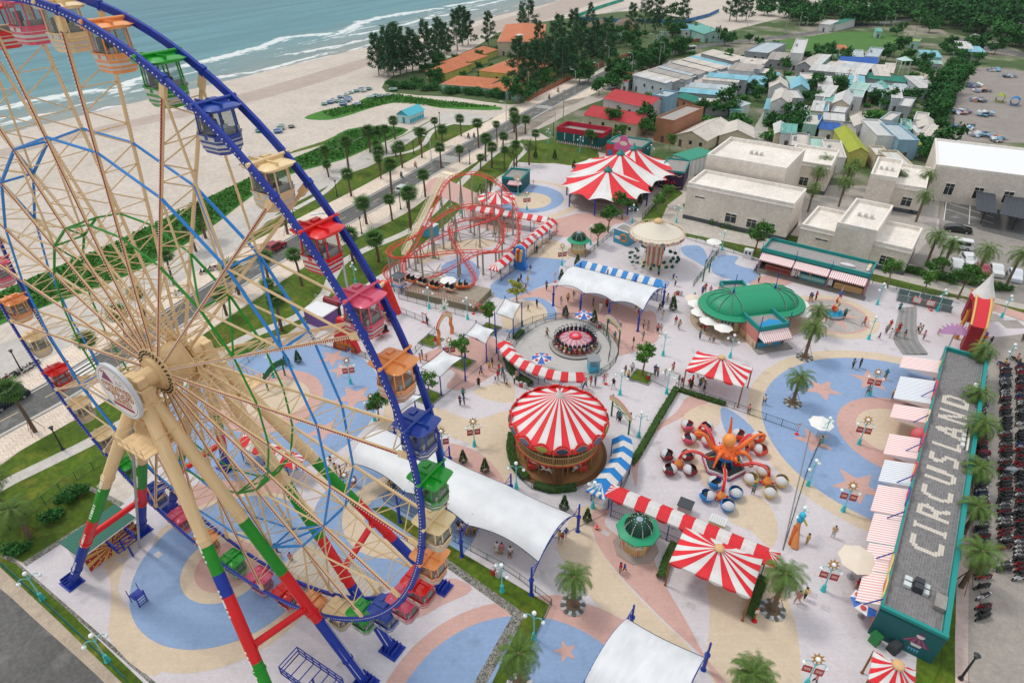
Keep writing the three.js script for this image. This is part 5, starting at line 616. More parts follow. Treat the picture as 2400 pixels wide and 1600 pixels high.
// train standing in the station
const tn=thing('coaster_train','coaster train of four open cars with black seats in the station','train');[[430,1385],[575,1420],[720,1460],[905,1490],[1060,1455]].forEach(([x,y],i)=>{const p=Z(x,y,1.9),yaw=PR+(i===4?0.5:0);const c=new THREE.Group();c.name='car';c.position.copy(p);c.rotation.y=yaw;tn.add(c);part('car_body',[rbox(2.0,0.5,1.15,0.12,0,0,0)],M(i%2?0xc9b79a:0xd88a4a,0.5),c);part('red_trim',[box(2.04,0.1,1.19,0,-0.05,0)],WRED,c);for(const q of[-0.5,0.45])part('seat_back',[rbox(0.2,0.7,1.0,0.06,q,0.5,0),rbox(0.5,0.14,1.0,0.05,q+0.3,0.3,0),rod(V3(q+0.2,0.9,-0.4),V3(q+0.2,0.9,0.4),0.06,6)],BLACK,c);});
const bk=Z(680,850,0),ob=thing('ride_booth','light blue painted booth standing under the coaster track','booth',bk,PR);part('wall',[box(2.6,2.4,2,0,1.2,0)],M(0x4aa8c8,0.7,{map:mottle}),ob);part('roof',[box(2.8,0.15,2.2,0,2.5,0)],M(0xdfe4e6,0.6),ob);
const ck=Z(305,1530,0),cb=thing('control_booth','small pink and white control cabin with blue deck by the coaster','booth',ck,PR);part('stilt',[-1,1].map(s=>box(0.1,1.4,0.1,s*0.8,0.7,0.7)).concat([-1,1].map(s=>box(0.1,1.4,0.1,s*0.8,0.7,-0.7))),TEALD,cb);part('deck',[box(1.9,0.1,1.9,0,1.4,0)],TBLUE,cb);part('wall',[box(1.5,1.8,1.5,0,2.35,0)],M(0xd9c0bc,0.6),cb);part('window',[box(1.2,0.7,0.04,0,2.6,0.77),box(0.04,0.7,1.2,0.77,2.6,0)],M(0x5a666c,0.2),cb);part('roof',[box(1.8,0.12,1.8,0,3.3,0)],M(0x56606a,0.6),cb);
}
{// pendulum ride behind the wheel's rim
const Y=(x,y,h=0)=>G(690+x/ 5.6,640+y/ 5.6,h),a=Y(690,1000),b=Y(1230,500),m=a.clone().lerp(b,0.5),rot=Math.atan2(-(b.z-a.z),b.x-a.x),w=a.distanceTo(b)/ 2,o=thing('pendulum_ride','red pendulum ride with cream arm and black seats between red towers','ride',m,rot);const FL=M(0xd8201c,0.45),FLO=M(0xd97a2c,0.5);
for(const s of[-1,1]){const t=part('tower',[(()=>{const sh=new THREE.Shape();sh.moveTo(-2.3,0);sh.lineTo(2.3,0);sh.lineTo(0.6,5.6);sh.lineTo(-0.6,5.6);const g=new THREE.ExtrudeGeometry(sh,{depth:0.8,bevelEnabled:true,bevelSize:0.05,bevelThickness:0.05,bevelSegments:1});g.rotateY(Math.PI/ 2);g.translate(s*w-0.4,0,0);return g;})()],FL,o);part('flame_panel',[(()=>{const sh=new THREE.Shape();sh.moveTo(-1.8,0.3);for(let i=0;i<=10;i++)sh.lineTo(-1.8+i*0.36,i%2?1.2:3.0-Math.abs(i-5)*0.4);sh.lineTo(1.8,0.3);const g=new THREE.ShapeGeometry(sh);g.rotateY(Math.PI/ 2);g.translate(s*w+s*0.5,0,0);return g;})()],FLO,t);}
part('cross_shaft',[rod(V3(-w,5.4,0),V3(w,5.4,0),0.35,14)],CREAM,o);part('pendulum_arm',[beam(V3(0,5.6,0),V3(0.3,1.9,0.4),0.8,0.6),rbox(1.4,1.2,1.2,0.15,0,5.5,0),box(0.3,1.4,1,-0.7,4.8,0)],CREAM,o);part('arm_frame',[rod(V3(-1.4,5.2,0.5),V3(-0.1,3.2,0.3),0.12,6),rod(V3(1.4,5.2,-0.5),V3(0.3,3.2,0.3),0.12,6)],CREAM,o);
part('gondola_ring',[new THREE.TorusGeometry(1.5,0.3,8,24).rotateX(Math.PI/ 2).translate(0.3,1.3,0.4)],WRED,o);for(let i=0;i<4;i++){const q=i*1.5708+0.5,c=V3(0.3+3.1*Math.cos(q),1.15,0.4+3.1*Math.sin(q));part('gondola_arm',[rod(V3(0.3+1.2*Math.cos(q),1.3,0.4+1.2*Math.sin(q)),c,0.22,8)],WRED,o);const sg=[];for(let k=-2;k<=2;k++){const p=V3(c.x-Math.sin(q)*k*0.5,0,c.z+Math.cos(q)*k*0.5);for(const e of[-1,1])sg.push(rbox(0.4,0.12,0.42,0.04,p.x+e*0.3*Math.cos(q),1.0,p.z+e*0.3*Math.sin(q)),rbox(0.12,0.9,0.42,0.04,p.x+e*0.08*Math.cos(q),1.4,p.z+e*0.08*Math.sin(q)));const h=new THREE.TorusGeometry(0.24,0.05,5,10,Math.PI);h.rotateY(-q);h.translate(p.x,1.75,p.z);sg.push(h);}part('seat_row',sg,BLACK,o);part('seat_pan',[rbox(0.9,0.25,2.6,0.08).rotateY(-q).translate(c.x,0.8,c.z)],WRED,o);}
const hs=Y(370,640),hb=thing('ride_booth','purple booth with flat white roof behind the pendulum ride','booth',hs,PR);part('wall',[box(4.2,2.4,3.2,0,1.2,0)],M(0x7a5aa0,0.7,{map:mottle}),hb);part('roof',[box(4.5,0.16,3.5,0,2.5,0)],M(0xdfe0e2,0.6),hb);
const mp=Y(530,560),mo=thing('motor_drum','dark red motor drum with white railed walkway behind the pendulum ride','machine',mp,PR);part('drum',[rod(V3(-1.6,2.8,0),V3(1.6,2.8,0),0.55,16)],M(0x7d1428,0.5),mo);part('leg',[box(0.9,2.6,0.9,-0.6,1.3,0.2)],BLACK,mo);part('leg',[box(0.6,2.4,0.6,1,1.2,0)],BLACK,mo);const g=[];for(const h of[0.5,1])for(const q of[-0.7,0.7])g.push(rod(V3(-3,2.6+h,q),V3(-1.7,2.6+h,q),0.03,4));for(const x of[-3,-2.3,-1.7])for(const q of[-0.7,0.7])g.push(rod(V3(x,2.6,q),V3(x,3.6,q),0.03,4));g.push(box(1.4,0.06,1.5,-2.3,2.6,0));part('walkway',g,M(0xd6d4cc,0.6),mo);
// flower topped entrance arch
const fa=Y(1900,940),fb=Y(2065,790),fm=fa.clone().lerp(fb,0.5),fr=Math.atan2(-(fb.z-fa.z),fb.x-fa.x),fw=fa.distanceTo(fb)/ 2,f=thing('flower_arch','orange entrance arch topped by a big white flower','arch',fm,fr);for(const s of[-1,1])part('pillar',[trunkGeo([V3(s*fw,0,0),V3(s*fw*1.1,1,0),V3(s*fw*0.9,2,0),V3(s*fw*1.05,2.9,0)],0.32,0.26,10)],M(0xe38a4c,0.5),f);part('sign_arch',[(()=>{const sh=new THREE.Shape();sh.absarc(0,0,2.35,0.35,2.79,false);sh.absarc(0,0,1.75,2.79,0.35,true);const g=new THREE.ExtrudeGeometry(sh,{depth:0.25,bevelEnabled:false});g.translate(0,2.2,-0.12);return g;})()],M(0xe6cfa0,0.5),f);part('arch_edge',[tube(Array.from({length:13},(_,i)=>{const q=0.35+2.44*i/ 12;return V3(2.35*Math.cos(q),2.2+2.35*Math.sin(q),0);}),0.1,6,40),tube(Array.from({length:13},(_,i)=>{const q=0.35+2.44*i/ 12;return V3(1.75*Math.cos(q),2.2+1.75*Math.sin(q),0);}),0.08,6,40)],WRED,f);part('flower_stem',[rod(V3(0,4.4,0),V3(0,5.2,0),0.12,8)],ORANGE,f);for(let i=0;i<8;i++){const q=i*0.785;const g=rbox(0.4,1.1,0.12,0.05,0,0.75,0);g.rotateZ(q);g.translate(0,5.7,0.1);part('petal',[g],M(0xe8e8e2,0.5),f);}part('flower_eye',[ball(0.25,0,5.7,0.18,10,8)],M(0x2f9e6a,0.5),f);
}
// ---------------------------------------------------------------- park buildings, gates, statues
const KGREEN=M(0x0c9468,0.5),KDARK=M(0x0d4a38,0.5),KCREAM=M(0xe6d3a0,0.7,{map:mottle}),WIN=M(0x2a3338,0.15),ROOFG=stain(0x9c9894),SALMON=stain(0xd98c84),BEIGE=stain(0xf2e7da),BEIGER=stain(0xf4ece2),BTRIM=stain(0xf6efe6),WFRAME=M(0xd8d2c6,0.6),CHAR=stain(0x565c62);
function kiosk(label,p,turn){
const o=thing('ticket_kiosk',label,'kiosk',p,turn,'octagonal green kiosks'),O8=(r,y)=>Array.from({length:8},(_,i)=>P3(r,i*Math.PI/ 4+Math.PI/ 8,y));
part('plinth',[cyl(2.35,2.4,0.16,0,0.08,0,8).rotateY(Math.PI/ 8)],stain(0xb3a49c),o);const w=O8(1.4,0);
w.forEach((a,i)=>{const b=w[(i+1)%8],m=a.clone().add(b).multiplyScalar(0.5),rot=Math.atan2(-(b.z-a.z),b.x-a.x),L=a.distanceTo(b);part('wall_panel',[box(L,2.6,0.1,0,1.45,0).rotateY(rot).translate(m.x,0,m.z)],KCREAM,o);const n=m.clone().normalize();const win=part('window',[box(L*0.62,0.95,0.06,0,1.85,0).rotateY(rot).translate(m.x+n.x*0.05,0,m.z+n.z*0.05)],i%3?M(0xa9b08a,0.25):WIN,o);part('window_frame',[box(L*0.7,0.08,0.1,0,2.36,0),box(L*0.7,0.08,0.12,0,1.34,0),box(0.05,1,0.1,0,1.85,0)].map(g=>g.rotateY(rot).translate(m.x+n.x*0.06,0,m.z+n.z*0.06)),WFRAME,win);for(let k=0;k<5;k++){const q=a.clone().lerp(b,(k+0.5)/ 5);part('stripe',[box(L/ 11,0.85,0.03,0,0.65,0).rotateY(rot).translate(q.x+n.x*0.07,0,q.z+n.z*0.07)],M(0xcf9a6a,0.6),o);}});
part('eave',[lathe([[1.2,3.15],[2.25,2.78],[2.3,2.7],[1.4,2.7]],8).rotateY(Math.PI/ 8)],KGREEN,o);const dm=part('dome',[lathe([[0,4.35],[0.35,4.3],[0.8,4.05],[1.15,3.65],[1.38,3.2],[1.38,3.0]],24)],KDARK,o);
const tiles=[];for(let j=0;j<9;j++){const t=j/ 9,y=3.2+1.1*t,r=1.4*Math.sqrt(Math.max(0,1-Math.pow((y-3.1)/ 1.32,2)));const n=Math.max(6,Math.round(26*r/ 1.4));for(let i=0;i<n;i++){const a=(i+0.5*(j%2))/ n*6.2832;tiles.push(ball(0.085,r*Math.cos(a),y,r*Math.sin(a),5,4,1,0.8,1));}}part('dome_scale',tiles,M(0x0a3d2f,0.5),dm).userData.kind='stuff';
const bulbs=[];for(let i=0;i<8;i++)for(let j=0;j<9;j++){const t=j/ 8,y=3.1+1.2*t,r=1.44*Math.sqrt(Math.max(0,1-Math.pow((y-3.05)/ 1.36,2)));bulbs.push(ball(0.05,r*Math.cos(i*Math.PI/ 4),y+0.02,r*Math.sin(i*Math.PI/ 4),5,4));}part('bulb',bulbs,BULBW,dm).userData.kind='stuff';part('finial',[lathe([[0,0.3],[0.1,0.2],[0.3,0.05],[0.35,0]],10,0,4.3,0)],M(0x9fb0c4,0.4),o);return o;
}
kiosk('octagonal green kiosk with dark dome near the front square tent',G(1490,1281),0.1);kiosk('octagonal green kiosk with dark dome left of the swing ride',G(1355,592),0.3);
function awning(o,x0,x1,z,y,out,drop,m1=M(0xdfa9ac,0.6),m2=M(0xf0e8e6,0.6),edge=M(0xa83a48,0.6),name='awning'){// sloping striped awning along local x at front z
const a=new THREE.Group();a.name=name;o.add(a);const n=Math.max(4,Math.round((x1-x0)/ 0.17)),A=[],B=[],E=[];for(let i=0;i<n;i++){const u0=x0+(x1-x0)*i/ n,u1=x0+(x1-x0)*(i+1)/ n;(i%2?A:B).push(quad(V3(u0,y,z),V3(u1,y,z),V3(u1,y-drop,z+out),V3(u0,y-drop,z+out)));(i%2?E:B).push(tri([V3(u0,y-drop,z+out),V3(u1,y-drop,z+out),V3((u0+u1)/ 2,y-drop-0.26,z+out),V3(u0,y-drop,z+out),V3(u0,y-drop-0.12,z+out),V3((u0+u1)/ 2,y-drop-0.26,z+out),V3(u1,y-drop,z+out),V3(u1,y-drop-0.12,z+out),V3((u0+u1)/ 2,y-drop-0.26,z+out)]));}for(const e of[x0,x1])B.push(tri([V3(e,y,z),V3(e,y-drop,z+out),V3(e,y-drop,z)]));part('pink_stripe',A,m1,a).userData.kind='stuff';part('white_stripe',B,m2,a).userData.kind='stuff';part('valance',E,edge,a).userData.kind='stuff';return a;
}
function parapetBox(o,w,d,h,ph,wallM,topM,roofM,t=0.22,fh=0){part('wall',[box(w,h-ph,0.14,0,(h-ph)/ 2,d/ 2-0.07),box(w,h-ph,0.14,0,(h-ph)/ 2,-d/ 2+0.07),box(0.14,h-ph,d-0.28,w/ 2-0.07,(h-ph)/ 2,0),box(0.14,h-ph,d-0.28,-w/ 2+0.07,(h-ph)/ 2,0)],wallM,o);part('roof',[box(w-0.3,0.1,d-0.3,0,h-ph+0.02,0)],roofM,o);part('parapet',[box(w+0.04,ph+0.04,t,0,h-ph/ 2,d/ 2-t/ 2+0.02),box(w+0.04,ph+0.04,t,0,h-ph/ 2,-d/ 2+t/ 2-0.02),box(t,ph+0.03,d-2*t,w/ 2-t/ 2+0.02,h-ph/ 2,0),box(t,ph+0.03,d-2*t,-w/ 2+t/ 2-0.02,h-ph/ 2,0)],topM,o);}
{// green oval restaurant
const BZ=(x,y,h=0)=>G(1620+x/ 7.84,640+y/ 7.84,h),A=BZ(740,560,3.4),B=BZ(1500,470,3.4),mid=A.clone().lerp(B,0.5),rot=Math.atan2(-(B.z-A.z),B.x-A.x),hl=A.distanceTo(B)/ 2,R=5.0,o=thing('oval_restaurant','restaurant with bright green oval domed roof and cream walls','building',V3(mid.x,0,mid.z),rot);
const st=(r,y,n=24)=>{const p=[];for(let i=0;i<=n;i++){const a=-Math.PI/ 2+Math.PI*i/ n;p.push(V3(hl+r*Math.cos(a),y,r*Math.sin(a)));}for(let i=0;i<=n;i++){const a=Math.PI/ 2+Math.PI*i/ n;p.push(V3(-hl+r*Math.cos(a),y,r*Math.sin(a)));}return p;};
const prof=[[R,3.0],[R,3.12],[R-0.5,3.25],[R-0.55,3.3],[R-1.1,3.42],[R-1.15,3.65],[R-1.6,4.3],[R-2.6,4.95],[R-3.8,5.25],[0.02,5.35]],rings=prof.map(([r,y])=>st(r,y)),vs=[];for(let k=0;k<rings.length-1;k++){const a=rings[k],b=rings[k+1],n=a.length;for(let i=0;i<n;i++){const j=(i+1)%n;vs.push(a[i],a[j],b[j],a[i],b[j],b[i]);}}part('roof',[toCreasedNormals(tri(vs),0.5)],M(0x0d8f66,0.5),o);part('eave_soffit',[flat(st(R-0.05,0),2.98)],M(0xbfb59c,0.7),o);
const wl=st(R-1.7,0);for(let i=0;i<wl.length;i++){const a=wl[i],b=wl[(i+1)%wl.length];if(a.distanceTo(b)>0.01)part('wall_panel',[quad(a,b,V3(b.x,3.1,b.z),V3(a.x,3.1,a.z))],KCREAM,o);}
for(const[s,n0]of[[-1,Math.PI*0.5],[1,-Math.PI*0.5]])for(let i=0;i<=6;i++){const a=n0+Math.PI*i/ 6,pr=prof.slice(5).map(([r,y])=>V3(s*hl+r*Math.cos(a),y+0.04,r*Math.sin(a)));part('roof_rib',[tube(pr,0.05,5,16)],KDARK,o);const bl=[];const cv=new THREE.CatmullRomCurve3(pr);for(let k=0;k<14;k++){const q=cv.getPoint(k/ 13);bl.push(ball(0.055,q.x,q.y+0.07,q.z,4,3));}part('bulb',bl,BULBW,o).userData.kind='stuff';}
for(const s of[-1,1])part('flag_mast',[rod(V3(s*hl,5.3,0),V3(s*hl,8.6,0),0.05,6),cyl(0.14,0.2,0.6,s*hl,5.6,0,8)],POSTB,o);
const vb=[];st(R+0.01,2.93).forEach((p,i)=>{vb.push(box(0.12,0.18,0.12,p.x,p.y,p.z));});part('eave_tooth',vb,KDARK,o).userData.kind='stuff';part('terrace',[prism(st(R+0.9,0),0.02,0.2)],stain(0xc7b49c),o);
const dl=new THREE.Vector3(-hl-(R-1.7)*0.55,0,(R-1.7)*0.83);part('door',[box(0.9,2.1,0.1,0,1.2,0).rotateY(-0.2).translate(-hl+2.2,0,R-1.66)],M(0xd8b878,0.6),o);part('door_frame',[box(0.1,2.3,0.16,-0.52,1.25,0),box(0.1,2.3,0.16,0.52,1.25,0),box(1.14,0.1,0.16,0,2.35,0)].map(g=>g.rotateY(-0.2).translate(-hl+2.2,0,R-1.64)),WFRAME,o);
part('entrance_void_block',[box(1.8,1.9,0.5,0,1.1,0).rotateY(-0.9).translate(-hl-1.6,0,2.75)],M(0x8a7460,0.7),o);for(let i=0;i<8;i++)part('awning_stripe',[box(0.24,0.05,0.9,-0.9+i*0.25,2.2,0).rotateX(0.35).rotateY(-0.9).translate(-hl-1.9,0.1,3.1)],i%2?M(0x2a4a86,0.6):TWHITE,o);  // solid brown block painted in for the dark open entrance, no door leaf
// front wing with stall and rear wing
const R1=rect3(1620+1270/ 7.84,640+1000/ 7.84,1620+1800/ 7.84,640+915/ 7.84,1620+1040/ 7.84,640+715/ 7.84,4.0),wg=thing('stall_wing','pink stall wing with teal parapet and striped awning before the green restaurant','building',R1.c,R1.rot);part('side_wall',[box(0.16,4,R1.d,-R1.w/ 2,2,0)],SALMON,wg);part('side_wall',[box(0.16,4,R1.d,R1.w/ 2,2,0)],SALMON,wg);for(let i=0;i<4;i++)part('pennant',[tri([V3(-R1.w/ 2-0.1,0.2,-R1.d/ 2+i*R1.d/ 4),V3(-R1.w/ 2-0.1,0.2,-R1.d/ 2+(i+1)*R1.d/ 4),V3(-R1.w/ 2-0.1,1.3,-R1.d/ 2+(i+0.5)*R1.d/ 4)])],M(0xd9d2c8,0.7),wg);part('dado',[box(0.2,1.4,R1.d,-R1.w/ 2,0.7,0)],M(0xd9b08a,0.7),wg);part('roof',[box(R1.w,0.12,R1.d,0,3.3,0)],ROOFG,wg);for(const[w,d,x,z]of[[R1.w+0.2,0.25,0,R1.d/ 2],[0.25,R1.d,-R1.w/ 2,0],[0.25,R1.d,R1.w/ 2,0]])part('parapet',[box(w,0.75,d,x,3.72,z)],TEAL,wg);part('back_wall',[box(R1.w-0.2,2.6,0.2,0,1.3,-0.6)],M(0x4a6a80,0.7),wg);part('counter',[box(R1.w-0.6,1.0,0.5,0,0.7,R1.d/ 2-0.3)],M(0x3f9cbc,0.6),wg);part('counter_print',[tri([V3(-0.4,0.5,R1.d/ 2-0.03),V3(0.4,0.5,R1.d/ 2-0.03),V3(0,1.0,R1.d/ 2-0.03)])],M(0xd9a83a,0.6),wg);part('plinth',[box(R1.w+1,0.25,1.6,0.3,0.12,R1.d/ 2+0.5)],ROOFG,wg);awning(wg,-R1.w/ 2,R1.w/ 2,R1.d/ 2+0.15,3.3,1.5,0.9);part('sign_board',[(()=>{const s=new THREE.Shape();s.moveTo(-2,0);s.bezierCurveTo(-1.8,1,-0.8,0.7,0,1.2);s.bezierCurveTo(0.8,0.8,1.6,1.1,2,0);const g=new THREE.ExtrudeGeometry(s,{depth:0.15,bevelEnabled:false});g.rotateX(-1.1);g.translate(0,3.5,R1.d/ 2-0.6);return g;})()],M(0x1f93cf,0.5),wg);for(const s of[-1,1])part('mast',[rod(V3(s*R1.w/ 2,3,R1.d/ 2+0.1),V3(s*R1.w/ 2,6,R1.d/ 2+0.1),0.06,6)],POSTB,wg);
const R2=rect3(1620+630/ 7.84,640+290/ 7.84,1620+1060/ 7.84,640+270/ 7.84,1620+560/ 7.84,640+150/ 7.84,3.9),w2=thing('stall_wing','pink stall wing with teal parapet behind the green restaurant','building',R2.c,R2.rot);parapetBox(w2,R2.w,R2.d,4,0.7,SALMON,TEAL,ROOFG);awning(w2,-R2.w/ 2,R2.w/ 2,-R2.d/ 2,3.2,-1.2,0.7);part('roof_unit',[box(0.8,0.3,0.3,0.4,3.5,0.5)],M(0xd9d9d4,0.6),w2);
}
{// stall row with three striped awnings
const FZ=(x,y)=>[1750+x/ 7.127,540+y/ 7.127],[ax,ay]=FZ(280,290),[bx,by]=FZ(2075,730),[cx,cy]=FZ(380,110),R=rect3(ax,ay,bx,by,cx,cy,4.3),o=thing('stall_row','long stall building with teal parapet and three pink striped awnings','building',R.c,R.rot),w=R.w,d=R.d;
part('wall',[box(w,3.4,0.15,0,1.7,-d/ 2),box(0.15,3.4,d,-w/ 2+0.1,1.7,0),box(0.15,3.4,d,w/ 2-0.1,1.7,0),box(w-0.4,3.2,0.12,0,1.7,-d/ 2+1)],M(0x6c7276,0.7),o);const rt=[];for(let i=0;i<62;i++)for(let j=0;j<12;j++)rt.push(box(w/ 62*0.93,0.05,d/ 12*0.92,-w/ 2+w/ 62*(i+0.5),3.76,-d/ 2+0.0+d/ 12*(j+0.5)));part('roof_tile',rt,stain(0xaaa7a5),o).userData.kind='stuff';part('roof',[box(w,0.12,d,0,3.65,0)],stain(0x807d7b),o);
for(const[q,e,x,z]of[[w+0.3,0.25,0,d/ 2],[w+0.3,0.25,0,-d/ 2],[0.25,d-0.2,-w/ 2,0],[0.25,d-0.2,w/ 2,0]])part('parapet',[box(q,0.75,e,x,4.0,z)],TEAL,o);
for(let i=0;i<3;i++){const x0=-w/ 2+w/ 3*i+0.12,x1=-w/ 2+w/ 3*(i+1)-0.12;awning(o,x0,x1,d/ 2+0.15,3.45,1.4,0.75);part('counter',[box(w/ 3-1.4,1.0,0.7,(x0+x1)/ 2+0.4,0.75,d/ 2-0.4)],[M(0xb06a5a,0.6),M(0x4fa8b0,0.6),M(0xd8b483,0.6)][i],o);part('counter_print',[box(w/ 3-1.8,0.5,0.04,(x0+x1)/ 2+0.4,0.8,d/ 2-0.03)],[M(0x8f3a30,0.6),M(0x9fc6c0,0.6),M(0xc9a06c,0.6)][i],o);for(let k=0;k<6;k++)part('shelf_panel',[box(w/ 3/ 7,0.9,0.06,x0+(x1-x0)*(k+0.7)/ 6.6,2.2,-d/ 2+1.12)],i===2?M(0x4a3fa0,0.5):M(0x3a4046,0.5),o);if(i)for(const q of[0.35,1.1])if(q<1||i===1)part('menu_board',[box(0.65,1.15,0.06,x0+q-(i===1?0.3:0),1.2,d/ 2+0.3)],M(0xd9d8d6,0.6),o);}
for(let i=0;i<4;i++)part('column',[rbox(0.42,3.1,0.42,0.03,-w/ 2+w/ 3*i,1.65,d/ 2+0.1)],stain(0xb98a96),o);for(let i=0;i<3;i++)part('step',[box(w+1,0.14,0.5,0,0.08+0.1*(2-i)-0.06,d/ 2+0.5+i*0.42)],stain(0x8a8580),o);part('floor',[box(w,0.2,d+0.6,0,0.15,0.3)],stain(0x9a948e),o);
part('roof_bag',[ball(0.9,w*0.28,3.95,0.4,9,6,1.5,0.3,0.6)],M(0xcfd0d2,0.8),o);for(let k=0;k<4;k++)part('roof_bag',[ball(0.35,w/ 2-0.7,3.95,-d/ 2+0.8+k*0.75,8,6,1,0.6,1)],M(k%2?0xd8dada:0xd8bd8a,0.8),o);
for(let i=0;i<4;i++)part('mast',[rod(V3(-w/ 2+w/ 3*i,3.2,d/ 2+0.3),V3(-w/ 2+w/ 3*i,5.4,d/ 2+0.3),0.05,6)],POSTB,o);
}
{// long shop whose tiled roof spells the park's name
const H=4.1,R=rect3(2066.6,1420.7,2223.5,1494.6,2210,808,H),w=R.w,d=R.d,o=thing('long_shop','long teal shop building with CIRCUS LAND laid in roof tiles','building',R.c,R.rot);const loc=(x,y,z)=>{const q=G(x,y,z).sub(R.c);return q.applyAxisAngle(_up,-R.rot);};
part('front_wall',[box(w,H-0.3,0.2,0,(H-0.3)/ 2,d/ 2-0.1)],TEALD,o);part('back_wall',[box(w,H-0.3,0.2,0,(H-0.3)/ 2,-d/ 2+0.1)],TEALD,o);part('side_wall',[box(0.2,H-0.3,d-0.4,w/ 2-0.1,(H-0.3)/ 2,0)],TEALD,o);part('shop_front',[box(0.2,H-0.3,d-0.4,-w/ 2+0.1,(H-0.3)/ 2,0)],stain(0xd9a4a0),o);part('roof',[box(w-0.3,0.1,d-0.3,0,H-0.62,0)],stain(0xb3aeaa),o);
for(const[a,b,x,z]of[[w+0.1,0.34,0,d/ 2-0.17],[w+0.1,0.34,0,-d/ 2+0.17],[0.42,d-0.7,w/ 2-0.2,0],[0.16,d-0.7,-w/ 2+0.05,0]])part('parapet',[box(a,0.62,b,x,H-0.28,z)],TEAL,o);
// tiles
const nx=18,tx=(w-0.75)/ nx,nzz=Math.round((d-0.7)/ (tx*1.0)),tz=(d-0.7)/ nzz;const zA=loc(2160,1283,H).z,zB=loc(2200,905,H).z,rows=Math.round((zA-zB)/ tz);
const cv=document.createElement('canvas');cv.width=rows;cv.height=14;const x=cv.getContext('2d');x.fillStyle='#000';x.fillRect(0,0,rows,14);x.fillStyle='#fff';const words='CIRCUSLAND';x.font='17px sans-serif';x.textBaseline='alphabetic';let wd=[...words].map(c=>x.measureText(c).width),sum=wd.reduce((a,b)=>a+b,0),gp=(rows-sum*0.92)/ 9.2,cx=0;[...words].forEach((c,i)=>{x.save();x.translate(cx,13);x.scale(0.92,1);x.fillText(c,0,0);x.restore();cx+=wd[i]*0.92+gp*(i===5?1.2:1);});const dat=x.getImageData(0,0,rows,14).data;
const A=[[],[],[]],B=[];for(let j=0;j<nzz;j++)for(let i=0;i<nx;i++){const px=-w/ 2+0.28+tx*(i+0.5),pz=d/ 2-0.35-tz*(j+0.5),r=Math.floor((zA-pz)/ tz),q=i-2;let on=false;if(r>=0&&r<rows&&q>=0&&q<14)on=dat[(q*rows+r)*4]>105;const g=new THREE.PlaneGeometry(tx*0.9,tz*0.9);g.rotateX(-Math.PI/ 2);g.translate(px,H-0.54+rr(0,0.006),pz);(on?B:A[Math.floor(rnd()*3)]).push(g);}
A.forEach((g,k)=>{part('grey_roof_tile',g,stain([0x8d8b8c,0x979494,0x848284][k]),o).userData.kind='stuff';});part('cream_letter_tile',B,stain(0xeee4d6),o).userData.kind='stuff';
// awnings along the shop front, pink or pale blue
const aw=[[2009,1409,2022,1336,0],[2023,1334,2034,1271,0],[2035,1269,2045,1201,0],[2046,1199,2053,1134,0],[2063,1129,2070,1076,1],[2074,1065,2082,1016,0],[2089,979,2093,946,0],[2098,934,2107,881,1],[2110,861,2116,834,0]];
for(const[x0,y0,x1,y1,b]of aw){const a=loc(x0,y0,2.4),c=loc(x1,y1,2.4),g=new THREE.Group();g.name='awning';o.add(g);g.rotation.y=-Math.PI/ 2;const out=Math.max(1.5,-w/ 2-(a.x+c.x)/ 2);const sub=awning(g,c.z,a.z,w/ 2,3.35,out,0.9,b?M(0xaec4d6,0.6):M(0xdfabaa,0.6),M(0xefe8e6,0.6),b?M(0x1f2d6a,0.6):M(0xa8434e,0.6));while(sub.children.length)g.add(sub.children[0]);g.remove(sub);}
for(const[y,z]of[[1,0]]){const q=loc(2108,1010,2.6);part('dome_awning',[ball(0.9,-w/ 2-0.3,3.0,q.z,16,10,1,1,1)],M(0xc95a60,0.6),o);}
const arch=(zc,ln,h,m,m2)=>{const s=new THREE.Shape();s.moveTo(-ln/ 2,0);s.lineTo(ln/ 2,0);s.bezierCurveTo(ln/ 2,h*0.6,ln*0.3,h*0.6,ln*0.22,h*0.8);s.quadraticCurveTo(0,h*1.3,-ln*0.22,h*0.8);s.bezierCurveTo(-ln*0.3,h*0.6,-ln/ 2,h*0.6,-ln/ 2,0);const g=new THREE.ExtrudeGeometry(s,{depth:0.12,bevelEnabled:false});g.rotateY(Math.PI/ 2);g.translate(-w/ 2-0.12,H-0.5,zc);const b=part('facade_sign',[g],m,o);const e=ball(0.5,0,0,0,12,8,0.2,h*0.6,ln*0.5);e.translate(-w/ 2-0.12,H-0.5+h*0.45,zc);part('sign_face',[e],m2,b);};
[[2090,1375,3.4,0.9,M(0xd8c26a,0.5),M(0xc9605a,0.5)],[2098,1318,3.4,0.9,M(0xd8c26a,0.5),M(0xd9a4a0,0.5)],[2112,1150,3,1,M(0x2f4f9a,0.5),M(0xd83a48,0.5)],[2120,1090,3.2,1.2,M(0xd8364a,0.5),M(0xe0c88a,0.5)],[2128,1020,3.4,1.2,M(0xd8364a,0.5),M(0x3a4f9a,0.5)],[2138,960,3,1.1,M(0xe0d6b8,0.5),M(0xd8ba5a,0.5)],[2148,895,4.5,1.3,M(0xd8364a,0.5),M(0x3a3f8a,0.5)],[2155,835,3,1.1,M(0x1c8c88,0.5),M(0xd8c26a,0.5)]].forEach(([x0,y0,...a])=>arch(loc(x0,y0,H).z,...a));
for(let i=0;i<7;i++)part('blue_brace',[rod(V3(-w/ 2-1.2,3.0,d/ 2-0.3-i*6),V3(-w/ 2-0.1,4.7,d/ 2-0.3-i*6),0.06,6)],POSTB,o);
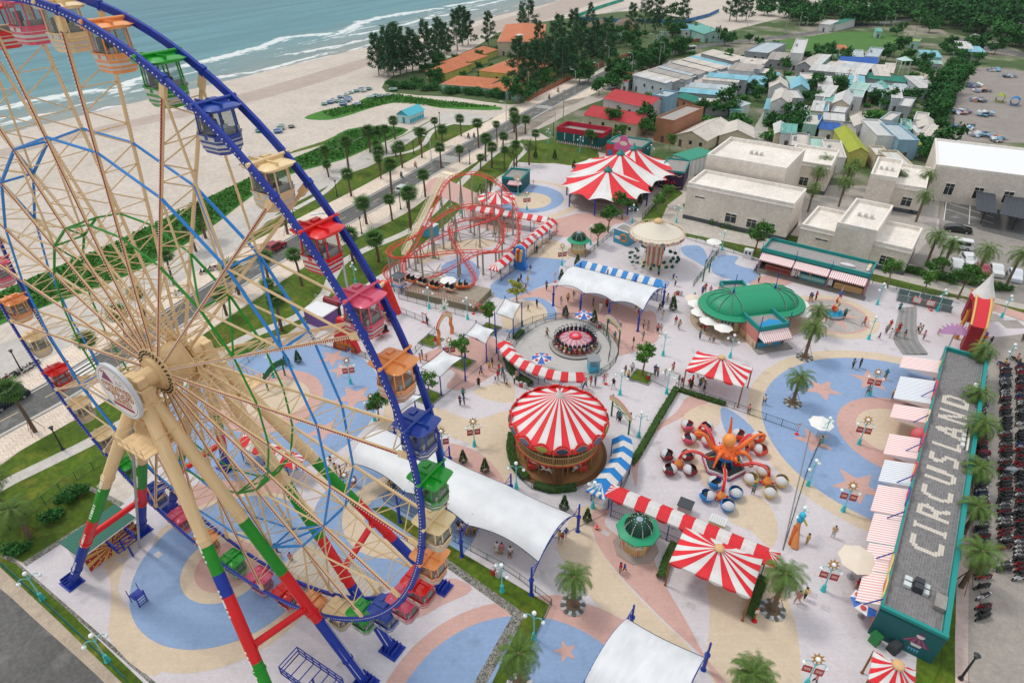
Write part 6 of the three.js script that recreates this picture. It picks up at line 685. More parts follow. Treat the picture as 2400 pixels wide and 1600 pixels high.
// air conditioners and roof gear
const acu=loc(2175,1378,H).z;for(const[dx,dz]of[[-0.5,-0.35],[-0.5,0.35]]){const u=part('air_unit',[rbox(0.75,0.8,0.62,0.05,0.35+dx,H-0.15,acu+dz)],M(0x33373c,0.5),o);part('air_duct',[box(0.6,0.35,0.5,-0.5+dx,H-0.3,acu+dz)],M(0xd0d6d6,0.5),u);part('air_duct',[box(0.45,0.35,0.5,1.0+dx,H-0.3,acu+dz)],M(0xc4cac9,0.5),u);}part('roof_hatch',[box(0.9,0.5,1.6,w/ 2-0.9,H-0.2,acu+0.8)],ROOFG,o);const l2=loc(2215,1000,H).z;for(let i=0;i<5;i++)part('air_unit',[rbox(0.4,0.45,0.7,0.05,w/ 2-1.25,H-0.3,l2+(i-2)*1.0)],M(0xd6d6d2,0.6),o);part('cable_tray',[box(0.2,0.3,5.5,w/ 2-0.75,H-0.35,l2)],M(0xd8d4cc,0.6),o);part('air_unit',[rbox(0.5,0.5,1.1,0.05,w/ 2-0.9,H-0.25,loc(2232,885,H).z)],M(0xd6d6d2,0.6),o);
// painted mural on the end wall: striped tent curtain over a white and purple top
const MU=M(0x6a3a6c,0.7),z0=d/ 2+0.02;for(let i=0;i<8;i++)part('mural_stripe',[tri([V3(0.9,2.75,z0),V3(-0.15+i*0.28,1.7+0.2*Math.abs(i-3.5)*-0.3,z0),V3(0.13+i*0.28,1.7+0.2*Math.abs(i-3.2)*-0.3,z0)])],i%2?MU:M(0x9a5a6a,0.7),o);part('mural_white',[(()=>{const g=new THREE.CircleGeometry(0.32,16);g.translate(0.95,2.75,z0+0.012);return g;})(),quad(V3(0.5,1.6,z0+0.01),V3(1.4,1.6,z0+0.01),V3(1.3,1.25,z0+0.01),V3(0.6,1.25,z0+0.01))],M(0xd9cfd2,0.7),o);part('mural_hat',[tri([V3(0.6,2.85,z0+0.015),V3(1.3,2.85,z0+0.015),V3(1.0,3.25,z0+0.015)])],MU,o);for(let i=0;i<4;i++)part('mural_flag',[tri([V3(0.5+i*0.22,0.95,z0+0.01),V3(0.7+i*0.22,0.95,z0+0.01),V3(0.6+i*0.22,0.45,z0+0.01)])],M(0x5aa8d6,0.7),o);
}
{// teal and crimson hall, pink sign hall, purple box and green shed near the circus tent
const flatHall=(name,label,a,h,wallM,trimM,ph,extra)=>{const R=rect3(...a,h),o=thing(name,label,'building',R.c,R.rot);parapetBox(o,R.w,R.d,h,ph,wallM,trimM,ROOFG);if(extra)extra(o,R);return o;};
flatHall('exhibit_hall','teal hall with broad crimson fascia and white pennants',tr(2,0,[412,1160,835,1225,500,1108]),4.6,TEALD,M(0xb8173a,0.6),1.3,(o,R)=>{for(let i=0;i<4;i++)part('light_slot',[box(0.25,1.9,0.06,-R.w/ 2+(i+0.9)*R.w/ 4.9,2.2,R.d/ 2+0.02)],WFRAME,o);for(let i=0;i<22;i++)part('pennant',[tri([V3(-R.w/ 2+i*R.w/ 22,0.1,R.d/ 2+0.03),V3(-R.w/ 2+(i+1)*R.w/ 22,0.1,R.d/ 2+0.03),V3(-R.w/ 2+(i+0.5)*R.w/ 22,0.95,R.d/ 2+0.03)])],i%2?M(0xd9a49c,0.7):M(0xd9d6d0,0.7),o);for(let i=0;i<9;i++)part('pennant',[tri([V3(R.w/ 2+0.03,0.1,-R.d/ 2+i*R.d/ 9),V3(R.w/ 2+0.03,0.1,-R.d/ 2+(i+1)*R.d/ 9),V3(R.w/ 2+0.03,0.95,-R.d/ 2+(i+0.5)*R.d/ 9)])],M(0xd9a49c,0.7),o);});
flatHall('game_hall','red and teal hall with pink scrolled sign behind the circus tent',tr(2,0,[870,1300,1195,1352,960,1235]),4.2,M(0xc93440,0.6),TEAL,0.45,(o,R)=>{part('side_cladding',[box(0.1,3.6,R.d-0.1,R.w/ 2+0.03,1.85,0)],TEALD,o);part('pink_sign',[(()=>{const s=new THREE.Shape();s.moveTo(-2.6,0);s.lineTo(2.6,0);s.lineTo(2.6,2);s.bezierCurveTo(2.2,1.6,1.4,2,1.2,2.6);s.absarc(0,2.9,1.1,-0.3,3.4,false);s.bezierCurveTo(-1.4,2,-2.2,1.6,-2.6,2);const g=new THREE.ExtrudeGeometry(s,{depth:0.3,bevelEnabled:false});g.translate(0,2.6,R.d/ 2+0.1);return g;})()],M(0xd8649a,0.5),o);part('sign_heart',[ball(0.8,0,4.5,R.d/ 2+0.42,14,8,1.4,0.7,0.12)],M(0xe0d6c2,0.5),o);for(const x of[-0.38,0.38])part('door',[box(1.3,2.2,0.08,x*R.w,1.1,R.d/ 2+0.03)],M(0x3a78b0,0.6),o);});
flatHall('haunted_hall','small dark purple painted hall with teal roof edge',tr(2,0,[1365,1555,1590,1580,1460,1450]),4.4,M(0x3c2450,0.7,{map:mottle}),TEAL,0.4,(o,R)=>{part('scroll_trim',[tube(Array.from({length:13},(_,i)=>V3(-R.w/ 2+0.4+i*(R.w-0.8)/ 12,3.3+0.18*Math.sin(i*1.7),R.d/ 2+0.1)),0.09,5,48),tube(Array.from({length:13},(_,i)=>V3(-R.w/ 2+0.4+i*(R.w-0.8)/ 12,0.6+0.15*Math.sin(i*1.7),R.d/ 2+0.1)),0.09,5,48)],M(0xc9a98a,0.6),o);for(const x of[-0.9,0.5])part('red_emblem',[new THREE.TorusGeometry(0.4,0.12,6,16).translate(x,1.6,R.d/ 2+0.15)],M(0xc92e38,0.5),o);});
flatHall('storage_shed','white shed with plain green sheet roof behind the purple hall',tr(2,0,[1482,1425,1640,1475,1600,1325]),4.2,M(0xc9cccd,0.6),M(0x128a6c,0.5),0.1,(o,R)=>{part('roof_sheet',[box(R.w+0.3,0.1,R.d+0.3,0,4.3,0)],M(0x14896c,0.5),o);for(let i=0;i<6;i++)part('wall_rib',[box(0.08,4,0.08,R.w/ 2+0.02,2,-R.d/ 2+(i+0.5)*R.d/ 6)],M(0xa8abac,0.6),o);});
flatHall('snack_booth','teal snack booth with grey roof and pink awning by the ring plaza',[1176,413,1222,418,1190,391],3.6,TEALD,TEAL,0.5,(o,R)=>{awning(o,-R.w*0.1,R.w/ 2,R.d/ 2+0.1,2.9,1.6,0.4,M(0xd79aa0,0.6),M(0xe0b6b6,0.6));part('round_sign',[cyl(0.9,0.9,0.15,0,0,0,24).rotateX(Math.PI/ 2).translate(R.w*0.3,3.7,R.d/ 2)],M(0xd8cdb6,0.5),o);part('hatch',[box(R.w*0.5,1.2,0.06,R.w*0.2,1.7,R.d/ 2+0.03)],WIN,o);});
const cp2=tr(2,1,[940,545,1085,590,985,470]);flatHall('painted_booth','blue booth with circus painting and white roof by the swing ride',[1440,534,1474,546,1451,520],3,M(0x4aa0c0,0.6,{map:mottle}),M(0xdcdfe2,0.6),0.12,(o,R)=>{part('painted_wheel',[new THREE.TorusGeometry(0.7,0.2,6,20).translate(R.w*0.2,1.6,R.d/ 2+0.05)],M(0xc9863a,0.6),o);part('painted_cloud',[ball(0.6,-R.w*0.2,1.3,R.d/ 2+0.02,10,6,1.4,0.6,0.08)],M(0xdfe6e8,0.7),o);});
// wheel's engine house with the sunburst wall
const W=rect3(...tr(0,3,[830,545,1280,205,610,290]),0),e=thing('engine_house','low house with green roof and red and gold sunburst wall under the wheel','building',null);{const a=T1(0,3,832,548),b=T1(0,3,1282,205),rot=Math.atan2(-(b.z-a.z),b.x-a.x),w=a.distanceTo(b);e.position.set((a.x+b.x)/ 2,0,(a.z+b.z)/ 2);e.rotation.y=rot;const dd=3,h=2.5;part('wall',[box(w,h,dd,0,h/ 2,-dd/ 2-0.05)],BEIGE,e);part('roof',[box(w+0.5,0.14,dd+0.7,0,h+0.12,-dd/ 2)],M(0x0e6a58,0.6),e);for(let i=0;i<26;i++)part('roof_seam',[box(0.04,0.06,dd+0.7,-w/ 2-0.2+i*(w+0.4)/ 25,h+0.21,-dd/ 2)],M(0x0b5a4a,0.6),e);part('gutter',[box(w+0.5,0.12,0.12,0,h+0.08,0.38)],WFRAME,e);const N=28,per=t=>{const s=t*(2*w+2*h);return s<w?[-w/ 2+s,0]:s<w+h?[w/ 2,s-w]:s<2*w+h?[w/ 2-(s-w-h),h]:[-w/ 2,h-(s-2*w-h)];};for(let i=0;i<N;i++){const[x0,y0]=per(i/ N),[x1,y1]=per((i+1)/ N);const g=[tri([V3(0,h*0.5,0.03),V3(x0,y0,0.03),V3(x1,y1,0.03)])];const ray=part('sun_ray',g,i%2?M(0xb01f24,0.6):M(0xd9b45c,0.6),e);if(i%2)for(const f of[0.55,0.85])part('bulb',[ball(0.06,(x0+x1)/ 2*f,h/ 2+((y0+y1)/ 2-h/ 2)*f,0.06,5,4)],BULBW,ray);}}
}
{// entrance gate at the right
const a=G(2266,826),b=G(2268,742),rot=Math.atan2(-(b.z-a.z),b.x-a.x),w=a.distanceTo(b),m=a.clone().lerp(b,0.5),o=thing('entrance_gate','tall red and gold entrance gate with white tent top','gate',m,rot),DR=M(0x8e1422,0.5),GD=M(0xd9b068,0.5),RD=M(0xd01f2e,0.5);
for(const s of[-1,1]){part('pylon',[rbox(2.2,4.6,1.8,0.08,s*(w/ 2-0.8),2.3,0)],DR,o);part('gold_edge',[box(0.25,4.7,0.3,s*(w/ 2+0.25),2.35,0.9)],GD,o);part('gold_edge',[box(0.2,4.6,0.25,s*(w/ 2-1.9),2.3,0.9)],GD,o);}
part('lintel',[grid(16,1,(u,v)=>V3((u-0.5)*(w+0.4),4.6+1.9*Math.sin(u*Math.PI),(v-0.5)*1.8)),grid(16,1,(u,v)=>V3((u-0.5)*(w+0.4),3.9+0.9*Math.sin(u*Math.PI),(v-0.5)*1.8))],RD,o);for(const s of[-0.92,0.92])part('lintel_face',[grid(16,2,(u,v)=>V3((u-0.5)*(w+0.4),(3.9+0.9*Math.sin(u*Math.PI))*(1-v)+(4.6+1.9*Math.sin(u*Math.PI))*v,s))],RD,o);part('gold_scroll',[tube(Array.from({length:17},(_,i)=>V3((i/ 16-0.5)*(w+0.4),4.65+1.95*Math.sin(i/ 16*Math.PI),0.95)),0.16,6,48),tube(Array.from({length:17},(_,i)=>V3((i/ 16-0.5)*(w+0.4),4.65+1.95*Math.sin(i/ 16*Math.PI),-0.95)),0.16,6,48)],GD,o);
part('tent_top',[grid(8,6,(u,v)=>{const q=1-v,a2=u*6.2832,k=0.1+1.5*Math.pow(q,1.3);return V3(1.2+k*Math.cos(a2)*1.1,6.3+3.8*v,k*Math.sin(a2));})],TWHITE,o);part('tent_drum',[cyl(1.55,1.5,0.8,1.2,6.0,0,16)],RD,o);part('sign_oval',[ball(1.9,-0.8,4.8,1.15,20,12,1.35,0.8,0.1)],M(0xd9596a,0.5),o);part('sign_rim',[new THREE.TorusGeometry(1.9,0.16,8,32).scale(1.35,0.8,1).translate(-0.8,4.8,1.15)],GD,o);part('purple_fan',[...Array.from({length:7},(_,i)=>rbox(0.3,1.6,0.15,0.05,0,0.9,0).rotateZ(-0.9+i*0.3).translate(3.2,4.6,1.1))],M(0x9a5a9a,0.5),o);for(const s of[-1,1])part('bow_tie',[ball(0.55,s*0.7-3.8,3.2,1.2,10,8,1.5,0.7,0.3)],M(0xb9d0d8,0.5),o);part('column_figure',[trunkGeo([V3(-2.4,0,-1.4),V3(-2.4,2,-1.5),V3(-2.2,4,-1.3),V3(-2.3,5.2,-1.4)],0.35,0.25,8)],M(0xd08a3a,0.5),o);
const dp=G(2180+740/ 6.53,640+1190/ 6.53),dr=thing('drum_display','round circus drum display with stacked coloured balls by the gate','decoration',dp);part('drum',[cyl(1,1,0.7,0,0.35,0,24)],GD,dr);for(let i=0;i<12;i++){const a2=i*0.5236;part('drum_diamond',[box(0.35,0.5,0.05).rotateY(-a2+Math.PI/ 2).translate(1.0*Math.cos(a2),0.35,1.0*Math.sin(a2))],i%2?RD:M(0x4a3a8a,0.5),dr);}[[0,0.95,0xb9c4d8],[0.1,1.5,0xd8a23a],[-0.05,2.05,0x2f9a7a],[0.1,2.6,0xd8642e],[0,3.1,0x7a3a8e]].forEach(([x,y,c])=>part('ball',[ball(0.32,x,y,0,12,8)],M(c,0.5),dr));part('figure_base',[ball(0.4,0.5,0.95,0.3,10,8)],M(0x3a9ad0,0.5),dr);
const bs=thing('starburst_sign','flat lilac starburst sign behind the long shop roof','sign',G(2222,818));const sp=Array.from({length:22},(_,i)=>{const a2=Math.PI*i/ 21,r=i%2?2.1:3.0;return new THREE.Vector2(r*0.85*Math.cos(a2),r*0.6*Math.sin(a2));});part('burst',[new THREE.ExtrudeGeometry(new THREE.Shape(sp),{depth:0.15,bevelEnabled:false}).rotateX(-0.5).rotateY(PR*0.3).translate(0,2.6,0)],M(0xcf9ac8,0.6),bs);part('stay',[rod(V3(0,0,0),V3(0,3,0),0.1,6)],STEEL,bs);
}
{// fountain with sea-horse statue on a round basin
const o=thing('seahorse_fountain','colourful sea-horse statue rising from a blue wave basin','statue',V3(52.5,0,-88));part('basin',[cyl(1.6,1.65,0.35,0,0.17,0,36)],stain(0x8a8e92),o);part('basin_rim',[new THREE.TorusGeometry(1.55,0.1,6,36).rotateX(Math.PI/ 2).translate(0,0.36,0)],stain(0xa2a4a6),o);const wv=[];for(let i=0;i<14;i++){const a=i*2.4,r=rr(0.2,1.1);wv.push(lathe([[0,0.7*rr(0.7,1.2)],[0.12,0.5],[0.25,0.25],[0.42,0]],9,r*Math.cos(a),0.35,r*Math.sin(a)));}part('blue_wave',wv,M(0x2aa4cf,0.3),o);part('green_fin',[ball(0.4,0.25,2.1,0,10,8,1,0.9,0.3)],M(0x2fae3e,0.4),o);part('shell',[ball(0.5,0.05,1.25,0,12,8,1.1,0.6,0.9)],M(0xc98a5a,0.5),o);part('body_coil',[trunkGeo([V3(0,0.9,0),V3(-0.35,1.6,0),V3(0.25,2.2,0),V3(-0.1,2.9,0),V3(0.25,3.5,0),V3(0.1,3.9,0)],0.32,0.2,10)],M(0xd33a2a,0.4),o);part('cream_belly',[trunkGeo([V3(-0.15,1.9,0.2),V3(0.1,2.5,0.22),V3(-0.02,3.1,0.18),V3(0.25,3.6,0.14)],0.17,0.12,8)],M(0xe0d2a8,0.5),o);part('snout',[rod(V3(0.1,3.95,0),V3(0.45,3.85,0.1),0.2,8,0.1)],M(0xd8742e,0.4),o);part('hat',[lathe([[0,0.55],[0.15,0.4],[0.22,0.1],[0.34,0.04],[0.34,0]],12,0.1,4.1,0)],M(0x2f4f9a,0.5),o);part('spire',[rod(V3(0.1,4.6,0),V3(0.2,5.5,0),0.09,6,0.03)],M(0xd6a0a8,0.5),o);
}
{// giant hot dog statue on a blue slide and the ice-cream figure
const b=T1(2,1,60,900),o=thing('hot_dog_statue','giant hot dog sculpture on a curved blue wave stand','statue',b,PR);part('wave_stand',[(()=>{const s=new THREE.Shape();s.moveTo(-1.6,0);s.bezierCurveTo(-0.6,0.3,-0.3,1.6,-0.9,3.2);s.bezierCurveTo(-1,4.6,0.5,5.2,1,4.2);s.bezierCurveTo(1.4,2.6,1,1.4,1.8,0.9);s.bezierCurveTo(1.7,0.2,0.6,0,0.3,0);const g=new THREE.ExtrudeGeometry(s,{depth:0.6,bevelEnabled:true,bevelSize:0.12,bevelThickness:0.12,bevelSegments:2});g.translate(0,0,-0.3);return g;})()],M(0x2479c4,0.4),o);part('splash',[(()=>{const s=new THREE.Shape();s.moveTo(-1.8,0);s.bezierCurveTo(-1.4,0.9,-0.9,0.9,-0.4,0.2);s.lineTo(-0.6,0);const g=new THREE.ExtrudeGeometry(s,{depth:0.3,bevelEnabled:false});g.translate(0,0,0.45);return g;})()],M(0xa9c9e0,0.4),o);for(const s of[-1,1]){const g=new THREE.CapsuleGeometry(0.34,1.9,6,12);g.scale(1,1,0.8);g.translate(s*0.38,3.1,0.5);g.rotateZ(-0.12);part('bun',[g],M(0xe0b070,0.5),o);}part('sausage',[(()=>{const g=new THREE.CapsuleGeometry(0.24,2.3,6,12);g.translate(0,3.1,0.72);g.rotateZ(-0.12);return g;})()],M(0xb8442e,0.35),o);part('lettuce',[tube(Array.from({length:12},(_,i)=>V3(0.1+0.24*Math.sin(i*2)+0.25,2+i*0.2,0.85)),0.09,6,48)],M(0x3a9a34,0.5),o);part('sauce',[tube(Array.from({length:12},(_,i)=>V3(0.35+0.12*Math.sin(i*2.2+1),2+i*0.2,0.98)),0.06,6,48)],M(0xd82a24,0.4),o);
const c=T1(3,3,240,250),e=thing('ice_cream_statue','orange and blue cartoon sculpture beside the railing near a palm','statue',c,0.3);part('cone_body',[trunkGeo([V3(-0.6,0,0.9),V3(-0.4,0.9,0.5),V3(-0.1,2,0),V3(0,2.7,-0.1)],0.42,0.24,12)],M(0xd98a4e,0.5),e);part('orange_flap',[trunkGeo([V3(-0.9,0.1,0.4),V3(-0.6,1.2,0.2),V3(-0.3,2.1,0)],0.14,0.26,10)],M(0xd86a2a,0.5),e);part('blue_jacket',[ball(0.38,0.05,2.95,-0.1,12,10,1,1.1,0.8)],M(0x22a0c8,0.5),e);part('blue_head',[ball(0.34,0.15,3.6,-0.1,14,10)],M(0x2bb4d6,0.4),e);part('yellow_arm',[rod(V3(0.3,3.1,0.1),V3(0.7,2.3,0.3),0.12,8)],M(0xd8c24a,0.5),e);
}
// ---------------------------------------------------------------- lamps, furniture, planting in the park
const marks=[['the carousel',5.4,-57],['the disc ride',9.6,-80],['the swing ride',26.7,-107],['the octopus ride',25,-55],['the green restaurant',38,-88],['the fountain',52.5,-88],['the stall row',52,-100],['the circus tent',22,-139],['the coaster',-8,-105],['the hot dog statue',2,-102],['the white canopy',0,-45],['the arched canopy',14,-90],['the front tent',19,-40],['the queue tent',28,-69],['the front kiosk',12.6,-43],['the far kiosk',13,-112],['the long shop',40,-50],['the entrance gate',72,-78],['the wheel',-25,-39],['the star terrace',47,-62],['the pendulum ride',-22,-84],['the sail canopies',-6,-74],['the bike park',52,-45],['the lane',-45,-38],['the road',-40,-125],['the beige villas',60,-125],['the sand beach',-80,-190],['the twin palms',44,-78]];
const nearest=p=>marks.reduce((b,m)=>{const d=Math.hypot(m[1]-p.x,m[2]-p.z);return d<b[1]?[m[0],d]:b;},['',1e9])[0];
const usedLab=new Map();
const uniq=l=>{const k=usedLab.get(l)||0;usedLab.set(l,k+1);return k?`${l}, ${ord(k)} there`:l;};
const byNear=(base,p)=>uniq(`${base} near ${nearest(p)}`);
function lampProto(sunny){
const o=grp();part('lamp_base',[cyl(0.16,0.24,0.9,0,0.45,0,10),cyl(0.26,0.28,0.12,0,0.06,0,10)],AQUA,o);part('pole',[rod(V3(0,0.9,0),V3(0,3.75,0),0.07,8,0.055)],M(0x7fcfd0,0.5),o);
for(const s of[-1,1]){part('arm',[tube([V3(0,3.0,0),V3(s*0.3,3.45,0),V3(s*0.65,3.5,0),V3(s*0.85,3.2,0)],0.04,5,14)],M(0x7fcfd0,0.5),o);part('globe',[ball(0.2,s*0.85,3.05,0,12,8)],GLOBE,o);}
part('globe',[ball(0.22,0,3.98,0,12,8)],GLOBE,o);
if(sunny){const s=new THREE.Shape();for(let i=0;i<16;i++){const a=i*Math.PI/ 8,r=i%2?0.3:0.58;i?s.lineTo(r*Math.cos(a),r*Math.sin(a)):s.moveTo(r,0);}const g=new THREE.ExtrudeGeometry(s,{depth:0.06,bevelEnabled:false});g.rotateX(-0.4);g.translate(0,3.95,-0.08);part('sun_rays',[g],GOLD,o);for(const q of[-1,1]){const b=part('banner',[box(0.72,0.9,0.03,q*0.46,2.3,0)],M(0xb03a38,0.6),o);part('banner_print',[box(0.5,0.35,0.04,q*0.46,2.35,0.005)],M(0xd8a49a,0.6),b);}}
return o;
}
const LP=lampProto(false),LS=lampProto(true);
const two=(l,f)=>{for(let i=0;i<l.length;i+=2)f(l[i],l[i+1],i/ 2);};
two([99,1404,252,1549,1006,723,1096,748,833,663,2056,714,2197,729,2036,795,1692,586,1497,1024,1562,922,1389,1190,1177,1385,1251,1497,1359,355,1285,336,1214,459,1523,375,1257,593,1384,573,1482,522,1585,522,2348,744,2353,861,1927,1037,1894,1138,1866,1250,1554,833,1711,838,1453,925,1210,1144,641,884,1060,520,1080,500],(x,y)=>{const p=G(x,y);plant(LP,'park_lamp',byNear('turquoise park lamp with three white globes',p),'lamp',p,'turquoise globe lamps',PR+(x<400?1.2:x>1850?1.1:rr(-0.5,0.5)));});
two([2038,927,2013,1041,1976,1198,1929,1384,1112,1045,822,899,1890,1605,1235,492,1317,622,1056,850,1039,1068,878,985,819,1172],(x,y)=>{const p=G(x,y);plant(LS,'sun_lamp',byNear('turquoise lamp with gold sun rays and red banners',p),'lamp',p,'sun topped banner lamps',x>1800?-0.35:0.2);});
function umbrellaProto(col,brand){const o=grp();part('pole',[rod(V3(0,0,0),V3(0,2.5,0),0.04,6),cyl(0.3,0.32,0.1,0,0.05,0,12)],STEEL,o);for(let i=0;i<8;i++){const a0=i*Math.PI/ 4,a1=a0+Math.PI/ 4;part('canopy_panel',[grid(4,4,(u,v)=>{const a=a0+(a1-a0)*u,r=1.5*(1-v)*(1-0.1*Math.sin(u*Math.PI)*(1-v));return P3(r,a,2.15+0.5*v);})],brand?M([0x2a62b8,0xd9d6d4][i%2],0.5):col,o);if(brand&&i%2)part('round_mark',[ball(0.28,0.95*Math.cos(a0+0.39),2.36,0.95*Math.sin(a0+0.39),8,5,1,0.25,1)],M(0xc43a3a,0.5),o);}return o;}
const UW=umbrellaProto(M(0xe6e6e2,0.6)),UC=umbrellaProto(M(0xddcfbe,0.6)),UB=umbrellaProto(null,true),UR=umbrellaProto(M(0xcf2a22,0.6));
for(const[pr,lb,l]of[[UW,'white patio umbrella',[1628,737,1636,758,1656,778,1690,795,1868,738,1874,760,1915,1022,1052,682,1670,590]],[UC,'large cream umbrella',[1994,1352,1622,725]],[UB,'blue and white umbrella with round red marks',[1367,765,1269,868,2018,1445]]])two(l,(x,y)=>{const p=G(x,y);plant(pr,'umbrella',byNear(lb,p),'umbrella',p,'sun umbrellas',0.3,pr===UC&&y>1000?1.25:1);});
{const s=grp();part('stand_base',[cyl(0.28,0.3,0.08,0,0.04,0,14)],WRED,s);part('stand_pole',[rod(V3(0,0,0),V3(0,1.3,0),0.03,6)],WRED,s);part('sign_plate',[box(0.4,0.5,0.03,0,1.5,0)],M(0xd9d4d0,0.6),s);part('plate_edge',[box(0.46,0.08,0.04,0,1.78,0)],WRED,s);two([1301,661,1307,543,1420,900,1868,1018,1768,1455,1110,736,992,755,999,757,1250,439,1453,1285,2183,728,1494,1308],(x,y)=>{const p=G(x,y);plant(s,'sign_stand',byNear('small red sign stand',p),'sign',p,'red sign stands',0.2);});}
{const b=grp();part('bin_body',[rbox(0.5,0.8,0.45,0.05,-0.3,0.4,0)],M(0xc23a36,0.5),b);part('bin_body',[rbox(0.5,0.8,0.45,0.05,0.3,0.4,0)],M(0xc9c4c0,0.5),b);part('bin_lid',[ball(0.27,-0.3,0.82,0,8,5,1,0.6,0.9)],STEEL,b);part('bin_lid',[ball(0.27,0.3,0.82,0,8,5,1,0.6,0.9)],STEEL,b);two([1592,692,1226,908,1524,890,1410,770,1162,1348,838,1175,1151,693,2148,707],(x,y)=>{const p=G(x,y);plant(b,'waste_bin',byNear('paired red and grey waste bins',p),'bin',p,'waste bin pairs',PR);});const gb=thing('wheelie_bin','green wheeled bin at the teal end wall of the long shop','bin',G(2048,1506),0.5);part('bin_body',[rbox(0.7,1.1,0.8,0.06,0,0.6,0)],M(0x1f7a3a,0.6),gb);part('bin_lid',[rbox(0.76,0.1,0.9,0.03,0,1.18,0)],M(0x1b6a34,0.6),gb);const cv=thing('covered_crate','dark grey covered crate at the end wall of the long shop','crate',G(2094,1524),0.5);part('cover',[rbox(1.1,0.9,0.9,0.15,0,0.45,0)],M(0x2c3034,0.8),cv);part('cover_top',[rbox(0.9,0.3,0.7,0.1,0,0.95,0)],M(0x33383c,0.8),cv);const bk=thing('bucket','small red bucket standing alone on yellow paving','bucket',G(1399,1240));part('pail',[cyl(0.22,0.16,0.45,0,0.22,0,14)],WRED,bk);part('rim',[new THREE.TorusGeometry(0.22,0.025,5,16).rotateX(Math.PI/ 2).translate(0,0.45,0)],M(0xd8d0b0,0.5),bk);}
{// small things of the rides
const p=G(1390,868),o=thing('control_booth','sky blue control booth with grey roof by the disc ride','booth',p,0.1);part('wall',[rbox(1.5,1.1,1.5,0.04,0,0.55,0)],M(0x3fa8c8,0.5),o);for(const[x,z]of[[-1,-1],[1,-1],[1,1],[-1,1]])part('corner_post',[box(0.12,1.1,0.12,x*0.69,1.6,z*0.69)],M(0x3fa8c8,0.5),o);part('window',[box(1.2,0.9,0.03,0,1.6,0.7),box(0.03,0.9,1.2,-0.7,1.6,0)],GLASS,o);part('roof',[box(1.8,0.1,1.8,0,2.2,0)],M(0x868b8f,0.6),o);
const q=G(1604,1200),c=thing('control_cabinet','dark topped control cabinet near the octopus ride','booth',q,PR);part('cabinet',[rbox(1.4,1.3,1.2,0.05,0,0.65,0)],M(0xb9a8a4,0.6),c);part('lid',[box(1.6,0.1,1.4,0,1.4,0)],M(0x3a4046,0.5),c);
const w=G(1680,1232),d=thing('white_crate','cream crate with ribbed white lid behind the striped canopy','crate',w,PR);part('crate_body',[box(1.6,0.9,1,0,0.45,0)],M(0xd9c48a,0.7),d);for(let i=0;i<7;i++)part('lid_slat',[box(0.2,0.06,1.2,-0.75+i*0.25,0.95,0)],M(0xd4d8da,0.5),d);
const g1=(label,a,b,h,m1,m2)=>{const A=G(...a),B=G(...b),o2=thing('ride_gate',label,'gate',A.clone().lerp(B,0.5),Math.atan2(-(B.z-A.z),B.x-A.x)),w2=A.distanceTo(B)/ 2;for(const s of[-1,1])part('post',[rod(V3(s*w2,0,0),V3(s*w2,h,0),0.12,8)],M(0x1f6a2e,0.5),o2);part('sign_panel',[(()=>{const s=new THREE.Shape();s.moveTo(-w2*1.25,h-0.4);s.quadraticCurveTo(0,h+1.0,w2*1.25,h-0.4);s.lineTo(w2*1.25,h-1.1);s.quadraticCurveTo(0,h-0.1,-w2*1.25,h-1.1);const g=new THREE.ExtrudeGeometry(s,{depth:0.12,bevelEnabled:false});g.translate(0,0,0.1);return g;})()],m1,o2);part('sign_edge',[tube(Array.from({length:9},(_,i)=>V3((i/ 4-1)*w2*1.25,h-0.4+0.7*(1-Math.pow(i/ 4-1,2)),0.16)),0.09,6,30)],m2,o2);part('cross_bar',[rod(V3(-w2,h-1.6,0),V3(w2,h-0.9,0),0.05,5),rod(V3(-w2,h-0.9,0),V3(w2,h-1.6,0),0.05,5)],M(0x1f6a2e,0.5),o2);};
g1('cream and pink arched gate sign beside the carousel',[1433,975],[1473,1018],3.6,M(0xd9cf9a,0.5),M(0xd98a94,0.5));g1('oval gate sign on green posts behind the disc ride',[1422,787],[1450,812],4.2,M(0xd9d2b0,0.5),M(0x8a4a8e,0.5));g1('purple trimmed gate sign on green posts by the swing ride',[1647,660],[1662,638],4.4,M(0xd6d0c4,0.5),M(0x7a6aa8,0.5));g1('green gate frame half hidden behind the wheel spokes',[628,915],[668,880],3,M(0x1f5f3a,0.6),M(0x1f5f3a,0.6));
const ms=G(1752,605),e=thing('electric_box','white electric cabinet with small windows on the villa lawn','cabinet',ms,PR);part('cabinet',[rbox(1.6,1.9,1,0.05,0,0.95,0)],M(0xd6d8d6,0.6),e);for(const s of[-0.35,0.35])part('vent',[box(0.35,0.5,0.04,s,1.3,0.5)],DARK,e);
// boarding ramp of the wheel with stair
const bp=wheelPos.clone().add(V3(2.2,0,0).applyAxisAngle(_up,WT)),r=thing('boarding_deck','cream boarding deck with stairs at the foot of the wheel','platform',bp,WT);const sl=[];for(let i=0;i<22;i++)part('deck_board',[box(0.44,0.06,4,-1+i*0.46,0.62,-4.2)],stain(0xcfc6b8),r);part('deck_frame',[box(10.2,0.5,3.8,3.8,0.3,-4.2)],CREAM,r);for(const z of[-6.1,-2.3])part('deck_rail',[rod(V3(-1,1.6,z),V3(9,1.6,z),0.04,5),rod(V3(-1,1.15,z),V3(9,1.15,z),0.03,5),...Array.from({length:12},(_,i)=>rod(V3(-1+i*0.91,0.6,z),V3(-1+i*0.91,1.6,z),0.03,5))],CREAM,r);for(let i=0;i<5;i++)part('step',[box(0.35,0.12,2,9.4+i*0.35,0.5-i*0.12,-4.2)],CREAM,r);
}
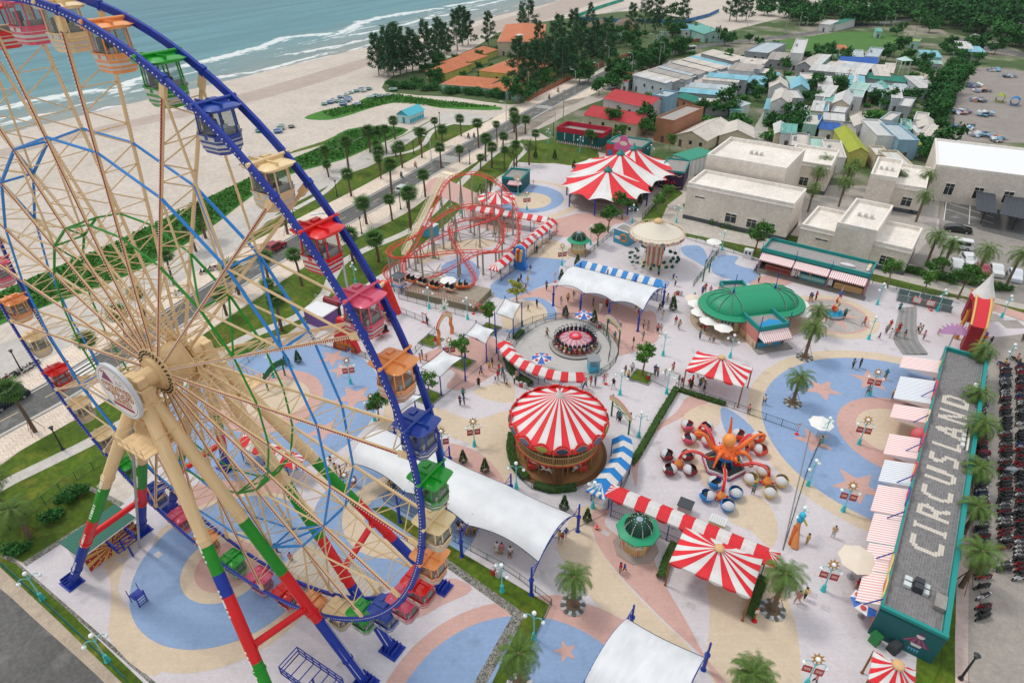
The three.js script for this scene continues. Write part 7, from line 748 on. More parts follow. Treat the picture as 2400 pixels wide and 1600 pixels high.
// railings and hedges of the park
const rl=(label,l,h,m,opt)=>railing(label,PX(l),h,m,0.2,opt);
rl('dark railing along the back of the octopus yard',[1583,911,1680,945,1780,980,1870,1012],1.1);rl('dark railing along the right side of the octopus yard',[1918,1045,1890,1110,1865,1190,1835,1290],1.1);rl('teal fence along the lower lane',[0,1323,110,1420,210,1512,300,1600],0.9,M(0x1a6f6a,0.6));rl('green fence along the park lawn by the wheel',[-20,1275,100,1185,180,1125,258,1078],1.3,GFENCE);rl('green fence on the lawn behind the wheel and pendulum ride',[300,1040,420,960,560,870,640,800],1.2,GFENCE);rl('curved railing behind the disc ride',[1190,840,1230,785,1285,755,1350,747,1405,775,1430,810,1425,850],1.2,FENCE,{curve:true});railing('round railing enclosing the disc ride yard',circlePts(7.6,-79.5,8.5,40),1.1,FENCE,0.2,{curve:true,closed:true});rl('railing in front of the carousel',[1196,1095,1230,1135,1262,1153,1310,1158,1350,1150,1369,1140],1,FENCE,{curve:true});rl('grey green railing below the coaster station',[935,700,1000,718,1090,743],1.1);rl('railing between coaster and pendulum ride',[915,725,980,750,1010,765],1.1);rl('railing along the pendulum ride by the sails',[1020,780,985,815,960,842],1.1);rl('railing before the pendulum ride',[740,805,830,830,880,850],1.1);rl('railing left of the swing ride yard',[1372,604,1410,572,1440,545],1.1);rl('green railing right of the swing ride yard',[1625,672,1650,640,1685,592],1.2,GFENCE);rl('dark fence between park and villa walk',[1610,560,1740,600,1790,615],1.2);rl('dark fence right of the stall row by the villa lawn',[2045,665,2150,690,2250,712],1.2);rl('railing along the grass before the long canopy',[900,1175,1000,1232,1100,1290,1200,1345,1293,1418],1,M(0x4a6a6a,0.5));rl('green railing beside the lower left blue paving',[1292,1418,1262,1480,1235,1540],0.9,GFENCE);rl('green fence climbing beside the villa towards the sheds',[1505,515,1560,460,1610,412,1650,385],1.5,GFENCE);rl('white low fence on the green dune',[786,355,850,325,915,300],0.7,M(0xd4d8d8,0.6));
hedge('long low hedge on the left edge of the octopus yard',PX([1585,915,1540,990,1500,1060,1480,1090]),0.7,0.7);hedge('low hedge along the back railing of the octopus yard',PX([1592,916,1640,932,1700,950]),0.6,0.5);hedge('low hedge left of the front square tent',PX([1580,1280,1560,1325,1548,1360]),0.8,0.7);hedge('low hedge right of the front square tent',PX([1788,1360,1765,1420,1752,1452]),0.8,0.7);hedge('curved hedge below the carousel',PX([1252,1138,1290,1150,1350,1145]),0.9,0.5);hedge('curved hedge left of the carousel',PX([1200,1020,1197,1060,1212,1100,1235,1125]),0.9,0.6);hedge('hedge below the red striped queue canopy',PX([1184,840,1205,880,1245,905]),0.8,0.8);hedge('short hedge at the left of the disc ride railing',PX([1205,797,1225,780]),0.7,0.7);
// planting
const dp=[datePalm(4.2,36,2.5),datePalm(5.2,38,2.7),datePalm(6.2,34,2.8,false)],fp=[fanPalm(4.2),fanPalm(5.4),fanPalm(6.6)],tp=topiary(2.4,0.5),bt=[broadTree(5,1.6,1400,LEAFB,0.2),broadTree(6,2.2,1800,LFo(0x3e6f24),0.22),broadTree(4.6,1.5,900,LFo(0x4c7c2a),0.2,BARKG,0.5)],yt=broadTree(4,1.5,900,LEAFY,0.2);
two([1343,1419,1811,1430,1858,945,1886,838,1908,782,1218,1610,1742,1650,2272,889,2264,984,2263,1070,2263,1160,2253,1376,2259,1250,2170,624,2203,647,2282,665,2359,670,2147,520,1894,497,1966,484,2093,464,2155,469,1922,432,1989,440,1905,462,1975,458,71,1259,20,1210,1130,480,1150,470,1205,395,1240,386,1750,1640],(x,y,i)=>{const p=G(x,y);plant(dp[x>1880&&y<700?2:i%2],'date_palm',byNear('date palm with feathery arching fronds',p),'palm',p,'date palms',rnd()*6.28,rr(0.9,1.05));if(y>700&&x>1200&&x<1900){const r=thing('palm_ring',byNear('round pebble ring at the foot of a palm',p),'planter',p);for(let k=0;k<16;k++){const a=k*0.3927;part('pebble_slab',[box(0.5,0.1,0.3).rotateY(-a).translate(0.95*Math.cos(a),0.1,0.95*Math.sin(a))],k%2?stain(0xb9bcbc):stain(0x5f6a6c),r);}part('soil',[cyl(0.7,0.7,0.1,0,0.08,0,20)],stain(0x6a5a48),r);}});
two([868,357,893,353,906,360,929,375,943,393,989,370,983,339,926,326,1022,325,1037,342,1081,319,1122,347,1077,380,1138,377,1165,334,1179,352,1034,393,884,383,891,398,766,398,818,402,1127,398,1153,393,1182,398,770,415,823,460,893,419,859,525,919,516,919,459,955,488,997,461,963,540,888,614,828,619,708,669,628,650,661,775,674,548,638,706,1205,310,1211,342,1231,314,1256,349,1211,390,459,589,482,558,408,668,531,739,300,800,82,1012,560,690,340,740,240,880],(x,y,i)=>{const p=G(x,y);plant(fp[i%3],'fan_palm',uniq(y>700?'fan palm seen through the wheel near the road':x<700?'fan palm on the left stretch of the seaside road':y>440?'fan palm on the middle stretch of the seaside road':'fan palm on the far stretch of the seaside road'),'palm',p,'fan palms along the seaside road',rnd()*6.28,i<1?1.45:rr(0.78,1.28));});
two([1322,1195,1376,1222,1086,1085,1137,1107,1333,655,1353,625,1316,658,1326,740,1392,755,1577,728,1625,715,1500,478,1512,468,1525,450,1535,435,1490,495,672,855,700,850,1375,395,1362,400,1345,395,1300,372,1255,370],(x,y)=>{const p=G(x,y);plant(tp,'topiary',byNear('clipped cone shaped evergreen',p),'shrub',p,'cone topiaries',rnd()*6.28,rr(0.85,1.2));});
for(const[x,y,k,s]of[[1505,880,0,1.05],[1147,770,0,0.95],[1083,850,2,1],[888,985,1,0.75],[1005,930,2,0.9],[1400,575,1,0.8],[1425,545,1,1],[1458,515,1,1],[1540,500,2,1],[1563,485,2,1.1],[1768,595,1,1.1],[2080,675,2,1.2],[2165,690,2,1],[2245,700,1,1.1],[1385,350,1,0.9],[1450,345,1,1],[1515,335,1,1.1],[1568,358,2,1.1],[1640,340,2,0.9],[2180,660,1,0.8]]){const p=G(x,y);plant(bt[k],'leafy_tree',byNear('young leafy green tree',p),'tree',p,'young leafy trees',rnd()*6.28,s);}
{const p=G(1212,708);plant(yt,'leafy_tree','small yellow-leaved tree beside the sail canopies','tree',p,'young leafy trees');}
for(const[x,y]of[[1083,852],[1147,772],[1005,932],[1505,884],[1010,800]]){const p=G(x,y);const o=thing('tree_bed',byNear('square grass bed with stone kerb',p),'planter',p,PR);part('bed_grass',[box(2.6,0.12,2.6,0,0.08,0)],GRASS,o);for(const[w,d,a,b]of[[3,0.18,0,1.4],[3,0.18,0,-1.4],[0.18,2.6,1.4,0],[0.18,2.6,-1.4,0]])part('kerb_stone',[box(w,0.16,d,a,0.09,b)],stain(0x8b8d8c),o);}
{const bs=bush(1.4,1.6,1100,LEAFD);two([40,1290,155,1180,190,1165,120,1215],(x,y)=>plant(bs,'dark_shrub',uniq('dark shrub on the lawn below the wheel fence'),'shrub',G(x,y),'lawn shrubs',rnd()*6,0.9));
const vs=[];for(const[poly,n]of[[PX([-100,740,0,687,250,580,450,485,574,425,669,382,753,347,814,310,900,300,950,306,870,342,800,370,676,405,600,447,470,545,300,640,100,715,-100,790]),9000],[TT(1,0,[600,1030,900,965,1130,880,1300,875,1700,930,2200,985,1700,985,1260,940,1000,1000,700,1080]),3000]]){const b=new THREE.Box3().setFromPoints(poly),ins=p=>{let c=false;for(let i=0,j=poly.length-1;i<poly.length;j=i++){const a=poly[i],d=poly[j];if((a.z>p.z)!==(d.z>p.z)&&p.x<(d.x-a.x)*(p.z-a.z)/ (d.z-a.z)+a.x)c=!c;}return c;};for(let k=0,g=0;k<n&&g<n*20;g++){const p=V3(rr(b.min.x,b.max.x),rr(0.03,0.4),rr(b.min.z,b.max.z));if(!ins(p))continue;k++;leafTri(vs,p,0.5,null,1.2,V3(rr(-1,1),rr(0.1,0.8),rr(-1,1)));}}
tag(part('beach_creeper',[leafGeo(vs)],LFo(0x3f7a24)),'dense green creeping plants between beach and promenade','ground cover',null,'stuff');}
// ---------------------------------------------------------------- villas, village, resort
function windowAt(o,x,y,z,w,h,ry=0,m=WIN){const W=part('window',[box(w,h,0.06).rotateY(ry).translate(x,y,z)],m,o);part('window_frame',[box(w+0.24,0.12,0.16,0,h/ 2,0),box(w+0.24,0.12,0.18,0,-h/ 2,0),box(0.12,h,0.14,-w/ 2,0,0),box(0.12,h,0.14,w/ 2,0,0),box(0.06,h,0.1,0,0,0),box(w,0.06,0.1,0,h*0.2,0)].map(g=>g.rotateY(ry).translate(x,y,z)),BTRIM,W);}
function villa(label,a,h,up,wins){const R=rect3(...a,h),o=thing('villa',label,'building',R.c,R.rot);parapetBox(o,R.w,R.d,h,0.7,BEIGE,BTRIM,BEIGER,0.35);part('cornice',[box(R.w+0.3,0.25,0.2,0,h-0.85,R.d/ 2+0.05),box(0.2,0.25,R.d,R.w/ 2+0.05,h-0.85,0)],BTRIM,o);part('plinth',[box(R.w+0.1,0.9,0.12,0,0.45,R.d/ 2+0.03),box(0.12,0.9,R.d,R.w/ 2+0.03,0.45,0)],CHAR,o);for(const[x,y,w,k]of wins)windowAt(o,x*R.w,y,R.d/ 2+0.05,w,k);if(up){const U=rect3(...up[0],up[1]),q=U.c.clone().sub(R.c).applyAxisAngle(_up,-R.rot),b=new THREE.Group();b.name='upper_storey';b.position.set(q.x,0,q.z);o.add(b);parapetBox(b,U.w,U.d,up[1],0.8,BEIGE,BTRIM,BEIGER,0.35);for(let i=0;i<3;i++)part('roof_unit',[box(0.5,0.7,0.9,(i-1)*1.1,up[1]-0.4,0)],M(0xc4c2bc,0.6),b);}return o;}
villa('large two-storey beige villa with parapets behind the swing ride',[1613,427,1862,477,1648,396],8,[[1657,360,1842,394,1703,318],11],[[-0.36,5.4,2.2,0.5],[-0.03,2.4,2.4,2],[0.17,2.2,2,1.9],[0.34,2.2,2,1.9]]);
villa('beige villa with raised centre block behind the stall row',[1880,525,2139,584,1900,478],5.2,[[1966,521,2060,541,1993,461],7.4],[[-0.28,3.1,2.4,0.5],[-0.07,2,2,1.9],[0.13,2,2,1.9],[0.32,2,2,1.9]]);
villa('beige courtyard villa with arched doorway behind the palms',[2040,420,2172,441,2058,374],6,[[2036,405,2098,416,2048,364],8],[[-0.2,2.5,3,2.4],[0.25,2.5,2,2]]);
villa('low beige link wing of the villas in the village edge',[1842,372,1950,388,1880,338],7,null,[[0,2.5,2,2]]);
{const R=rect3(2196,385,2470,420,2224,327,8),o=thing('event_hall','big beige hall with flat white roof at the right edge','building',R.c,R.rot);parapetBox(o,R.w,R.d,8,0.5,BEIGE,BTRIM,M(0xe9eaec,0.6),0.4);for(let i=0;i<5;i++)windowAt(o,-R.w/ 2+4+i*5.5,3,R.d/ 2+0.05,1.8,2.6);
for(const[a,lab]of[[[2289,494,2338,502,2292,425],'left dark grey carport roof'],[[2343,503,2430,520,2345,436],'right dark grey carport roof']]){const Q=rect3(...a,3.2),c=thing('carport',lab+' over the car bays','carport',Q.c,Q.rot);for(let i=0;i<8;i++)part('roof_sheet',[box(Q.w/ 8-0.03,0.1,Q.d,-Q.w/ 2+(i+0.5)*Q.w/ 8,3.3,0)],stain(0x474c54),c);for(const s of[-1,1])part('post',[rod(V3(0,0,s*Q.d*0.4),V3(0,3.2,s*Q.d*0.4),0.12,8),rod(V3(0,1.8,s*Q.d*0.4),V3(Q.w*0.4,3.2,s*Q.d*0.4),0.06,5),rod(V3(0,1.8,s*Q.d*0.4),V3(-Q.w*0.4,3.2,s*Q.d*0.4),0.06,5)],M(0x2a3440,0.5),c);}}
const WC={g:0xa8abb0,w:0xe2e2e2,b:0x8db4cc,p:0xd8c8cc,c:0xd2c4ac,k:0xb07a5c,t:0x9cc4bc,y:0xc9c46a,m:0xa9cfc4,l:0xc8d2dc},RC={s:0xd8d0c6,d:0xb3aca6,r:0xbe3a40,o:0xcd7a52,b:0x2b62b4,g:0x1f8270,w:0xd6d6d4,t:0x6fb2a8,c:0x86c4d6,y:0xa8b23e,k:0x7d6a58,l:0xbcc9cf,m:0xa9cfc4};
const WN={g:'grey',w:'white',b:'blue',p:'pale pink',c:'cream',k:'brick',t:'mint',y:'lime',m:'mint green',l:'pale'},RN={s:'sandy sheet',d:'dull grey',r:'red',o:'orange tile',b:'bright blue',g:'dark green',w:'white',t:'sea-green',c:'sky blue',y:'yellow-green',k:'brown',l:'pale sheet',m:'mint'};
function house(col,a,h,type,wc,rc,where){
const R=rect3(...tr(col,0,a),h),o=thing('house',uniq(`${WN[wc]} house with ${RN[rc]} ${['flat', 'sloping', 'gabled', 'hipped'][type]} roof ${where}`),'house',R.c,R.rot,where==='in the resort'?'resort houses':'village houses'),w=R.w,d=Math.max(3,R.d),wm=stain(WC[wc]),rm=stain(RC[rc]);
part('wall',[box(w,h,0.15,0,h/ 2,d/ 2),box(w,h,0.15,0,h/ 2,-d/ 2),box(0.15,h,d-0.16,w/ 2-0.08,h/ 2,0),box(0.15,h,d-0.16,-w/ 2+0.08,h/ 2,0)],wm,o);const v=(x,y,z)=>V3(x,y,z),e=0.35,W=w/ 2+e,D=d/ 2+e,rs=Math.min(1.8,0.3*Math.min(w,d));
if(type===0){part('roof',[box(w-0.3,0.1,d-0.3,0,h-0.35,0)],rm,o);part('parapet',[box(w+0.1,0.2,0.25,0,h+0.05,d/ 2),box(w+0.1,0.2,0.25,0,h+0.05,-d/ 2),box(0.25,0.2,d,w/ 2,h+0.05,0),box(0.25,0.2,d,-w/ 2,h+0.05,0)],wm,o);}
else if(type===1){const n=Math.max(3,Math.round(w/ 2.2));for(let i=0;i<n;i++)part('roof_sheet',[quad(v(-W+2*W*i/ n,h+0.12,D),v(-W+2*W*(i+1)/ n-0.05,h+0.12,D),v(-W+2*W*(i+1)/ n-0.05,h+0.75,-D),v(-W+2*W*i/ n,h+0.75,-D))],i%3?rm:stain(new THREE.Color(RC[rc]).multiplyScalar(0.88).getHex()),o);part('gable_wall',[tri([v(w/ 2,h,d/ 2),v(w/ 2,h,-d/ 2),v(w/ 2,h+0.65,-d/ 2),v(-w/ 2,h,d/ 2),v(-w/ 2,h+0.65,-d/ 2),v(-w/ 2,h,-d/ 2)])],wm,o);}
else if(type===2){const al=w>d;const P=al?(x,y,z)=>v(x,y,z):(x,y,z)=>v(z,y,x),L=al?W:D,S=al?D:W;for(const s of[-1,1])part('roof_slope',[quad(P(-L,h-0.1,s*S),P(L,h-0.1,s*S),P(L,h+rs,0),P(-L,h+rs,0))],rm,o);for(const s of[-1,1])part('gable_wall',[tri([P(s*(L-e),h,S-e),P(s*(L-e),h,-S+e),P(s*(L-e),h+rs*0.85,0)])],wm,o);part('ridge',[rod(P(-L,h+rs,0),P(L,h+rs,0),0.1,6)],rm,o);}
else{const k=Math.min(W,D)*0.9,A=w>d?W-k:0,B=w>d?0:D-k,t1=v(-A,h+rs,-B),t2=v(A,h+rs,B);part('roof_slope',[quad(v(-W,h-0.1,D),v(W,h-0.1,D),v(A,h+rs,B),v(-A,h+rs,B))],rm,o);part('roof_slope',[quad(v(-W,h-0.1,-D),v(W,h-0.1,-D),v(A,h+rs,-B),v(-A,h+rs,-B))],rm,o);for(const s of[-1,1])part('roof_slope',[quad(v(s*W,h-0.1,D),v(s*W,h-0.1,-D),v(s*A,h+rs,-B),v(s*A,h+rs,B))],rm,o);}
const n=Math.max(1,Math.min(4,Math.floor(w/ 3)));for(let i=0;i<n;i++){const x=-w/ 2+(i+0.5)*w/ n;part(i?'window':'door',[box(i?0.9:0.9,i?1:1.9,0.06,x,i?h*0.55:0.95,d/ 2+0.09)],i?WIN:M(0x5a4a40,0.7),o);}if(rnd()<0.35&&type===0)part('water_tank',[cyl(0.45,0.45,1,-w/ 4,h+0.3,0,12).rotateZ(0)],STEEL,o);return o;
}
const rowsOf=(x0,y0,x1,y1,n,dx,dy)=>Array.from({length:n},(_,i)=>{const f=i/ n,e=(i+1)/ n,a=x0+(x1-x0)*f,b=y0+(y1-y0)*f,j=rr(0.8,1.1);return[[a,b,a+dx*j,b+dy*j,x0+(x1-x0)*e-6,y0+(y1-y0)*e+2],rr(3.1,5.4),1,pick(['g','w','l','g','g']),pick(['s','s','l','w','s','d',i%6?'s':'c'])];});
const V2='at the village left',V1='at the village right';
for(const[a,h,t,w,r]of[[[845,900,1240,985,870,805],5,2,'p','r'],[[665,1050,1150,1140,690,970],3.8,2,'c','r'],[[1290,870,1425,890,1330,815],7,0,'b','l'],[[1325,1080,1485,1110,1530,950],6.5,0,'k','d'],[[1510,1235,1790,1290,1640,1085],3,2,'c','s'],[[1910,1240,2220,1262,2000,1150],3,2,'c','s'],...rowsOf(1075,705,1830,462,17,350,88),...rowsOf(1540,845,1960,615,10,390,34),...rowsOf(1990,640,2120,540,4,260,25),[[1500,885,1740,960,1530,858],3,1,'k','g'],[[1730,955,2000,965,1740,925],3.4,1,'g','s'],[[1890,905,2110,980,1930,885],3.4,1,'w','l'],[[1425,605,1560,612,1480,560],3.6,0,'w','l'],[[2140,470,2352,490,2230,372],4.5,0,'g','l'],[[1770,310,2000,300,1800,245],4,2,'t','t'],[[1460,270,1640,280,1500,225],3.4,1,'w','c'],[[1005,745,1070,748,1015,680],3.6,1,'w','r'],[[2130,760,2300,780,2140,700],3.4,1,'b','c'],[[2010,1010,2110,1015,2040,980],2.6,1,'t','t'],[[1200,940,1310,960,1230,900],2.8,1,'w','d']])house(2,a,h,t,w,r,V2);
for(const[a,h,t,w,r]of[[[210,485,325,492,250,355],6.5,0,'w','w'],[[385,645,900,690,400,603],4,1,'g','w'],[[600,605,930,640,640,572],3.8,1,'w','w'],[[690,505,770,508,720,430],3.6,1,'m','o'],[[780,520,880,526,790,455],4,0,'w','l'],[[890,515,1015,525,900,430],4.5,0,'l','l'],[[665,585,1005,605,690,535],3,2,'b','b'],[[880,715,1260,760,900,682],3,1,'g','g'],[[470,795,600,803,490,715],4,1,'w','w'],[[320,725,470,732,350,672],3.6,0,'w','s'],[[230,805,320,808,265,722],3.4,1,'w','m'],[[710,865,860,882,760,768],3.8,1,'m','m'],[[930,845,1050,852,950,785],3.6,1,'c','l'],[[1060,872,1210,882,1090,770],4,0,'m','l'],[[1215,860,1320,866,1225,790],3.4,1,'t','l'],[[580,1025,710,1040,640,885],4,0,'g','w'],[[30,935,200,950,50,850],7,2,'w','s'],[[200,900,330,905,230,820],4,0,'g','w'],[[215,1080,400,1090,240,985],3.4,1,'w','l'],[[330,1135,455,1150,350,1035],4,0,'m','s'],[[480,1185,665,1200,520,1085],3.2,1,'w','b'],[[520,1100,700,1115,540,1060],4.2,1,'w','w'],[[650,1225,805,1240,700,1120],3,0,'g','d'],[[200,1335,370,1352,270,1220],4,0,'g','s'],[[380,1355,540,1370,430,1260],3.6,0,'c','m'],[[540,1435,720,1450,600,1290],4,0,'w','s'],[[755,1395,930,1405,830,1200],3.6,2,'y','y'],[[1010,1245,1185,1252,1040,1100],5,0,'w','w'],[[1210,1285,1395,1292,1240,1140],5,0,'b','l'],[[1205,1330,1420,1335,1215,1265],3,1,'m','y'],[[1000,1425,1130,1432,1020,1345],3.6,0,'c','w'],[[1150,1505,1330,1512,1170,1385],4,0,'c','w'],[[1430,522,1600,530,1450,478],4.4,1,'t','c'],[[1480,582,1600,590,1500,530],3,1,'g','m'],[[1760,445,1890,452,1790,395],3.4,1,'m','w'],[[1830,475,2000,482,1850,438],3,1,'g','c'],[[1300,375,1390,382,1310,348],3.2,0,'m','y'],[[480,220,570,228,500,190],3.6,1,'w','w'],[[570,215,640,222,580,160],3.4,1,'w','g'],[[0,545,220,560,30,490],3.6,1,'g','d'],[[900,85,1060,70,940,-10],5,1,'w','w'],[[0,740,130,745,20,680],3,1,'b','c'],[[1000,290,1050,292,1010,270],3,1,'m','t']])house(3,a,h,t,w,r,V1);
for(const[c,a,h,t,w,r]of[[1,[1560,650,1740,668,1690,555],3,3,'y','o'],[1,[1690,570,1890,590,1800,480],3,3,'y','o'],[1,[1850,505,2020,520,1940,430],3,3,'y','o'],[1,[2050,645,2490,690,2190,520],4.6,3,'y','o'],[1,[1700,770,2100,800,1780,690],2.6,3,'m','o'],[1,[2080,800,2400,850,2130,725],2.6,3,'m','o'],[1,[2220,380,2640,380,2380,220],6,3,'c','o'],[2,[670,240,800,245,690,185],3,3,'y','k'],[2,[940,230,1130,235,970,180],3,3,'y','k'],[2,[-60,830,100,830,0,750],3,3,'m','o'],[2,[-20,690,130,690,0,535],3.6,3,'m','o']])house(c,a,h,t,w,r,'in the resort');
{const R=rect3(...tr(1,0,[1402,1066,1540,1008,1330,1034]),2.4),o=thing('beach_hut','small turquoise beach hut with pale walls on the sand','hut',R.c,R.rot),w=R.w,d=R.d,h=2.4;part('wall',[box(w,h,d,0,h/ 2,0)],M(0xb9d6d8,0.7),o);for(let i=0;i<6;i++)part('wall_board',[box(w/ 8,1.1,0.06,-w/ 2+(i+0.7)*w/ 6.4,0.7,d/ 2+0.03)],M(0x2fa8bc,0.6),o);for(const s of[-1,1])part('roof_slope',[quad(V3(-w/ 2-0.4,h-0.1,s*(d/ 2+0.4)),V3(w/ 2+0.4,h-0.1,s*(d/ 2+0.4)),V3(w/ 2+0.4,h+1.6,0),V3(-w/ 2-0.4,h+1.6,0))],M(0x4db6c8,0.6),o);for(const s of[-1,1])part('gable',[tri([V3(s*w/ 2,h,d/ 2),V3(s*w/ 2,h,-d/ 2),V3(s*w/ 2,h+1.4,0)])],M(0x3aa8bc,0.6),o);part('door',[box(0.05,1.8,0.8,-w/ 2-0.03,0.9,0.3)],M(0x2a7a8a,0.6),o);}
for(const[c,r,l]of[['cupola',0,0]]){const p=T1(2,0,70,330,9),o=thing('cupola','small white columned cupola on the orange pavilion roof','cupola',V3(p.x,7.4,p.z));for(let i=0;i<8;i++)part('column',[rod(P3(1.4,i*0.785,0),P3(1.4,i*0.785,2),0.12,6)],M(0xdcd8d2,0.6),o);part('cap',[cyl(1.6,1.7,0.3,0,2.1,0,16),cyl(1.7,1.7,0.2,0,0,0,16)],M(0xdcd8d2,0.6),o);}
{// water tower, poles and lights
const t=T1(3,0,1210,700),o=thing('water_tower','white open tower frame with pyramid roof among village trees','tower',t,0.1);for(const[x,z]of[[-1,-1],[1,-1],[1,1],[-1,1]])part('leg',[rod(V3(x*2,0,z*1.6),V3(x*1.8,6,z*1.5),0.2,6)],M(0xd4d4d0,0.7),o);part('beam',[box(3.8,0.25,0.25,0,3.6,1.5),box(3.8,0.25,0.25,0,3.6,-1.5)],M(0xd4d4d0,0.7),o);part('roof',[new THREE.ConeGeometry(3.2,1.3,4).rotateY(0.785).translate(0,6.7,0)],M(0xb4cfc9,0.6),o);
const sl=grp();part('mast',[rod(V3(0,0,0),V3(0,8,0),0.12,8,0.07),tube([V3(0,8,0),V3(-0.5,8.6,0),V3(-1.6,8.8,0)],0.06,6,10)],M(0xb4bcc0,0.5),sl);part('lamp_head',[rbox(0.8,0.14,0.3,0.05,-1.8,8.8,0)],M(0xdfe3e3,0.4),sl);two([1347,224,1425,160,1528,128,1300,330,1013,400,1187,310,1886,84,2222,55,2300,76,2384,102,1553,152,1400,206,1480,180,815,682,1752,62,1968,55],(x,y)=>{const p=G(x,y);plant(sl,'street_light',byNear('tall grey street light',p)+` with curved arm`,'street light',p,'street lights',y>600?0.4:PR,y>600?1.7:1);});
const up=grp();part('pole',[rod(V3(0,0,0),V3(0,9,0),0.16,8,0.11)],stain(0xb4aca2),up);part('cross_arm',[box(2,0.12,0.12,0,8.5,0)],stain(0x8a8276),up);two([1544,160,1414,208,1320,278,1675,113,1683,112,1660,110,1839,80,1843,78,1872,70,2068,80,2090,76,2145,85,2290,70,1977,225,1238,230,1275,185,1915,82],(x,y)=>{const p=G(x,y);plant(up,'utility_pole',uniq('concrete utility pole beside the village roads'),'pole',p,'utility poles',rr(0,3));});
const gl=grp();part('post',[cyl(0.07,0.12,3.4,0,1.7,0,8),cyl(0.2,0.22,0.3,0,0.15,0,8)],M(0x22262a,0.5),gl);part('lantern',[cyl(0.24,0.14,0.4,0,3.55,0,8),cyl(0.05,0.3,0.15,0,3.82,0,8)],M(0x2c3236,0.5),gl);two([848,548,690,515,790,459,939,490,970,362,1101,385,1031,292,50,870,147,1054,2251,1592,2265,1005,2268,890,2213,435,2197,618,1297,318],(x,y)=>{const p=G(x,y);plant(gl,'lantern_post',byNear('black garden lantern post',p),'lamp',p,'black lantern posts',0);});}
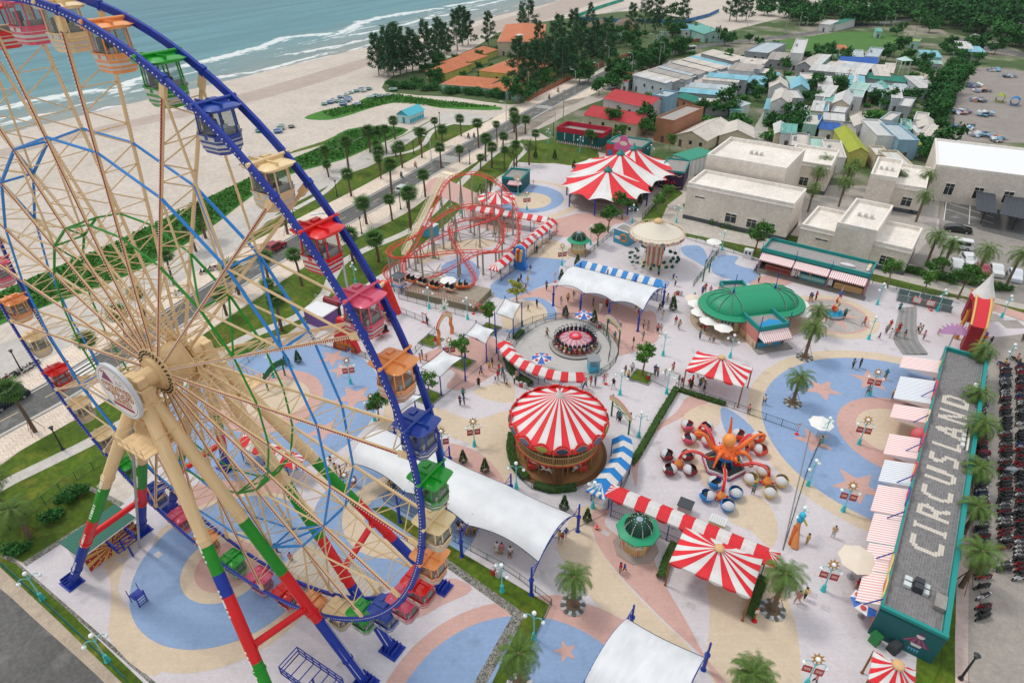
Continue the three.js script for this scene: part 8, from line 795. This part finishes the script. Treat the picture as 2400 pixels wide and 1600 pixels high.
// ---- resort wood, village trees, far wood
{const cs=[casuarina(15,3.8,2200),casuarina(18,4.4,2500),casuarina(20,4.8,2700,LFo(0x36643a))],vt=[broadTree(6.5,3.4,900,LEAFD,0.54),broadTree(5.5,3,800,LEAFDK,0.52),broadTree(8,4.4,1000,LFo(0x2a6426),0.66,BARKG,0.3)];
two([1130,690,1215,712,1265,700,1330,690,1385,670,1440,660,1500,640,1560,620,1620,565,1680,540,1750,500,1850,462,1950,412,2135,430,1180,650,1290,640,1700,480,1900,420],(x,y,i)=>{const p=T1(1,0,x,y);plant(cs[i%2],'casuarina',uniq('tall feathery casuarina in the beach row'),'tree',p,'casuarinas in the beach row',rnd()*6,rr(0.85,1.08));});
two([60,860,140,840,200,780,300,740,380,690,460,740,520,690,600,620,700,590,760,550,850,600,640,520,560,480,430,560,330,600,240,520,150,300,90,250,1090,330,1220,290,1320,290,1330,240,1560,290,720,230,2060,200,2000,190,2150,190],(x,y,i)=>{const p=T1(2,0,x,y);plant(cs[(i+1)%3],'casuarina',uniq('tall dark casuarina behind the resort wall'),'tree',p,'dark casuarinas of the resort',rnd()*6,rr(0.75,1.1));});
two([700,760,900,700,1000,820,800,880,950,640,1200,640,1330,520,1430,520,1500,510,1120,620,2200,860,2330,840,2250,930,1760,1060,1950,1060,940,1200,1070,1200,1240,1220,1440,1240,830,350,900,400,1050,420,1150,380,1480,350,1560,330,1700,330,1950,420,2020,400,2180,400,2290,480,1980,610,760,480,620,760,560,640,180,900,60,950,300,800],(x,y,i)=>{const p=T1(2,0,x,y);plant(vt[i%3],'village_tree',uniq('dark green tree among the left village roofs'),'tree',p,'village trees',rnd()*6,rr(0.7,1.05));});
two([150,660,350,560,480,580,560,540,60,450,400,860,420,980,340,960,120,1180,260,1220,980,960,1100,1000,1260,980,1350,940,1380,640,1420,720,1300,560,1150,520,1080,560,1240,440,1180,330,1600,500,1680,450,1540,860,1600,780,1650,680,1700,860,1620,960,1560,1240,1520,1130,1450,1480,1400,1400,1560,1450,1790,760,1880,640,2080,500,640,880,100,820,1480,300,1560,260,1700,260,1420,250,700,600,850,560],(x,y,i)=>{const p=T1(3,0,x,y);plant(vt[i%3],'village_tree',uniq('dark green tree among the right village roofs'),'tree',p,'village trees',rnd()*6,rr(0.6,1.0));});
const ft=[broadTree(8,5,520,LFo(0x27662a),1.0,BARKG,0.25),broadTree(9,5.5,520,LFo(0x205a24),1.05,BARKG,0.25),broadTree(7,5,480,LFo(0x316e2a),1.0,BARKG,0.2)];for(let i=0,k=0;k<250&&i<3000;i++){const x=rr(1790,2520),y=rr(-60,130),lim=x<1960?62:x<2200?66:50+(x-2200)*0.4;if(y>lim||(x<1850&&y>50)||(x>2015&&x<2075&&y<22)||(x>1955&&x<2200&&y>60))continue;k++;plant(ft[i%3],'wood_tree','dark tree of the dense far wood at the upper right','tree',G(x,y),'trees of the far wood',rnd()*6,rr(0.8,1.35));}
for(let i=0;i<30;i++){const p=T1(1,0,rr(1500,2400),rr(480,760));plant(vt[i%2],'resort_tree',uniq('leafy tree among the orange resort roofs'),'tree',p,'resort trees',rnd()*6,rr(0.5,0.8));}
for(let i=0;i<34;i++){const p=T1(2,0,780+780*rnd(),0);p.copy(T1(2,0,...(q=>[820+760*q+rr(-40,60),790-330*q+rr(-40,40)])(rnd())));plant(vt[i%3],'roadside_tree',uniq('leafy tree between the road and the village'),'tree',p,'roadside trees',rnd()*6,rr(0.5,0.85));}
for(let i=0;i<46;i++){const x=rr(0,1),p=T1(2,0,60+1500*x,640-330*x+rr(-190,130));plant(vt[i%3],'resort_tree',uniq('dark leafy tree in the resort garden'),'tree',p,'resort trees',rnd()*6,rr(0.6,0.95));}
for(let i=0;i<40;i++){const t=i/ 40,p=T1(3,0,1500+560*t*rr(0.6,1)+rr(-60,60),1100-800*t+rr(-60,60));plant(ft[i%3],'verge_tree',uniq('leafy tree in the green belt by the scrap yard'),'tree',p,'green belt trees',rnd()*6,rr(0.4,0.75));}
for(const[x,y]of[[1452,100],[1553,100],[1318,168]])plant(bush(3.4,6,1500,SILV,0.4),'silver_tree',uniq('rounded silvery grey tree by the road'),'tree',G(x,y),'silver trees',0,1);
const vb=bush(2,1.8,260,LFo(0x3b7a2c),0.5);for(let i=0;i<110;i++){const l=i%2,p=l?T1(3,0,rr(-60,1450),rr(520,1340)):T1(2,0,rr(1150,2300),rr(480,1180));plant(vb,'village_bush',uniq(`green bush between the ${l ? 'right' : 'left'} village houses`),'shrub',p,'village bushes',rnd()*6,rr(0.6,1.5));}
for(let i=0;i<34;i++){const p=[rr(-40,1420),rr(560,1300)];house(3,[p[0],p[1],p[0]+rr(90,170),p[1]+rr(4,16),p[0]+25,p[1]-rr(60,90)],rr(3,4.4),pick([0,1,1,2]),pick(['w','l','g','c','m','w']),pick(['s','w','l','s','t','w','c']),V1);}
const hb=bush(3,3.2,1500,LEAFD,0.3);two([1270,800,1350,810,1450,815,1560,830,1640,830,1870,850,1960,865,2060,875,2170,885,2260,900,1780,860,2330,900,1650,760,1500,780],(x,y)=>plant(hb,'garden_bush',uniq('dense green bush along the resort front'),'shrub',T1(1,0,x,y),'resort bushes',rnd()*6,rr(0.8,1.1)));
const hg=bush(1.6,1.4,700,LFo(0x3d6b2a),0.2);two([2130,640,2160,645,2200,655,2235,660,2265,665,2300,672,2330,680,2355,682,1660,520,1680,525,1710,530,1780,560,1540,560],(x,y)=>plant(hg,'villa_shrub',uniq('low rounded shrub in the villa border'),'shrub',G(x,y),'villa shrubs',rnd()*6,rr(0.8,1.2)));
const w=thing('brick_wall','long low orange brick wall along the resort road','wall');const wl=new THREE.CatmullRomCurve3(PX([1236,238,1296,206,1350,180,1405,157,1440,143,1500,124,1560,108,1640,97])),n=60;for(let i=0;i<n;i++){const a=wl.getPoint(i/ n),b=wl.getPoint((i+1)/ n);part('wall_panel',[beam(V3(a.x,0.7,a.z),V3(b.x,0.7,b.z),1.4,0.2)],stain(0xa8684c),w);part('pier',[box(0.45,1.8,0.45,a.x,0.9,a.z)],stain(0xb87858),w);}
for(const[lab,l,c]of[['blue painted site fence on the far sand',[1350,47,1440,52,1600,55,1660,40,1685,28],0x3a74a8],['green netting fence on the far beach',[1350,42,1400,22,1462,2],0x2a9a84]]){const f=thing('site_fence',lab,'fence'),q=PX(l);for(let i=0;i<q.length-1;i++)for(let j=0;j<6;j++){const a=q[i].clone().lerp(q[i+1],j/ 6),b=q[i].clone().lerp(q[i+1],(j+1)/ 6);part('fence_panel',[beam(V3(a.x,1,a.z),V3(b.x,1,b.z),2,0.06)],M(j%2?c:new THREE.Color(c).multiplyScalar(1.25).getHex(),0.8),f);}}}
// ---------------------------------------------------------------- people
function mcMesh(bones,hx,y0,y1,res=38,k=0.05){// smooth-joined tapered capsules meshed in a box
const mc=new MarchingCubes(res,DARK,false,false,30000);mc.isolation=0;const cy=(y0+y1)/ 2,hy=(y1-y0)/ 2,B=bones.map(([a,b,r,q])=>{const d=[b[0]-a[0],b[1]-a[1],b[2]-a[2]];return[a,d,d[0]*d[0]+d[1]*d[1]+d[2]*d[2]||1e-9,r,q??r];});
for(let z=0;z<res;z++)for(let y=0;y<res;y++)for(let x=0;x<res;x++){const px=(x-res/ 2)/ (res/ 2)*hx,py=cy+(y-res/ 2)/ (res/ 2)*hy,pz=(z-res/ 2)/ (res/ 2)*hx;let s=1e3;for(const[a,d,l,r,q]of B){const ex=px-a[0],ey=py-a[1],ez=pz-a[2],t=Math.max(0,Math.min(1,(ex*d[0]+ey*d[1]+ez*d[2])/ l)),D=Math.hypot(ex-d[0]*t,ey-d[1]*t,ez-d[2]*t)-(r+(q-r)*t),h=Math.max(k-Math.abs(s-D),0)/ k;s=Math.min(s,D)-h*h*k*0.25;}mc.field[x+y*res+z*res*res]=-s;}
mc.update();const n=mc.count,P=mc.positionArray.slice(0,n*3),N=mc.normalArray.slice(0,n*3);for(let i=0;i<n;i++){P[3*i]*=hx;P[3*i+1]=P[3*i+1]*hy+cy;P[3*i+2]*=hx;}const g=new THREE.BufferGeometry();g.setAttribute('position',new THREE.BufferAttribute(P,3));g.setAttribute('normal',new THREE.BufferAttribute(N,3));g.setAttribute('uv',new THREE.BufferAttribute(new Float32Array(n*2),2));const m=mergeVertices(g,0.001);m.computeVertexNormals();return m;
}
// pose: shoulders S, elbows E, hands H, hips P, knees K, feet F (left and right)
function bodyParts(E,H,K,F,sit){
const hy=sit?0.5:0.9,S=[[-0.18,hy+0.52,0],[0.18,hy+0.52,0]],P=[[-0.09,hy,0],[0.09,hy,0]],nk=[0,hy+0.58,0],hd=[0,hy+0.73,0.02];const body=[[hd,[0,hy+0.69,0.05],0.095,0.075],[nk,hd,0.05],[[0,hy+0.5,0],nk,0.1,0.05],[[0,hy+0.66,0.1],[0,hy+0.68,0.115],0.018],[[0,hy,0],[0,hy+0.45,0],0.12]],sh=[[[0,hy+0.05,0],[0,hy+0.43,0],0.15,0.155],[S[0],S[1],0.085]],pt=[[P[0],P[1],0.14]];const shoe=[];
[0,1].forEach(i=>{const fd=[F[i][0],F[i][1]+0.05,F[i][2]+0.14];body.push([S[i],E[i],0.055,0.047],[E[i],H[i],0.047,0.038],[H[i],[H[i][0],H[i][1]-0.08,H[i][2]+0.03],0.042,0.03],[H[i],[H[i][0]*0.9,H[i][1]-0.04,H[i][2]+0.05],0.018,0.014],[P[i],K[i],0.085,0.06],[K[i],[F[i][0],F[i][1]+0.08,F[i][2]],0.058,0.04],[[F[i][0],F[i][1]+0.05,F[i][2]],fd,0.042,0.035]);sh.push([S[i],[(S[i][0]+E[i][0])/ 2,(S[i][1]+E[i][1])/ 2,(S[i][2]+E[i][2])/ 2],0.075,0.068]);pt.push([P[i],K[i],0.11,0.08],[K[i],[(K[i][0]+F[i][0])/ 2,(K[i][1]+F[i][1]+0.1)/ 2,(K[i][2]+F[i][2])/ 2],0.08,0.066]);});
return{body:mcMesh(body,0.62,-0.06,1.86,25),shirt:mcMesh(sh,0.5,hy-0.25,hy+0.75,19),trousers:mcMesh(pt,0.6,-0.06,hy+0.3,21),hair:mcMesh([[[0,hd[1]+0.03,-0.02],[0,hd[1]+0.045,0.03],0.1,0.085],[[0,hd[1]+0.01,-0.05],[0,hd[1]-0.07,-0.055],0.08,0.06]],0.2,hd[1]-0.2,hd[1]+0.2,12,0.03)};
}
const poses=[bodyParts([[-0.25,1.16,0],[0.25,1.16,-0.02]],[[-0.25,0.9,0.08],[0.26,0.9,0.06]],[[-0.1,0.48,0.02],[0.1,0.48,0.02]],[[-0.11,0,0],[0.11,0,0]]),bodyParts([[-0.25,1.17,-0.12],[0.25,1.17,0.1]],[[-0.25,0.94,-0.1],[0.25,0.96,0.28]],[[-0.1,0.5,0.22],[0.1,0.47,-0.06]],[[-0.1,0.02,0.28],[0.1,0.06,-0.36]]),bodyParts([[-0.26,1.18,0.08],[0.25,1.18,0.12]],[[-0.08,1.28,0.28],[0.1,1.3,0.28]],[[-0.1,0.48,0],[0.11,0.5,0.1]],[[-0.12,0,0],[0.12,0,0.08]]),bodyParts([[-0.25,0.78,0.05],[0.25,0.78,0.05]],[[-0.16,0.62,0.28],[0.16,0.62,0.28]],[[-0.11,0.5,0.42],[0.11,0.5,0.42]],[[-0.12,0.03,0.46],[0.12,0.03,0.46]],true)];
const SC={white:0xd9d9da,black:0x1c1d20,red:0xb8202c,blue:0x2c4f94,pink:0xcf7f92,grey:0x7d8187,yellow:0xcfae5a,teal:0x2a7f88,navy:0x1d2742,beige:0xb9a284},scn=Object.keys(SC),BC={black:0x1b1c20,blue:0x2f4668,grey:0x6a6c70,beige:0xa8916e,white:0xc9c8c6},bcn=Object.keys(BC),labs=new Set();
function person(pos,ps,turn,sc=1,where,y=0){let lab,s,b;const act=['standing','walking','holding a phone','seated'][ps];for(let k=0;k<60;k++){s=pick(scn);b=pick(bcn);lab=`${sc < 0.85 ? 'child' : 'person'} in ${s} top and ${b} bottoms ${act} ${where || 'near ' + nearest(pos)}`;if(!labs.has(lab))break;}lab=labs.has(lab)?uniq(lab):lab;labs.add(lab);const o=thing('person',lab,'person',V3(pos.x,y,pos.z),turn,'park visitors'),q=poses[ps];o.scale.setScalar(sc*1.04);part('body',q.body,pick(SK),o);part('shirt',q.shirt,M(SC[s],0.8),o);part('trousers',q.trousers,M(BC[b],0.8),o);part('hair',q.hair,HAIRM,o);return o;}
two([1122,907,1128,879,1147,868,1154,862,1161,898,1167,893,1170,877,1178,883,1079,950,1088,950,1086,932,1182,898,1258,595,1284,572,1291,571,1273,592,1221,662,1237,668,1243,640,1232,686,1281,680,1215,672,1238,729,1258,721,1315,716,1331,708,1344,703,1390,720,1407,731,1320,742,1422,722,1442,725,1490,735,1495,746,1508,771,1518,775,1542,682,1545,731,1552,725,1564,708,1575,708,1580,704,1583,762,1591,772,1553,750,1541,780,1548,782,1507,799,1484,812,1481,827,1513,824,1519,826,1437,911,1465,880,1472,890,1481,873,1535,879,1541,883,1559,880,1577,872,1661,854,1664,690,1652,684,1646,690,1770,640,1777,663,1640,795,1663,801,1672,803,1897,705,1900,708,1911,704,1979,744,2024,764,2107,730,2085,770,2060,795,2084,792,2076,783,2105,779,2099,790,2118,795,2150,780,2157,783,2163,797,2199,785,1997,864,2014,863,2032,926,2073,890,2091,937,1790,948,1753,970,1590,903,1598,900,1614,911,1619,914,1622,902,1640,909,1635,885,1645,908,1650,916,1453,1344,1463,1340,1311,1268,1318,1273,1326,1262,1951,1259,1890,1275,1868,1412,1884,1404,2005,1383,1910,1600,1764,1158,1921,1046,777,1092,788,1110,834,1140,820,836,1002,765,1021,812,1000,845,985,850,990,843,895,795,1385,905,1395,905,1372,910,1205,900,1212,890,1188,905,1415,900,1440,800,1282,790,2318,812,2395,802,2315,845,1525,636,1543,648,1578,655,1583,670,1895,660,1868,655,1836,640,1850,648,1805,620,1815,622,1825,626,1835,628,1845,632,1795,618,1786,622,1447,985,1452,990,650,1300,685,1320],(x,y,i)=>{const p=G(x,y);person(p,i%3,rr(0,6.28),i%9===4?0.68:rr(0.93,1.04));});
ringOf(26,(a,i)=>{if(a>4.1&&a<5.2)return;const d=3.0,p=V3(9.63+d*Math.cos(a*26/ 26),0,-80.22+d*Math.sin(a));person(p,3,-a+Math.PI/ 2,0.9,'strapped in on the disc ride',0.4);});
two([1075,1240,1085,1243,1095,1248,1106,1250,1112,1248,1165,1290,1176,1292,1196,1300,925,1150,915,1145,1643,768,1650,775,1640,762,1715,800],(x,y,i)=>{const p=G(x,y),b=thing('stool',uniq('small dark stool under the people beneath a canopy'),'stool',p,PR);part('seat',[rbox(0.45,0.07,0.45,0.03,0,0.4,0)],DARK,b);part('leg',[cyl(0.05,0.16,0.38,0,0.19,0,8)],DARK,b);person(p,3,PR+0.4,1,'on a stool in the shade');});
cabinOrder.forEach((c,i)=>{if(![1,2,3,4,5,6,7].includes(i))return;const a=(93.1-9*i)*DEG;for(const s of[-0.62,0.6]){const p=V3(WR*Math.cos(a)+s,0,0.25*s).applyAxisAngle(_up,WT).add(wheelPos);person(p,3,WT+(s<0?1.57:-1.57),0.92,`inside the ${ord(i)} cabin from the wheel top`,HUBY+WR*Math.sin(a)-2.1);}});
// ---------------------------------------------------------------- vehicles
const TYRE=M(0x1a1a1c,0.9);
function bikeProto(col,seat=0x151618){const o=grp(),w=x=>{const g=new THREE.TorusGeometry(0.25,0.06,5,11);g.translate(x,0.3,0);const W=part('wheel',[g],TYRE,o);part('rim',[cyl(0.12,0.12,0.06,0,0,0,10).rotateX(Math.PI/ 2).translate(x,0.3,0)],STEEL,W);};w(-0.62);w(0.62);part('body',[rbox(0.8,0.26,0.26,0.1,0.2,0.52,0,1),rbox(0.5,0.16,0.3,0.06,-0.15,0.36,0,1),rod(V3(-0.62,0.36,0),V3(-0.45,0.95,0),0.09,8,0.13),rbox(0.14,0.55,0.34,0.06,-0.38,0.62,0,1),ball(0.16,0.66,0.66,0,8,6,1.5,0.7,0.8),rbox(0.4,0.07,0.14,0.03,-0.62,0.58,0,1)],M(col,0.3),o);part('seat',[rbox(0.78,0.12,0.28,0.05,0.24,0.74,0,1)],M(seat,0.7),o);part('handlebar',[rod(V3(-0.45,1.0,-0.32),V3(-0.45,1.0,0.32),0.03,6),ball(0.1,-0.52,0.92,0,8,6),rod(V3(-0.45,1.0,0.25),V3(-0.4,1.2,0.3),0.012,4),ball(0.05,-0.4,1.22,0.3,6,4)],DARK,o);return o;}
const bikes={black:bikeProto(0x1b1d22),red:bikeProto(0x9c1f28),blue:bikeProto(0x243f86),white:bikeProto(0xcfd0d2,0x2a2220),silver:bikeProto(0x8f959a)},bk=['black','black','red','blue','white','silver','black','red','white'];
const bike=(p,turn,lab,c=pick(bk))=>plant(bikes[c],'motorbike',`${c} motorbike, ${lab}`,'motorbike',p,'parked motorbikes',turn+rr(-0.12,0.12));
{const row=(x0,y0,x1,y1,gap,name,turn,skip=[])=>{const a=G(x0,y0),b=G(x1,y1),n=Math.floor(a.distanceTo(b)/ gap);for(let i=0;i<=n;i++){if(skip.includes(i)||rnd()<0.06)continue;bike(a.clone().lerp(b,i/ n).add(V3(rr(-0.15,0.15),0,0)),turn,`${ord(i)} from the front ${name}`);}};row(2300,1452,2297,868,0.62,'in the row by the pavement',PR+0.75,[3,5,7]);row(2352,1350,2356,858,0.62,'in the second row',PR+0.75,[0,4]);row(2391,1360,2392,862,0.64,'in the third row',PR+0.75);row(2428,1320,2428,900,0.7,'in the fourth row',PR+0.75);
for(const[x,y,c,l]of[[2302,1066,0x6a1428,'dark red cloth covered motorbike in the row by the pavement'],[2368,1108,0x8f949c,'grey cloth covered motorbike in the second row']]){const o=thing('covered_motorbike',l,'motorbike',G(x,y),PR+0.75);part('cover',[grid(12,8,(u,v)=>{const a=v*Math.PI,w=0.42-0.1*Math.cos(u*6.28*1),h=0.75+0.3*Math.exp(-Math.pow((u-0.22)*5,2))-0.25*Math.pow(Math.abs(u-0.5)*2,3);return V3((u-0.5)*2,h*Math.pow(Math.sin(a),0.6),w*Math.cos(a)+0.04*Math.sin(u*30));})],M(c,0.75),o);part('tyre',[new THREE.TorusGeometry(0.2,0.07,6,12).translate(-0.7,0.26,0)],TYRE,o);}
two([12,895,28,885,48,878,55,874,66,868,76,862,82,858],(x,y,i)=>bike(G(x,y),1.1,`${ord(i)} from the left beside the seaside road`));two([2091,492,2106,494,2122,488,2129,500],(x,y,i)=>bike(G(x,y),2.2,`${ord(i)} from the left in the villa court`));two([479,641,491,636,420,690,500,632],(x,y,i)=>bike(G(x,y),0.6,`${ord(i)} on the promenade behind the spokes`));two([1098,324,1111,323,941,416,974,392,1287,232,1308,216,1840,82,2333,106,2350,862,2380,850],(x,y,i)=>{const p=G(x,y);bike(p,2.05,`${ord(i)} being ridden along the roads`);person(p,3,2.05+Math.PI*1.5*1,1,'riding a motorbike',0.3);});}
function car(label,cat,p,turn,col,L=4.5,H=1.7,W=1.8,van=0){const o=thing(cat==='car'?'car':cat,label,cat,p,turn,'cars'),s=new THREE.Shape();s.moveTo(-L/ 2,0.35);s.lineTo(-L/ 2,0.8);s.quadraticCurveTo(-L/ 2,0.95,-L*0.36,1.0);if(!van)s.lineTo(-L*0.25,1.05);s.lineTo(-L*(van?0.42:0.08),H-0.04);s.quadraticCurveTo(0.1,H+0.04,L*(van?0.46:H>1.6?0.36:0.2),H-0.05);s.lineTo(L*0.49,1.0);s.lineTo(L/ 2,0.4);s.lineTo(-L/ 2,0.35);const g=new THREE.ExtrudeGeometry(s,{depth:W-0.24,bevelEnabled:true,bevelSize:0.08,bevelThickness:0.12,bevelSegments:2,curveSegments:6});g.translate(0,0,-W/ 2+0.12);part('body',[g],M(col,0.22,{clearcoat:0.6}),o);const gw=L*(van?0.8:H>1.6?0.5:0.36),gx=L*(van?0.02:H>1.6?0.12:0.06);for(const z of[-1,1])for(let k=0;k<3;k++)part('side_window',[box(gw/ 3-0.07,(H-1.1)*0.75,0.03,gx+(k-1)*gw/ 3,1.06+(H-1.1)*0.42,z*(W/ 2+0.005))],WIN,o);part('windscreen',[quad(V3(-L*(van?0.44:0.245),1.08,W*0.4),V3(-L*(van?0.44:0.245),1.08,-W*0.4),V3(-L*(van?0.43:0.1),H-0.06,-W*0.38),V3(-L*(van?0.43:0.1),H-0.06,W*0.38)).translate(-0.03,0.03,0)],WIN,o);part('rear_window',[quad(V3(L*0.485,1.05,W*0.38),V3(L*0.485,1.05,-W*0.38),V3(L*(van?0.475:H>1.6?0.39:0.25),H-0.1,-W*0.36),V3(L*(van?0.475:H>1.6?0.39:0.25),H-0.1,W*0.36)).translate(0.03,0.03,0)],WIN,o);for(const x of[-0.31,0.31])for(const z of[-1,1]){const w=part('wheel',[cyl(0.34,0.34,0.22,0,0,0,18).rotateX(Math.PI/ 2).translate(x*L,0.34,z*(W/ 2-0.06))],TYRE,o);part('hub',[cyl(0.2,0.2,0.24,0,0,0,12).rotateX(Math.PI/ 2).translate(x*L,0.34,z*(W/ 2-0.05))],STEEL,w);}for(const z of[-1,1]){part('headlight',[rbox(0.1,0.14,0.36,0.03,-L/ 2-0.03,0.75,z*W*0.36)],GLOBE,o);part('tail_light',[rbox(0.08,0.2,0.25,0.03,L/ 2,0.85,z*W*0.38)],WRED,o);}return o;}
const RT=Math.atan2(0.894,0.449);
car('dark red sport utility car driving on the seaside road','car',G(646,585),RT+Math.PI,0x8e1626,4.6);car('white and green sport utility car on the seaside road','car',G(946,450),RT+Math.PI,0xc9d2d0,4.7,1.8);car('black van at the left edge of the seaside road','car',G(22,945),RT+Math.PI,0x1a2230,4.9,1.85,1.9,1);car('black sedan parked before the carport','car',G(2244,543),PR+0.12+Math.PI,0x12141a,4.7,1.45);car('white open sided shuttle buggy by the car park','bus',G(2244,582),PR+0.1+Math.PI,0xdadcdc,4.9,2,1.6,1);car('white van parked nose up behind the villa palms','car',G(2268,618),1.3,0xd6d8da,4.4,1.7);car('dark red car behind the villa shrubs','car',G(2300,638),1.2,0x8a1a24,4.2,1.5);car('white car second from the right edge in the car park','car',G(2332,640),1.2,0xd6d8da,4.3,1.6);car('white and blue car at the right edge of the car park','car',G(2376,652),1.1,0xd0d8e0,4.4,1.6);car('white car half hidden by a tree in the car park','car',G(2240,626),1.2,0xd2d6d6,4.2,1.5);car('white minibus with red roof line on the far road','bus',G(1614,122),0.4,0xd9d9d6,7,2.7,2.2,1);car('white car parked at the bend near the wood','car',G(2285,88),0.2,0xd2d4d4,4.6,1.6);car('white car standing by the red roofed house','car',G(1434,208),0.3,0xcfd2d2,4.6,1.7);
// ---------------------------------------------------------------- boats, scrap
{const bp=c=>{const o=grp();part('hull',[lathe([[0.2,0.05],[0.8,0.12],[1.15,0.45],[1.2,0.7],[1.1,0.7],[1.0,0.35],[0.2,0.15]],20)],M(c,0.6),o);part('gunwale',[new THREE.TorusGeometry(1.17,0.07,6,24).rotateX(Math.PI/ 2).translate(0,0.7,0)],M(0xd6d8d4,0.6),o);part('thwart',[box(2.1,0.06,0.3,0,0.55,0)],stain(0x8a765a),o);part('net_heap',[ball(0.5,0.3,0.5,0.3,8,5,1,0.5,0.8)],stain(0x4a7a6a),o);return o;},B=[['teal',bp(0x1f8f86)],['blue',bp(0x2f6fb4)],['white',bp(0xc4cfd2)],['dark',bp(0x2a2e34)]];two([625,965,680,950,715,930,755,940,770,900,832,872,826,902,835,935,870,858,920,845,970,828,985,842,1035,825,930,970,1050,905,1100,888,1135,897,1210,885,1260,835,800,968,230,1160,225,1190,200,1218,325,1172,30,1212,850,915,780,935],(x,y,i)=>{const[n,p]=B[i===23?3:i%3];plant(p,'basket_boat',uniq(`round ${n} basket boat ${x < 400 ? 'alone on the left sand' : 'in the beached group'}`),'boat',T1(1,0,x,y),'basket boats on the beach',rnd()*6,rr(0.9,1.3));});
const cols=[0x3a86b8,0xcfd3d4,0x5aa8c4,0xb98a72,0xc4c9cc,0x7a6a94,0x6a7078,0x9fb6c2,0x8a8478];[[1790,1040,9,'painted figures'],[1990,1060,8,'blue wave pieces'],[1800,1180,7,'purple and white pieces'],[1960,1250,10,'blue panels and orange tubs'],[2130,1290,7,'mixed panels'],[2080,650,9,'blue tarpaulins'],[2230,710,6,'sky blue sacks'],[1960,840,9,'rusty metal'],[1920,930,8,'grey and blue sheets'],[1890,800,5,'white panels']].forEach(([x,y,n,w])=>{const o=thing('scrap_heap',`heap of discarded ${w} in the scrap yard`,'scrap heap',T1(3,0,x,y));for(let i=0;i<n*2;i++){const q=[rbox(rr(0.6,2.2),rr(0.2,0.9),rr(0.5,1.6),0.1),rbox(rr(1,2.4),0.08,rr(0.8,1.6),0.03),ball(rr(0.4,0.9),0,0,0,9,6,1.5,0.5,0.8)][i%3];q.rotateY(rnd()*6);q.rotateX(rr(-0.5,0.5));q.translate(rr(-2.6,2.6),rr(0.4,1),rr(-1.8,1.8));part('scrap_piece',[q],M(cols[(i+x)%9],0.5),o);}});
for(const[x,y,c,l]of[[2125,935,0xa2b82e,'lime green slide tube section'],[2260,965,0x2a84c4,'bright blue slide tube section']]){const o=thing('slide_tube',l+' lying in the scrap yard','tube',T1(3,0,x,y),0.9);for(let i=0;i<4;i++)part('tube_ring',[cyl(1.25,1.25,0.8,0,0,0,20,true).rotateZ(Math.PI/ 2).translate(-1.3+i*0.82,1.25,0),new THREE.TorusGeometry(1.27,0.08,6,20).rotateY(Math.PI/ 2).translate(-0.9+i*0.82,1.25,0)],M(c,0.4),o);}}
{const p=G(2105,745),o=thing('curved_steps','broad grey curved steps leading up to the gate forecourt','steps',null);for(let i=0;i<7;i++){const l=[[2110+i*5,722],[2098+i*7,770],[2096+i*8,800],[2118+i*8,832]].map(q=>G(...q)),c=new THREE.CatmullRomCurve3(l),pts=c.getPoints(14);const a=[],b=[];for(let j=0;j<14;j++){const d=V3(0.55,0,-0.1);part('step_stone',[prism([pts[j],pts[j+1],pts[j+1].clone().add(d),pts[j].clone().add(d)],0.05,0.1+0.03*i)],stain(i%2?0x8f8f8f:0x9d9c9a),o);}}
const rp=thing('glass_ramp','glass sided access ramp above the steps','ramp',G(2165,712),PR);part('ramp_slab',[box(8,0.2,2.4,0,0.15,0)],stain(0x8d9494),rp);for(const z of[-1.2,1.2])for(let i=0;i<5;i++)part('glass_panel',[box(1.5,1,0.04,-3.2+i*1.6,0.75,z)],M(0x9fb4b2,0.1,{transmission:0.7,thickness:0}),rp);for(const x of[-1.2,0.8]){part('board_frame',[box(1.3,1.0,0.06,x,1.2,1.6),box(0.1,0.8,0.1,x,0.4,1.6)],WRED,rp);part('map_face',[box(1.1,0.8,0.03,x,1.2,1.645)],M(0xd9d6d0,0.6),rp);}}
scene.traverse(o=>{if(o.isMesh){o.castShadow=true;o.receiveShadow=true;}});
renderer.render(scene,camera);
